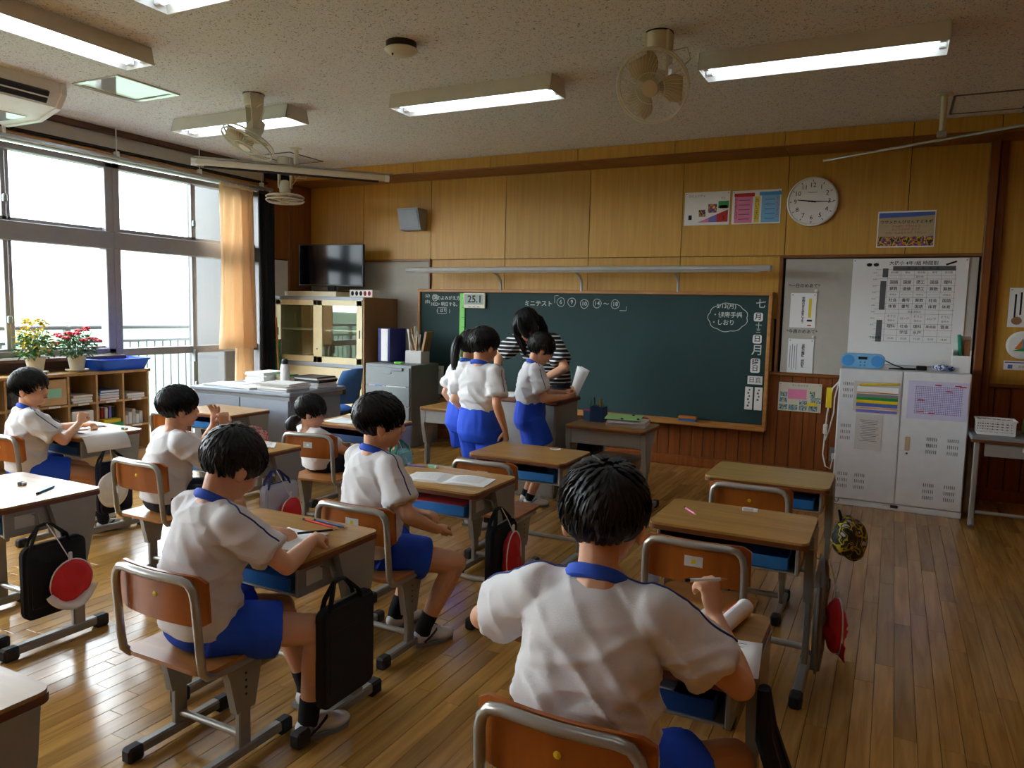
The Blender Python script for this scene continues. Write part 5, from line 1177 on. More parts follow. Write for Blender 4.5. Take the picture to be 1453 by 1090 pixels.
t = thing('plastic_basket', 'bright blue plastic tray basket on the end of the low shelf', 'basket', (-5.90, 4.16, 0.81))
o1, o2 = rrect(0.26, 0.40, 0.03, 3), rrect(0.31, 0.47, 0.04, 3); n = len(o1); vs = [(x, y, 0.0) for x, y in o1]+[(x, y, 0.085) for x, y in o2]+[(x*0.95, y*0.965, 0.085) for x, y in o2]+[(x*0.94, y*0.96, 0.006) for x, y in o1]
fs = [tuple(range(n))]+[(k*n+i, k*n+(i+1) % n, (k+1)*n+(i+1) % n, (k+1)*n+i) for k in range(3) for i in range(n)]+[tuple(3*n+i for i in range(n))]
pm('bright_blue', (24, 96, 226), 0.4); MB().add(vs, fs).build('tub', 'bright_blue', t, 40)
MB().tube([(x*1.02, y*1.02, 0.088) for x, y in o2], 0.008, 6, True).build('rim', 'bright_blue', t, True)
# ================================================================ people
def remesh(mb, vox, it=4, dec=None, sf=0.5):
    me = bpy.data.meshes.new('tmp'); me.from_pydata(mb.v, [], mb.f)
    o = bpy.data.objects.new('tmp', me); COL.objects.link(o)
    r = o.modifiers.new('r', 'REMESH'); r.mode = 'VOXEL'; r.voxel_size = vox; r.adaptivity = 0
    s = o.modifiers.new('s', 'SMOOTH'); s.factor = sf; s.iterations = it
    if dec: d = o.modifiers.new('d', 'DECIMATE'); d.ratio = dec
    bpy.context.view_layer.update()
    out = bpy.data.meshes.new_from_object(o.evaluated_get(bpy.context.evaluated_depsgraph_get()))
    bpy.data.objects.remove(o); bpy.data.meshes.remove(me)
    for p in out.polygons: p.use_smooth = True
    return out
def mobj(name, me, mat, parent, label=None):
    me.materials.clear(); me.materials.append(MATS[mat]); o = bpy.data.objects.new(name, me); COL.objects.link(o); o.parent = parent
    if label: o['label'] = label
    return o
def ik(a, c, l1, l2, pole):
    a, c, pole = V(a), V(c), V(pole); d = c-a; L = d.length
    if L > (l1+l2)*0.995: c = a + d*((l1+l2)*0.995/L); d = c-a; L = d.length
    x = (l1*l1-l2*l2+L*L)/(2*L); h = math.sqrt(max(0, l1*l1-x*x)); u = d/L; p = pole - u*pole.dot(u); p.normalize()
    return a + u*x + p*h, c
def basis(fwd, up):
    y = V(fwd).normalized(); z = V(up) - y*V(up).dot(y); z.normalize(); x = y.cross(z); return Matrix((x, y, z)).transposed()
def hand_prims(m, w, d, n, side, curl=0.5, s=1.0, spread=0.12, pinch=False):
    """w wrist, d towards the fingers, n palm normal (out of the palm), side +1 right / -1 left"""
    B = basis(d, n); P = lambda x, y, z: V(w) + B @ (V((x*side, y, z))*s)
    # palm: thumb side is -x for a right hand seen palm up
    m.ell(P(0, 0.036, -0.002), (0.029*s, 0.040*s, 0.013*s), B, 12, 8)
    m.cap(P(0, -0.01, 0), P(0, 0.02, 0), 0.019*s, 0.020*s, 10)
    for k, (x, L) in enumerate(((-0.022, 0.050), (-0.007, 0.056), (0.008, 0.052), (0.022, 0.042))):
        a = math.radians(10+62*curl*(1.0 + 0.12*k)); b = math.radians(20+75*curl); c = math.radians(10+50*curl); sp = spread*(x/0.022)
        p0 = P(x, 0.062, -0.002); ang = 0; q = V((x, 0.062, -0.002)); r = 0.0085*s
        prev = q
        for seg, (ln, da) in enumerate(((L*0.46, a), (L*0.31, b), (L*0.26, c))):
            ang += da; nxt = prev + V((math.sin(sp)*ln*math.cos(ang), math.cos(ang)*ln, math.sin(ang)*ln))
            m.cap(P(*prev), P(*nxt), r*(1-0.08*seg), r*(0.95-0.09*seg), 8); prev = nxt
    t = 0.75 if pinch else 0.35
    a0 = V((-0.024, 0.018, 0.004)); a1 = a0 + V((-0.018, 0.022, 0.010+0.012*t)); a2 = a1 + V((-0.004+0.012*t, 0.020, 0.010+0.010*t)); 
    m.cap(P(*a0), P(*a1), 0.012*s, 0.0095*s, 8); m.cap(P(*a1), P(*a2), 0.0095*s, 0.0078*s, 8)
def locks(mb, c, Hm, R, n, L, keep, whorl, lift=0.010, wd=0.011, seed=1, down=0.0):
    rnd = random.Random(seed)
    for k in range(n):
        z = 1-1.75*(k+0.5)/n; a = k*2.39996; r = math.sqrt(max(0, 1-z*z)); d = V((r*math.cos(a), r*math.sin(a), z))
        if not keep(d): continue
        p = V((d.x*R[0], d.y*R[1], d.z*R[2])); fl = (d - whorl); fl = fl - d*fl.dot(d)
        if fl.length < 1e-3: continue
        fl.normalize(); fl = (fl + V((rnd.uniform(-.25, .25), rnd.uniform(-.25, .25), rnd.uniform(-.2, .1) - down))); pts = []; rs = []
        q = p.copy(); ln = L*rnd.uniform(0.75, 1.25)
        for i in range(5):
            nrm = V((q.x/R[0]**2, q.y/R[1]**2, q.z/R[2]**2)).normalized()
            e = math.sqrt((q.x/R[0])**2+(q.y/R[1])**2+(q.z/R[2])**2); base = q/e
            off = lift*(0.25+0.75*math.sin(pi*(0.15+0.8*i/4)))*rnd.uniform(0.8, 1.2)
            pts.append(c + Hm @ (base + nrm*off)); rs.append(wd*(1-0.80*(i/4)**1.5))
            t = fl - nrm*fl.dot(nrm); t.normalize(); q = base + t*(ln/4)
        mb.tube(pts, rs, 5, flat=0.45)
def person(label, loc, rz, pose, outfit=None, hair='short', s=1.0, seed=1, vox=0.0055, group=None):
    t = thing('person', label, 'person', loc, rz, group); P = pose; of = outfit or {}
    pel = V((0, 0, P['pel'])); lean = math.radians(P.get('lean', 10)); side = math.radians(P.get('side', 0)); T = 0.385*s*P.get('torso', 1.0)
    up1 = V((math.sin(side*0.5), math.sin(lean*0.6), math.cos(lean*0.6))).normalized(); up2 = V((math.sin(side), math.sin(lean*1.35), math.cos(lean*1.35))).normalized()
    mid = pel + up1*T*0.45; nb = mid + up2*T*0.55
    tw = math.radians(P.get('twist', 0)); rt = V((math.cos(tw), math.sin(tw), 0)); rt = (rt - up2*rt.dot(up2)).normalized(); ff = up2.cross(rt)
    shs = 0.122*s*P.get('shw', 1.0); sh = {e: nb - up2*0.045*s + rt*e*shs + V(P.get('shoff%d' % e, (0, 0, 0))) for e in (-1, 1)}
    Hm = RZ(P.get('hyaw', 0)) @ RX(-P.get('hpitch', 5)) @ RY(P.get('hroll', 0))
    hs = s*P.get('head', 1.0)
    neck_top = nb + (up2*0.4 + V((0, 0, 0.6)) + ff*0.12)*0.036*s
    hc = neck_top + Hm @ V((0, 0.016*hs, 0.088*hs))
    arms = {}
    for e in (-1, 1):
        A = P['armR' if e == 1 else 'armL']; el, wr = ik(sh[e], A['to'], 0.205*s, 0.185*s, A.get('pole', (e*0.6, -0.5, -0.6))); arms[e] = (el, wr, A)
    legs = {}
    for e in (-1, 1):
        Lg = P['legR' if e == 1 else 'legL']; hip = pel + V((e*0.068*s, 0.01, -0.02*s)); kn, an = ik(hip, Lg['to'], 0.315*s, 0.30*s, Lg.get('pole', (e*0.1, 1, 0.3))); legs[e] = (hip, kn, an, Lg)
    # ---- body: one continuous skin
    b = MB(); E = lambda c, r: b.ell(hc + Hm @ (V(c)*hs), tuple(x*hs for x in r), Hm, 16, 10); CP = lambda a, c, ra, rc: b.cap(hc + Hm @ (V(a)*hs), hc + Hm @ (V(c)*hs), ra*hs, rc*hs, 10)
    E((0, -0.010, 0.028), (0.073, 0.088, 0.078)); E((0, 0.022, -0.028), (0.058, 0.062, 0.074)); E((0, 0.046, -0.078), (0.032, 0.032, 0.024))
    for e in (-1, 1): E((e*0.032, 0.046, -0.036), (0.029, 0.033, 0.032)); E((e*0.075, -0.004, -0.020), (0.010, 0.019, 0.030)); E((e*0.079, -0.012, -0.008), (0.007, 0.012, 0.014)); CP((e*0.012, 0.078, 0.014), (e*0.044, 0.066, 0.014), 0.007, 0.006)
    CP((0, 0.080, 0.004), (0, 0.092, -0.026), 0.007, 0.011); E((-0.010, 0.086, -0.030), (0.008, 0.008, 0.007)); E((0.010, 0.086, -0.030), (0.008, 0.008, 0.007)); E((0, 0.076, -0.056), (0.022, 0.012, 0.012))
    b.cap(hc + Hm @ (V((0, -0.024, -0.050))*hs), nb - up2*0.02, 0.040*s, 0.043*s, 12); b.cap(nb - up2*0.02 + rt*0.01, (nb+mid)/2, 0.06*s, 0.075*s, 10)
    for e in (-1, 1): b.cap(nb-up2*0.03*s, sh[e], 0.04*s, 0.038*s, 10)
    b.cap(mid, (nb+mid)/2, 0.078*s, 0.08*s, 10); b.cap(pel, mid, 0.078*s, 0.074*s, 10)
    for e in (-1, 1):
        el, wr, A = arms[e]; b.cap(sh[e], el, 0.036*s, 0.029*s, 12); fm = el + (wr-el)*0.3; b.cap(el, fm, 0.029*s, 0.030*s, 12); b.cap(fm, wr, 0.030*s, 0.0195*s, 12)
        d = V(A.get('dir', (wr-el).normalized())); hand_prims(b, wr + d.normalized()*0.008*s, d, A.get('palm', (0, 0, -1)), e*(-1) if False else e, A.get('curl', 0.5), s*0.95, A.get('spread', 0.1), A.get('pinch', False))
        hip, kn, an, Lg = legs[e]; b.cap(pel + V((e*0.045*s, 0.012, -0.01)), hip, 0.064*s, 0.066*s, 12); b.cap(hip, kn, 0.066*s, 0.047*s, 14); cf = kn + (an-kn)*0.35; b.cap(kn, cf, 0.045*s, 0.044*s, 12); b.cap(cf, an, 0.044*s, 0.027*s, 12)
        fd = V((math.sin(math.radians(Lg.get('toe', e*8))), math.cos(math.radians(Lg.get('toe', e*8))), 0)); b.cap(an + V((0, 0, -0.035*s)) - fd*0.01*s, an + V((0, 0, -0.045*s)) + fd*0.11*s, 0.026*s, 0.020*s, 10)
    mobj('body', remesh(b, vox, 3, 0.45), 'skin', t)
    # face
    for e in (-1, 1):
        ey = MB().ell(hc + Hm @ (V((e*0.030, 0.0755, -0.004))*hs), (0.0125*hs, 0.006*hs, 0.0062*hs), Hm, 10, 6).build('eye', 'eye_white', t, True)
        MB().ell(hc + Hm @ (V((e*0.030, 0.0800, -0.004))*hs), (0.0062*hs, 0.003*hs, 0.0060*hs), Hm, 10, 6).build('iris', 'ink', ey, True)
        MB().tube([hc + Hm @ (V((e*x, y, z))*hs) for x, y, z in ((0.014, 0.0850, 0.018), (0.028, 0.0825, 0.023), (0.044, 0.0740, 0.019))], [0.0025*hs, 0.0032*hs, 0.0015*hs], 6).build('eyebrow', 'hair', t, True)
        MB().tube([hc + Hm @ (V((e*x, y, z))*hs) for x, y, z in ((0.017, 0.0795, -0.001), (0.030, 0.0815, 0.0035), (0.044, 0.0745, -0.001))], 0.0014*hs, 5).build('eyelid', 'hair', t, True)
    MB().tube([hc + Hm @ (V((x, y, z))*hs) for x, y, z in ((-0.018, 0.082, -0.057), (-0.006, 0.0885, -0.055), (0.006, 0.0885, -0.055), (0.018, 0.082, -0.057))], [0.002*hs, 0.0042*hs, 0.0042*hs, 0.002*hs], 6).build('mouth', 'lip', t, True)
    if of.get('glasses'):
        g = MB()
        for e in (-1, 1):
            g.tube([hc + Hm @ (V((e*0.031+0.019*math.cos(2*pi*i/18), 0.0915, -0.004+0.015*math.sin(2*pi*i/18)))*hs) for i in range(18)], 0.0013*hs, 5, True); g.tube([hc + Hm @ (V(q)*hs) for q in ((e*0.05, 0.09, 0.0), (e*0.074, 0.04, 0.0), (e*0.08, -0.012, -0.004))], 0.0013*hs, 5)
        g.tube([hc + Hm @ (V(q)*hs) for q in ((-0.012, 0.0915, 0.0), (0, 0.095, 0.002), (0.012, 0.0915, 0.0))], 0.0013*hs, 5); g.build('glasses', 'ink', t, True)
    # ---- hair
    R = (0.0800*hs, 0.0955*hs, 0.0835*hs); hcc = hc + Hm @ (V((0, -0.012, 0.030))*hs); h = MB(); low = {'short': -0.62, 'bowl': -0.66}.get(hair, -0.5)
    fr = P.get('fringe', 0.10)
    def hairline(d):
        az = math.atan2(d.x, d.y)     # 0 = face
        a = abs(az)
        if a < 0.75: return fr
        if a < 1.25: return fr + (-0.40-fr)*(a-0.75)/0.5
        if a < 1.75: return -0.40 if hair not in ('long',) else -0.7
        return -0.40 + (-0.70+0.40)*min(1, (a-1.75)/0.5)
    keep = lambda d: d.z > hairline(d)
    vs = []; nu, nv = 40, 28; fs = []
    for j in range(nv+1):
        ph = pi*j/nv
        for i in range(nu):
            th = 2*pi*i/nu; d = V((math.sin(ph)*math.cos(th), math.sin(ph)*math.sin(th), math.cos(ph))); k = d.z-hairline(d); sc = 1.0 if k > 0.06 else (0.80 if k < 0 else 0.80+0.20*k/0.06)
            vs.append(hcc + Hm @ V((d.x*R[0]*sc, d.y*R[1]*sc, d.z*R[2]*sc)))
    for j in range(nv):
        for i in range(nu): fs.append((j*nu+i, (j+1)*nu+i, (j+1)*nu+(i+1) % nu, j*nu+(i+1) % nu))
    h.add(vs, fs); wl_ = V((0.15, -0.55, 0.82)).normalized()
    locks(h, hcc, Hm, R, 620, {'short': 0.050, 'bowl': 0.060}.get(hair, 0.07)*hs, keep, wl_, 0.009*hs, 0.0085*hs, seed)
    mobj_h = h.build('hair', 'hair', t, 70)
    rnd = random.Random(seed+5)
    def strand_bundle(name, pts, r0, n, spread_, rr=0.006, parent=None):
        m = MB(); m.tube([hc + Hm @ (V(p)*hs) if not isinstance(p, Vector) else p for p in pts], [r0*hs*q for q in (0.7, 1.0, 1.05, 0.9, 0.55, 0.2)[:len(pts)]], 12)
        for k in range(n):
            a = rnd.uniform(0, 2*pi); u = V((math.cos(a), math.sin(a), rnd.uniform(-.3, .3)))*r0*hs*rnd.uniform(0.75, 1.05); ps = []
            for i, p in enumerate(pts):
                q = hc + Hm @ (V(p)*hs) if not isinstance(p, Vector) else p
                ps.append(q + u*(0.6, 0.95, 1.05, 1.0, 0.75, 0.5)[i]*(1+spread_*i))
            m.tube(ps, [rr*hs*q for q in (1, 1, 0.9, 0.7, 0.5, 0.2)[:len(ps)]], 5)
        return m.build(name, 'hair', parent or mobj_h, 70)
    if hair == 'ponytail': strand_bundle('ponytail', [(0, -0.095, 0.045), (0.0, -0.125, 0.035), (0, -0.135, -0.02), (0, -0.130, -0.09), (0, -0.12, -0.15), (0, -0.115, -0.19)], 0.026, 26, 0.02); MB().tube([hc + Hm @ (V((0.018*math.cos(a*pi/6), -0.10, 0.045+0.018*math.sin(a*pi/6)))*hs) for a in range(12)], 0.006*hs, 6, True).build('hair_tie', 'dark_trousers', mobj_h)
    if hair == 'bun': strand_bundle('low_bun', [(0, -0.080, -0.06), (0, -0.105, -0.075), (0.005, -0.125, -0.10), (0.01, -0.12, -0.135), (0.01, -0.10, -0.15)], 0.036, 24, 0.0)
    if hair == 'long':
        for e in (-1, 1):
            strand_bundle('side_lock', [(e*0.055, -0.02, 0.075), (e*0.082, 0.03, 0.02), (e*0.078, 0.055, -0.05), (e*0.068, 0.070, -0.12), (e*0.062, 0.085, -0.18), (e*0.06, 0.10, -0.22)], 0.026, 26, 0.02)
        strand_bundle('side_lock', [(0.0, -0.08, 0.05), (-0.05, -0.09, -0.02), (-0.07, -0.06, -0.09), (-0.085, 0.0, -0.15), (-0.10, 0.06, -0.19), (-0.10, 0.09, -0.22)], 0.03, 26, 0.02)
        strand_bundle('fringe', [(0.0, 0.04, 0.115), (0.02, 0.085, 0.085), (0.03, 0.098, 0.045), (0.035, 0.098, 0.0), (0.04, 0.092, -0.03)], 0.022, 22, 0.02); strand_bundle('fringe', [(0.0, 0.04, 0.115), (-0.02, 0.085, 0.085), (-0.03, 0.098, 0.045), (-0.035, 0.098, 0.0), (-0.04, 0.092, -0.03)], 0.022, 22, 0.02)
    # ---- shirt
    g = MB(); fwd0 = V((0, 1, 0)); hem = pel + V((0, 0.0, -0.01)) + up1*(-0.02*s) + V(P.get('hem', (0, 0, 0)))
    st_ = P.get('standing')
    if st_: hem = pel + V((0, 0, 0.02*s))
    g.loft([(hem, V((1, 0, 0)), up1.cross(V((1, 0, 0))), (0.112 if st_ else 0.147)*s, (0.085 if st_ else 0.104)*s), (pel + up1*(0.09 if st_ else 0.06)*s, V((1, 0, 0)), up1.cross(V((1, 0, 0))), (0.120 if st_ else 0.142)*s, (0.090 if st_ else 0.098)*s), (mid, ((rt+V((1, 0, 0)))/2).normalized(), up1.cross(rt), 0.132*s, 0.098*s), (mid + up2*T*0.22, rt, ff, 0.136*s, 0.098*s), (nb - up2*0.085*s, rt, ff, 0.138*s, 0.092*s), (nb - up2*0.035*s, rt, ff, 0.112*s, 0.074*s), (nb - up2*0.004*s, rt, ff, 0.062*s, 0.054*s)])
    slv = {}
    for e in (-1, 1):
        el, wr, A = arms[e]; k = of.get('sleeve', 0.72); end = sh[e] + (el-sh[e])*k; slv[e] = end
        g.ell(sh[e] + up2*0.002, (0.057*s, 0.057*s, 0.053*s)); g.cone(sh[e], end, 0.055*s, of.get('cuff', 0.060)*s, 16); g.cap(nb - up2*0.03*s, sh[e], 0.050*s, 0.050*s, 12)
    if of.get('frill'): pass
    me = remesh(g, 0.0075, 7)
    sd = V((seed*3.1, seed*1.7, 0))
    me.calc_loop_triangles(); nrm = [v.normal.copy() for v in me.vertices]
    for v, n_ in zip(me.vertices, nrm):
        p = v.co; low_ = max(0, min(1, (nb.z - p.z)/0.3)); q = V((p.x*9, p.y*9, p.z*16)) + sd
        w1 = noise.noise(q); w2 = 1-abs(noise.noise(V((p.x*14+p.z*10, p.y*14, p.z*9+p.x*5)) + sd))*2
        w3 = 1-abs(noise.noise(V((p.x*7-p.z*13, p.y*10+p.z*6, p.z*11)) - sd))*2.4; fd_ = max(0.12, min(1, (p - hem).dot(up1)/(0.15*s))); v.co = p + n_*fd_*(0.010*w1*(0.35+0.8*low_) + 0.012*max(0, w2)**1.6*(0.35+low_) + 0.010*max(0, w3)**1.6*(0.4+0.6*low_))
    sh_o = mobj('shirt', me, of.get('shirt', 'shirt'), t)
    bv = BVHTree.FromPolygons([v.co for v in me.vertices], [tuple(p.vertices) for p in me.polygons])
    if of.get('gym', True):
        # collar ring and shoulder piping laid on the cloth
        cdir = (up2*0.85 + ff*0.35).normalized(); cx = rt; cy = cdir.cross(cx); cc = nb + up2*0.004*s
        MB().tube([cc + cx*(0.055*s*math.cos(2*pi*i/24)) + cy*(0.050*s*math.sin(2*pi*i/24)) for i in range(24)], 0.0115*s, 8, True, flat=1.3).build('collar', 'collar_blue', t, True)
        for e in (-1, 1):
            el = arms[e][0]; pts = []; ad = (el-sh[e]).normalized(); outn = (rt*e + up2*0.9); outn = (outn - ad*outn.dot(ad)).normalized()
            for i in range(22):
                u = i/21
                if u < 0.42:
                    k = u/0.42; base = (nb - up2*0.03*s)*(1-k) + (sh[e])*k + rt*e*0.05*s*(1-k); dr = (up2*(1-k*0.4) + rt*e*0.25 + outn*k*0.6).normalized()
                else:
                    k = (u-0.42)/0.58; base = sh[e]*(1-k) + slv[e]*k*1.0 - ad*0.006*k; dr = outn
                hit = bv.ray_cast(base + dr*0.2, -dr, 0.25)
                if hit[0] is not None: pts.append(hit[0] + dr*0.0005)
            if len(pts) > 4: MB().tube(pts, 0.0028*s, 6).build('piping', 'piping', sh_o, True)
    # ---- shorts or trousers
    g = MB(); g.ell(pel + V((0, -0.005, -0.022*s)), ((0.130 if P.get('standing') else 0.126)*s, 0.094*s, (0.09 if P.get('standing') else 0.075)*s)); lk = of.get('short', 0.60)
    if P.get('standing'): X_ = V((1, 0, 0)); Y_ = V((0, 1, 0)); g.loft([(pel + V((0, 0, -0.10*s)), X_, Y_, 0.120*s, 0.090*s), (pel + V((0, 0, -0.05*s)), X_, Y_, 0.146*s, 0.114*s), (pel + V((0, 0.002, 0.02*s)), X_, Y_, 0.144*s, 0.114*s), (pel + up1*0.075*s, X_, Y_, 0.136*s, 0.106*s), (pel + up1*0.115*s, X_, Y_, 0.126*s, 0.100*s)])
    for e in (-1, 1):
        hip, kn, an, Lg = legs[e]; end = hip + (kn-hip)*lk; g.cone(hip - (kn-hip)*0.05, end, (0.090 if P.get('standing') else 0.083)*s, of.get('flare', 0.088)*s, 18)
        if of.get('long'): g.cap(hip, kn, 0.075*s, 0.055*s); g.cone(kn, an + V((0, 0, 0.0)), 0.056*s, 0.047*s, 14); g.ell(kn, (0.055*s,)*3)
    me = remesh(g, 0.0075, 5); nrm = [v.normal.copy() for v in me.vertices]
    for v, n_ in zip(me.vertices, nrm): p = v.co; v.co = p + n_*(0.005*noise.noise(V((p.x*12, p.y*12, p.z*7)) + sd) + 0.003*noise.noise(V((p.x*30, p.y*30, p.z*12)) - sd))
    mobj('trousers' if of.get('long') else 'shorts', me, of.get('shorts', 'shorts'), t)
    # ---- socks and shoes
    for e in (-1, 1):
        hip, kn, an, Lg = legs[e]; toe = math.radians(Lg.get('toe', e*8)); fd = V((math.sin(toe), math.cos(toe), 0))
        up_ = an + (kn-an).normalized()*of.get('sock', 0.07)*s
        MB().tube([up_, an + (kn-an)*0.05, an - V((0, 0, 0.02*s))], [0.035*s, 0.0335*s, 0.034*s], 14).build('sock', of.get('sockc', 'sock'), t, True)
        Fm = Matrix((V((fd.y, -fd.x, 0)), fd, V((0, 0, 1)))).transposed(); base = V((an.x, an.y, an.z-0.062*s))
        m = MB(); m.ell(base + fd*0.000*s + V((0, 0, 0.032*s)), (0.034*s, 0.045*s, 0.036*s), Fm); m.ell(base + fd*0.085*s + V((0, 0, 0.024*s)), (0.039*s, 0.062*s, 0.026*s), Fm); m.ell(base + fd*0.045*s + V((0, 0, 0.036*s)), (0.034*s, 0.05*s, 0.033*s), Fm)
        so = mobj('shoe', remesh(m, 0.006, 3), of.get('shoe', 'shoe_white'), t)
        MB().prism([(x*s, y*s) for x, y in ((-0.030, -0.045), (0.030, -0.045), (0.036, 0.0), (0.040, 0.075), (0.032, 0.125), (0.0, 0.147), (-0.032, 0.125), (-0.040, 0.075), (-0.036, 0.0))], 0.0, 0.014*s, Fm, base).build('sole', 'shoe_grey', so)
        MB().tube([base + Fm @ (V((e*x, y, z))*s) for x, y, z in ((0.036, -0.01, 0.02), (0.038, 0.02, 0.04), (0.028, 0.05, 0.058), (0.0, 0.065, 0.058))], 0.0045*s, 6).build('shoe_stripe', of.get('stripe', 'ink'), so, True)
    return t
SIT = 0.345+0.085
def seat_legs(ly=0.36, ry=0.36, lx=-0.09, rx=0.09, lz=0.062, rz=0.062): return dict(legL=dict(to=(lx, ly, lz)), legR=dict(to=(rx, ry, rz)))
# W: writing, bent over the page
person('person in white shirt and blue shorts bent over a page, pencil in the right hand', (-1.83, 1.545, 0), math.radians(-14), dict(pel=SIT, lean=8, hpitch=30, hyaw=0, fringe=0.02, torso=0.93,
    armR=dict(to=(0.135, 0.305, 0.628), pole=(0.9, -0.4, -0.5), dir=(-0.45, 0.85, -0.02), palm=(-0.3, -0.1, -1), curl=0.75, pinch=True), armL=dict(to=(-0.085, 0.275, 0.626), pole=(-0.9, -0.4, -0.4), dir=(0.8, 0.5, -0.02), palm=(0, 0, -1), curl=0.15),
    legR=dict(to=(0.17, 0.27, 0.064), pole=(0.5, 1, 0.2), toe=10), legL=dict(to=(0.0, 0.38, 0.064))), dict(), 'short', 1.0, 3, 0.005)
# N: nearest, right arm lifted
person('person in white shirt seen from behind, right hand lifted above the notebook', (-0.52, 1.39, 0), 0, dict(pel=SIT, lean=8, hpitch=12, hyaw=8, torso=0.98,
    armR=dict(to=(0.205, 0.270, 0.705), pole=(0.9, -0.15, -0.7), dir=(-0.25, 0.15, 0.9), palm=(-0.7, 0.5, 0.2), curl=0.62, pinch=True), armL=dict(to=(-0.18, 0.26, 0.628), pole=(-1, -0.35, -0.25), dir=(0.6, 0.7, 0), palm=(0, 0, -1), curl=0.2),
    legR=dict(to=(0.20, 0.25, 0.064), pole=(0.7, 1, 0.2), toe=14), legL=dict(to=(-0.12, 0.36, 0.064))), dict(), 'short', 1.06, 11, 0.005)
# C: middle, turned to the right
person('person in white shirt and blue shorts sitting back, head turned aside', (-1.84, 2.40, 0), math.radians(-22), dict(pel=SIT, lean=2, hpitch=4, hyaw=-26, torso=0.97, fringe=0.02,
    armR=dict(to=(0.20, 0.185, 0.500), pole=(0.7, -0.7, -0.4), dir=(-0.5, 0.8, -0.1), palm=(0, 0, -1), curl=0.3), armL=dict(to=(0.0, 0.22, 0.520), pole=(-0.8, -0.3, -0.5), dir=(0.8, 0.5, 0), palm=(0, 0, -1), curl=0.3),
    legR=dict(to=(0.13, 0.17, 0.064), pole=(0.4, 1, 0.2), toe=6), legL=dict(to=(-0.08, 0.17, 0.064))), dict(), 'bowl', 1.0, 17)
# G: low, hair tied in the nape
person('person with dark hair tied low, slumped in the white-stickered chair', (-3.20, 3.64, 0), math.radians(-24), dict(pel=SIT-0.02, lean=-20, hpitch=8, hyaw=-34, torso=0.62, fringe=0.02,
    armR=dict(to=(0.10, 0.26, 0.45), pole=(0.9, -0.3, -0.5), curl=0.4), armL=dict(to=(-0.10, 0.27, 0.45), pole=(-0.9, -0.3, -0.5), curl=0.4), **seat_legs()), dict(gym=False, short=0.9, shorts='dark_trousers', long=True, glasses=True), 'bun', 0.92, 23, 0.0065)
# H: both hands raised
person('person in white shirt raising both open hands before the face', (-3.21, 2.51, 0), math.radians(-20), dict(pel=SIT, lean=10, hpitch=2, hyaw=-6, head=0.96, torso=0.82,
    armR=dict(to=(0.115, 0.26, 0.745), pole=(0.6, 0.2, -0.9), dir=(-0.15, 0.05, 1), palm=(-1, 0.1, -0.1), curl=0.45, spread=0.1), armL=dict(to=(0.01, 0.25, 0.755), pole=(-0.7, 0.2, -0.9), dir=(0.1, 0.05, 1), palm=(0.5, -0.85, 0), curl=0.05, spread=0.35),
    legR=dict(to=(0.19, 0.36, 0.064), toe=12), legL=dict(to=(-0.10, 0.34, 0.064))), dict(gym=False, shorts='dark_trousers', short=0.9), 'short', 1.0, 29, 0.0055)
# F: by the shelf, looking back over the shoulder
person('person in white shirt and blue shorts by the shelf, looking aside with hands together', (-4.43, 2.55, 0), math.radians(-18), dict(pel=SIT, lean=3, hpitch=0, hyaw=-42, torso=0.86, fringe=0.18,
    armR=dict(to=(0.08, 0.26, 0.655), pole=(0.8, -0.2, -0.7), dir=(-0.35, 0.4, 0.8), palm=(-0.8, 0.3, 0.1), curl=0.75), armL=dict(to=(-0.02, 0.30, 0.635), pole=(-0.8, -0.4, -0.4), dir=(0.7, 0.6, 0), palm=(0, 0, -1), curl=0.4),
    legR=dict(to=(0.14, 0.36, 0.064)), legL=dict(to=(-0.08, 0.36, 0.064))), dict(), 'short', 0.98, 31, 0.006)
def stand_legs(dx=0.062, dy=0.0, s=1.0): return dict(legL=dict(to=(-dx, dy, 0.062*s), pole=(0, 1, 0)), legR=dict(to=(dx, -dy, 0.062*s), pole=(0, 1, 0)))
# B: standing, seen from behind
person('standing person in white shirt and blue shorts seen from behind, arms hanging', (-2.30, 4.10, 0), math.radians(-10), dict(pel=0.655, lean=0, hpitch=8, hyaw=-14, standing=True, fringe=0.02,
    armR=dict(to=(0.185, 0.03, 0.645), pole=(0.4, -1, 0), dir=(0.05, 0.1, -1), palm=(-1, 0, 0), curl=0.45), armL=dict(to=(-0.16, 0.12, 0.68), pole=(-0.6, -1, 0), dir=(0.1, 0.3, -1), palm=(1, 0, 0), curl=0.4), **stand_legs()), dict(short=0.58, flare=0.104, sock=0.03), 'short', 1.0, 37)
# P: girl with a ponytail beside B
person('standing person with a ponytail, mostly hidden behind the one with hanging arms', (-2.585, 4.40, 0), math.radians(-22), dict(pel=0.645, lean=4, hpitch=12, hyaw=-8, standing=True,
    armR=dict(to=(0.17, 0.05, 0.63), pole=(0.4, -1, 0), dir=(0, 0.1, -1), palm=(-1, 0, 0), curl=0.4), armL=dict(to=(-0.15, 0.09, 0.66), pole=(-0.7, -0.8, 0), dir=(0.1, 0.3, -1), palm=(1, 0, 0), curl=0.4), **stand_legs()), dict(short=0.58, flare=0.104, sock=0.03), 'ponytail', 0.97, 41, 0.0065)
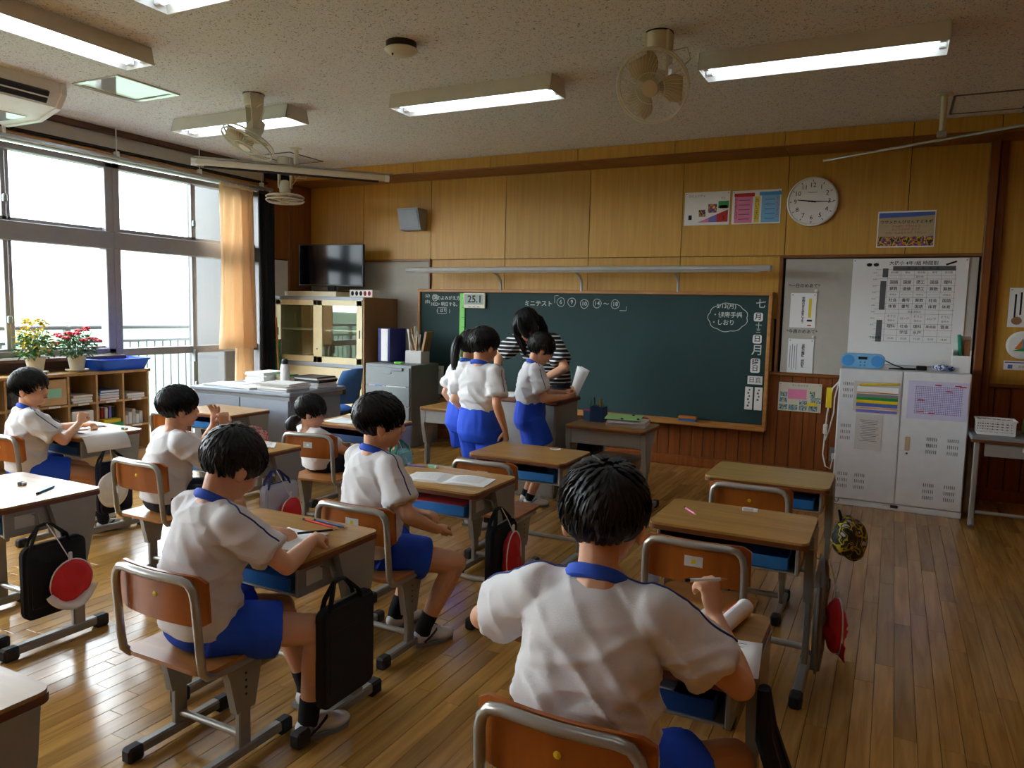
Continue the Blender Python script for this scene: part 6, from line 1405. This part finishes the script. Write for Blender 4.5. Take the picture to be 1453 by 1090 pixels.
# S: girl with glasses reading a sheet
person('standing person with glasses holding up a sheet of paper beside the podium', (-2.27, 4.78, 0), math.radians(-52), dict(pel=0.640, lean=3, hpitch=24, hyaw=0, standing=True, fringe=-0.05,
    armR=dict(to=(0.115, 0.235, 0.790), pole=(0.4, -0.6, -0.9), dir=(-0.3, 0.9, 0.25), palm=(-0.6, 0.1, 0.6), curl=0.55, pinch=True), armL=dict(to=(-0.05, 0.26, 0.800), pole=(-0.5, -0.4, -0.9), dir=(0.4, 0.85, 0.25), palm=(0.6, 0.1, 0.6), curl=0.5), **stand_legs()), dict(glasses=True, short=0.60, flare=0.104, sock=0.03, stripe='sky_blue'), 'bowl', 0.965, 43)
# T: teacher bending over the podium
person('person in black and white striped shirt leaning over the podium, long dark hair', (-2.56, 5.78, 0), math.radians(172), dict(pel=0.80, lean=36, hpitch=46, hyaw=2, head=0.88, shw=1.05, fringe=0.1,
    armR=dict(to=(0.30, 0.36, 0.85), pole=(0.8, -0.2, -0.3), dir=(0.0, 0.75, -0.5), palm=(0, -0.4, -1), curl=0.3), armL=dict(to=(-0.14, 0.40, 0.83), pole=(-0.9, -0.2, -0.2), dir=(0.1, 0.75, -0.5), palm=(0, -0.4, -1), curl=0.3),
    legL=dict(to=(-0.08, 0.0, 0.075), pole=(0, 1, 0)), legR=dict(to=(0.08, 0.0, 0.075), pole=(0, 1, 0))), dict(gym=False, shirt='striped_shirt', shorts='dark_trousers', long=True, short=0.9, sleeve=0.75), 'long', 1.26, 47, 0.0065)
# ================================================================ things hanging from the desks
def hook(k, side=1):
    x, y, rz = DESKS[k]; return V((x+side*0.318, y-0.07, 0.520))
def flat_bag(k, lbl, mat='black_cloth', w_=0.26, h_=0.31, th=0.045, handle=None, dz=0.0, side=1, name='tote_bag'):
    p = hook(k, side); t = thing(name, lbl, 'bag', (p.x+side*(th/2+0.006-0.012), p.y+0.03, 0), 0, 'bags hung on the desks')
    top = 0.445+dz
    m = MB().prism(rrect(w_, h_, 0.035, 4, 0, top-h_/2), -th/2, th/2, YZ); me = m.mesh('bag_body', mat)
    bm = bmesh.new(); bm.from_mesh(me); bmesh.ops.bevel(bm, geom=[e for e in bm.edges if len(e.link_faces) == 2 and e.calc_face_angle(0) > 1.0], offset=0.012, segments=3, affect='EDGES'); bm.to_mesh(me); bm.free(); shade(me, 50)
    o = bpy.data.objects.new('bag_body', me); COL.objects.link(o); o.parent = t
    hd = handle or mat; hz = 0.517
    for s in (-1, 1):
        MB().tube([(s*th*0.3, -0.07-0.03, top-0.02), (s*th*0.3, -0.075-0.01, top+0.02), (-side*0.002, -0.055, hz-0.004), (0, -0.03, hz), (-side*0.002, -0.005, hz-0.004), (s*th*0.3, 0.045, top+0.02), (s*th*0.3, 0.06, top-0.02)], 0.010, 6, flat=0.5).build('handle', hd, t, True)
    MB().tube([(0, -w_*0.42, top-0.012), (0, -w_*0.2, top+0.001), (0, w_*0.2, top+0.001), (0, w_*0.42, top-0.012)], 0.004, 6).build('zip', 'steel_pipe' if mat != 'clear_vinyl' else hd, t, True)
    MB().cbox((side*(th/2), 0.0, top-h_*0.55), (0.003, w_*0.8, h_*0.6), 0.001).build('pocket', mat, t)
    return t
def cap_thing(c, lbl, main='red', inside='paper', rx=0.03, ry=0.085, rz_=0.10, hk=None, brim=True, rot=0, seed=1):
    t = thing('sports_cap', lbl, 'cap', c, math.radians(rot), 'caps hung on the desks')
    m = MB(); m.ell((0, 0, 0), (rx, ry, rz_), None, 28, 18); me = m.mesh('crown', main, True)
    for v in me.vertices:
        q = v.co; v.co = q + V((q.x*0.5, q.y*0.05, q.z*0.05))*noise.noise(V((q.x*30, q.y*22, q.z*22+seed)))*1.5
    o = bpy.data.objects.new('crown', me); COL.objects.link(o); o.parent = t
    if brim:
        vs = []; n = 14
        for i in range(n+1):
            a = pi*1.12 + (pi*0.76)*i/n; vs += [(0.004, ry*0.92*math.cos(a), rz_*0.92*math.sin(a)), (rx*0.7+0.012*math.sin(3*a), ry*1.32*math.cos(a), rz_*1.30*math.sin(a))]
        b = MB().add(vs, [(2*i, 2*i+1, 2*i+3, 2*i+2) for i in range(n)]).build('brim', inside, t, True); md = b.modifiers.new('thick', 'SOLIDIFY'); md.thickness = 0.004
    MB().tube([(rx*0.2, ry*math.cos(2*pi*i/28)*1.0, rz_*math.sin(2*pi*i/28)*1.0) for i in range(28)], 0.003, 5, True).build('piping', 'paper', t, True)
    if hk:
        d = V(hk)-V(c); d = Matrix.Rotation(-math.radians(rot), 3, 'Z') @ d
        MB().tube([(0, 0, rz_*0.95), V((0, 0, rz_*0.95))*0.5+d*0.5+V((0.004, 0, 0)), d], 0.0022, 5).build('elastic', 'paper', t)
        cl = MB().cbox((0.0, 0, rz_+0.012), (0.010, 0.016, 0.036), 0.004).build('name_clip', 'white_plastic', t)
    return t
def hk(k, side=1, dx=0.0): p = hook(k, side); return (p.x+side*dx, p.y, p.z)
flat_bag('D13', 'black cloth bag behind a red and white cap, on the desk with a blue pen', 'black_cloth', 0.25, 0.29)
p = hook('D13'); cap_thing((p.x+0.075, p.y+0.06, 0.285), 'red and white cap turned half inside out before a black bag', 'red', 'paper', 0.028, 0.085, 0.085, (p.x+0.03, p.y, p.z), True, 0, 3)
flat_bag('D12', 'dark navy bag behind a round white cap, hanging by the shelf', 'navy_cloth', 0.22, 0.31)
p = hook('D12'); cap_thing((p.x+0.075, p.y-0.02, 0.29), 'round white cap hanging before a navy bag by the shelf', 'paper', 'paper', 0.026, 0.095, 0.105, (p.x+0.03, p.y, p.z), False, 0, 5)
flat_bag('D5', 'plain black bag with pale zip, hanging beside the person writing', 'black_cloth', 0.26, 0.33)
flat_bag('D4', 'black bag behind a red cap, hanging under the open notebook', 'black_cloth', 0.24, 0.31)
p = hook('D4'); cap_thing((p.x+0.075, p.y+0.03, 0.30), 'bright red cap hanging folded before a black bag', 'red', 'red', 0.03, 0.07, 0.115, (p.x+0.03, p.y, p.z), True, 0, 7)
flat_bag('D11', 'clear vinyl bag with blue handles, holding a red cap before it', 'clear_vinyl', 0.24, 0.24, 0.06, 'binder_blue')
p = hook('D11'); cap_thing((p.x+0.085, p.y+0.05, 0.285), 'coral red cap hanging before the clear vinyl bag', 'red', 'red', 0.03, 0.075, 0.085, (p.x+0.03, p.y, p.z), True, 0, 9)
flat_bag('D9', 'mint and white cloth bag hanging on the desk of the person with tied hair', 'mint', 0.18, 0.13, 0.08, 'teal')
p = hook('D9'); cap_thing((p.x+0.095, p.y+0.04, 0.275), 'dark red cap hanging under the mint bag', 'dark_red', 'dark_red', 0.03, 0.075, 0.06, (p.x+0.03, p.y, p.z), True, 0, 11)
flat_bag('D10', 'pink floral bag gathered at the desk beside the teacher desk', 'floral', 0.22, 0.14, 0.09, 'floral', 0.03)
flat_bag('D2', 'long thin grey bag hanging edge-on from the desk with a pink pencil', 'grey_cloth', 0.26, 0.33, 0.03)
p = hook('D2'); cap_thing((p.x+0.062, p.y+0.05, 0.26), 'deep red cap drooping beside the long grey bag', 'red', 'red', 0.035, 0.06, 0.105, (p.x+0.03, p.y, p.z), True, 20, 13)
t = thing('gym_bag', 'pink and white drawstring bag hanging inside the desk with a pink pencil', 'bag', (-0.835, 2.97, 0.0), 0, 'bags hung on the desks'); MB().lathe([(0.001, 0.25), (0.035, 0.26), (0.04, 0.31), (0.02, 0.36), (0.012, 0.38)], (0, 0, 0), 14).build('pouch', 'clear_vinyl', t, True); MB().lathe([(0.012, 0.37), (0.022, 0.41), (0.010, 0.46)], (0, 0, 0), 10).build('neck', 'pink', t, True)
p = hook('D1'); t = thing('gym_bag', 'black and yellow camouflage pouch hanging on the yellowish desk', 'bag', (p.x+0.02, p.y, 0), 0, 'bags hung on the desks')
m = MB()
for c, r in (((0.02, -0.05, 0.36), (0.06, 0.07, 0.085)), ((0.05, 0.05, 0.335), (0.07, 0.085, 0.10)), ((0.03, 0.0, 0.40), (0.04, 0.06, 0.06)), ((0.06, 0.02, 0.29), (0.05, 0.08, 0.05))): m.ell(c, r)
mobj('pouch', remesh(m, 0.008, 4), 'camo', t); MB().tube([(0.0, -0.02, 0.43), (-0.012, 0.0, 0.475), (0.0, 0.03, 0.43)], 0.006, 6).build('drawstring', 'black_cloth', t, True)
p = hook('D3'); t = thing('gym_bag', 'black and grey backpack hanging from the nearest occupied desk', 'bag', (p.x-0.005, p.y-0.03, 0), 0, 'bags hung on the desks')
m = MB()
for c, r in (((0.02, 0.0, 0.22), (0.055, 0.10, 0.14)), ((0.02, -0.05, 0.15), (0.05, 0.08, 0.09)), ((0.02, 0.04, 0.15), (0.05, 0.08, 0.09))): m.ell(c, r)
mobj('pack', remesh(m, 0.009, 4), 'grey_cloth', t); m = MB()
for a in (-0.03, 0.0, 0.03): m.tube([(0.0, a*0.2, 0.55), (0.01, a, 0.45), (0.055, a*1.3, 0.33), (0.072, a*1.6, 0.22), (0.06, a*2.0, 0.11)], [0.014, 0.02, 0.02, 0.016, 0.012], 8)
m.build('straps', 'black_cloth', t, True)
p = V((-2.07, 3.72, 0)); t = thing('gym_bag', 'pale lilac pouch hanging low at the desk with white paper scraps', 'bag', (-2.10, 3.72, 0), 0, 'bags hung on the desks'); MB().lathe([(0.001, 0.15), (0.05, 0.16), (0.055, 0.24), (0.03, 0.34), (0.012, 0.40), (0.010, 0.47)], (0, 0, 0), 14).build('pouch', 'violet_paper', t, True); MB().tube([(0.0, -0.02, 0.40), (0.03, 0, 0.47), (0.0, 0.02, 0.40)], 0.003, 5).build('drawstring', 'purple', t)
# ================================================================ things on the desks
def sheet(lbl, x, y, w_, d_, rz=0, z=DH, mat='paper', name='paper_sheet', lines=0, cat='paper', curl=0.004):
    t = thing(name, lbl, cat, (x, y, z), rz); n = 10; vs = []; fs = []
    for i in range(n+1):
        for j in range(2): u = i/n-0.5; vs.append((u*w_, (j-0.5)*d_, 0.0012+curl*(abs(u)*2)**3))
    for i in range(n): a = 2*i; fs.append((a, a+2, a+3, a+1))
    o = MB().add(vs, fs).build('page', mat, t, True); md = o.modifiers.new('thick', 'SOLIDIFY'); md.thickness = 0.0008; md.offset = -1
    for k in range(lines): MB().box((-w_*0.02*(k % 3), d_*0.40-k*d_*0.8/lines, 0.0026), (w_*0.8-w_*0.1*(k % 4), 0.0016, 0.0004)).build('written_line', 'ink_grey', t)
    return t
def notebook(lbl, x, y, w_, d_, rz=0, z=DH):
    t = thing('notebook', lbl, 'notebook', (x, y, z), rz); n = 8
    for s in (-1, 1):
        vs = []; fs = []
        for i in range(n+1):
            u = i/n; h = 0.004+0.010*math.sin(pi*min(1, u*1.1))*(1-u*0.6)
            for yy in (-d_/2, d_/2): vs += [(s*u*w_/2, yy, h), (s*u*w_/2, yy, 0.0005)]
        for i in range(n): a = 4*i; fs += [(a, a+2, a+6, a+4), (a, a+4, a+5, a+1), (a+2, a+3, a+7, a+6), (a+1, a+5, a+7, a+3)]
        fs += [(4*n, 4*n+2, 4*n+3, 4*n+1), (0, 1, 3, 2)]
        pg = MB().add(vs, fs).build('page', 'paper', t, 50)
        for k in range(9): MB().box((s*w_*0.26, d_*0.38-k*d_*0.09, 0.0135-0.0002), (w_*0.36, 0.0012, 0.0003)).build('ruled_line', 'ink_grey', pg)
    return t
def pencil(lbl, x, y, rz, mat, L=0.17, z=DH, group='pencils'):
    t = thing('pencil', lbl, 'pencil', (x, y, z+0.0042), rz, group); MB().cyl((-L/2, 0, 0), (L/2-0.018, 0, 0), 0.004, 6).build('shaft', mat, t); MB().cone((L/2-0.018, 0, 0), (L/2, 0, 0), 0.004, 0.0006, 6).build('tip', 'frame_wood', t); MB().cyl((-L/2-0.012, 0, 0), (-L/2, 0, 0), 0.0042, 8).build('end_cap', 'ink', t); return t
def rubber_eraser(lbl, x, y, rz, mat, w_=0.045, z=DH):
    t = thing('eraser', lbl, 'eraser', (x, y, z), rz); MB().cbox((0, 0, 0.006), (w_, 0.02, 0.012), 0.002).build('block', 'white_plastic', t); MB().cbox((-w_*0.12, 0, 0.0062), (w_*0.68, 0.0212, 0.0132), 0.001).build('sleeve', mat, t); return t
pencil('clear pen with blue cap on the white-lit desk', -3.075, 1.85, math.radians(120), 'sky_blue', 0.13)
rubber_eraser('small dark eraser stub beside the blue pen', -3.25, 1.85, 0.3, 'ink_grey', 0.03)
sheet('small white worksheet under the hands of the person writing', -1.76, 1.86, 0.17, 0.20, 0.1, lines=0)
pencil('red pencil beside a dark blue one above the worksheet', -1.79, 2.045, -0.15, 'ink_red'); pencil('dark blue pencil beside the red one above the worksheet', -1.755, 2.065, -0.1, 'binder_blue', 0.16)
pencil('short pencil gripped by the person writing', -1.655, 1.885, 0.9, 'ink', 0.12, 0.635)
t = notebook('open lined notebook across the desk beside the turned person', -1.78, 2.90, 0.40, 0.17, 0.16)
rubber_eraser('mint green eraser on the desk above the open notebook', -1.985, 3.085, 0.1, 'mint', 0.05); pencil('dark patterned pen beside the mint eraser', -2.06, 3.065, 0.12, 'purple', 0.12)
sheet('torn white paper scrap on the desk before the teacher', -1.67, 3.87, 0.06, 0.04, 0.5)
pencil('pink pencil lying alone on a bare desk', -0.672, 2.935, math.radians(-52), 'pink', 0.10); rubber_eraser('clear and white eraser on the desk with the pink pencil', -0.468, 3.08, 0.05, 'paper_grey', 0.06)
sheet('large white practice sheet jutting over the desk corner', -0.345, 1.71, 0.25, 0.19, 0.10, DH+0.0005, lines=8, curl=0.002)
t = thing('rolled_booklet', 'rolled white booklet with red and blue print beside the practice sheet', 'booklet', (-0.315, 1.90, DH), math.radians(80)); MB().cyl((-0.085, 0, 0.022), (0.085, 0, 0.022), 0.0215, 18).build('roll', 'paper', t, True); MB().lathe([(0.014, 0), (0.014, 0.002)], (-0.086, 0, 0.022), 12, RY(90)).build('hollow', 'binder_blue', t); MB().cbox((0.0, 0.014, 0.0385), (0.11, 0.008, 0.001), 0.0003, RX(-35)).build('red_print', 'ink_red', t); MB().cbox((-0.02, 0.058, 0.003), (0.15, 0.08, 0.004), 0.001).build('flap', 'paper', t)
pencil('white pencil held upright by the person lifting a hand', -0.335, 1.67, 0.6, 'white_plastic', 0.09, 0.785)
sheet('white sheet on the desk of the person with tied hair', -3.30, 4.05, 0.26, 0.22, 0.1, lines=0); notebook('white notebook standing slightly open near the clear vinyl bag', -3.13, 3.02, 0.24, 0.16, 0.7)
# long worksheet drooping over the desk edge by the shelf
t = thing('paper_sheet', 'long white worksheet drooping over the desk edge by the shelf', 'paper', (-4.25, 2.84, DH), -0.1); vs = []; fs = []; prof = [(-0.12, 0.0015), (0.0, 0.0015), (0.10, 0.002), (0.135, 0.001), (0.16, -0.012), (0.185, -0.045), (0.20, -0.085)]
for x, z in prof: vs += [(x, -0.14, z), (x, 0.12, z)]
o = MB().add(vs, [(2*i, 2*i+2, 2*i+3, 2*i+1) for i in range(len(prof)-1)]).build('page', 'paper', t, True); md = o.modifiers.new('thick', 'SOLIDIFY'); md.thickness = 0.0008
pencil('black pencil on the worksheet by the shelf', -4.40, 2.97, 0.3, 'ink', 0.15, DH+0.002); pencil('dark pencil at the near edge of the worksheet by the shelf', -4.25, 2.74, 0.1, 'ink', 0.14, DH+0.003); rubber_eraser('teal eraser on the worksheet desk by the shelf', -4.18, 3.00, 0.0, 'teal', 0.04); sheet('second white sheet under the hands of the person by the shelf', -4.48, 2.86, 0.28, 0.24, 0.2, DH)
# front desk: pen box, papers
t = thing('pen_stand', 'dark blue pen box full of pencils on the turned desk', 'pen stand', (-1.86, 5.08, DH)); MB().cbox((0, -0.045, 0.055), (0.10, 0.006, 0.11), 0.002).cbox((0, 0.045, 0.055), (0.10, 0.006, 0.11), 0.002).cbox((-0.047, 0, 0.055), (0.006, 0.09, 0.11), 0.002).cbox((0.047, 0, 0.055), (0.006, 0.09, 0.11), 0.002).cbox((0, 0, 0.004), (0.1, 0.09, 0.008), 0.002).build('box', 'navy_tray', t)
for k in range(8): x, y = random.uniform(-0.035, 0.035), random.uniform(-0.03, 0.03); MB().cyl((x, y, 0.01), (x*1.5, y*1.6, 0.15+random.uniform(0, 0.03)), 0.004, 6).build('pencil', random.choice(('ink_red', 'yellow', 'frame_wood', 'ink', 'green')), t)
t = thing('tape_box', 'small pink and white carton beside the dark blue pen box', 'box', (-1.955, 5.12, DH)); MB().cbox((0, 0, 0.03), (0.06, 0.05, 0.06), 0.003).build('carton', 'light_blue', t); MB().cbox((0.01, 0, 0.066), (0.09, 0.055, 0.014), 0.003).build('lid', 'pink', t)
stack(-1.62, 5.02, DH, 6, 0.27, 0.21, 'untidy white papers under the green folder on the turned desk', 0.2, ('paper', 'paper_grey', 'violet_paper'), 0.006)
t = thing('green_folder', 'light green cardboard folder with black clips on the paper pile', 'folder', (-1.65, 5.02, DH+0.043), 0.15); MB().cbox((0, 0, 0.012), (0.25, 0.16, 0.004), 0.001, RX(6)).build('cover', 'lime', t); t.children[0].data.materials[0] = pm('pale_green', (170, 224, 150), 0.7)
for x, y in ((0.06, 0.05), (0.0, -0.075), (0.11, -0.06)): MB().cbox((x, y, 0.018+y*0.1), (0.018, 0.012, 0.010), 0.003).build('clip', 'black_plastic', t)
sheet('single white sheet on the turned desk by the drawer cabinet', -2.98, 5.16, 0.10, 0.14, 0.1)
# paper held by the standing reader
t = thing('paper_sheet', 'sheets held up by the standing person with glasses', 'paper', (-2.025, 4.950, 0.795), math.radians(-52)); m = MB()
for k in range(3):
    vs = []; n = 6
    for i in range(n+1):
        u = i/n; vs += [(-0.07+0.012*k, 0.01+0.05*u+0.01*k*u, 0.20*u+0.0), (0.08+0.012*k, 0.015+0.06*u+0.012*k*u, 0.18*u)]
    m.add(vs, [(2*i, 2*i+1, 2*i+3, 2*i+2) for i in range(n)])
o = m.build('pages', 'paper', t, True); md = o.modifiers.new('thick', 'SOLIDIFY'); md.thickness = 0.0008

for x, y, z, w_, m_, lb in ((-1.76, 2.86, 0.4915, 0.26, 'paper', 'white book with red edge in the tray below the open notebook'), (-0.55, 1.74, 0.4915, 0.30, 'paper_grey', 'grey book pile in the dark tray of the nearest occupied desk')):
    t = thing('book', lb, 'book', (x, y, z), 0.03, 'books in the desk trays'); MB().cbox((0, 0, 0.018), (w_, 0.20, 0.034), 0.003).build('pages', m_, t); MB().cbox((0, 0, 0.037), (w_+0.006, 0.206, 0.004), 0.001).build('cover', 'ink_red' if m_ == 'paper' else 'ink_grey', t)
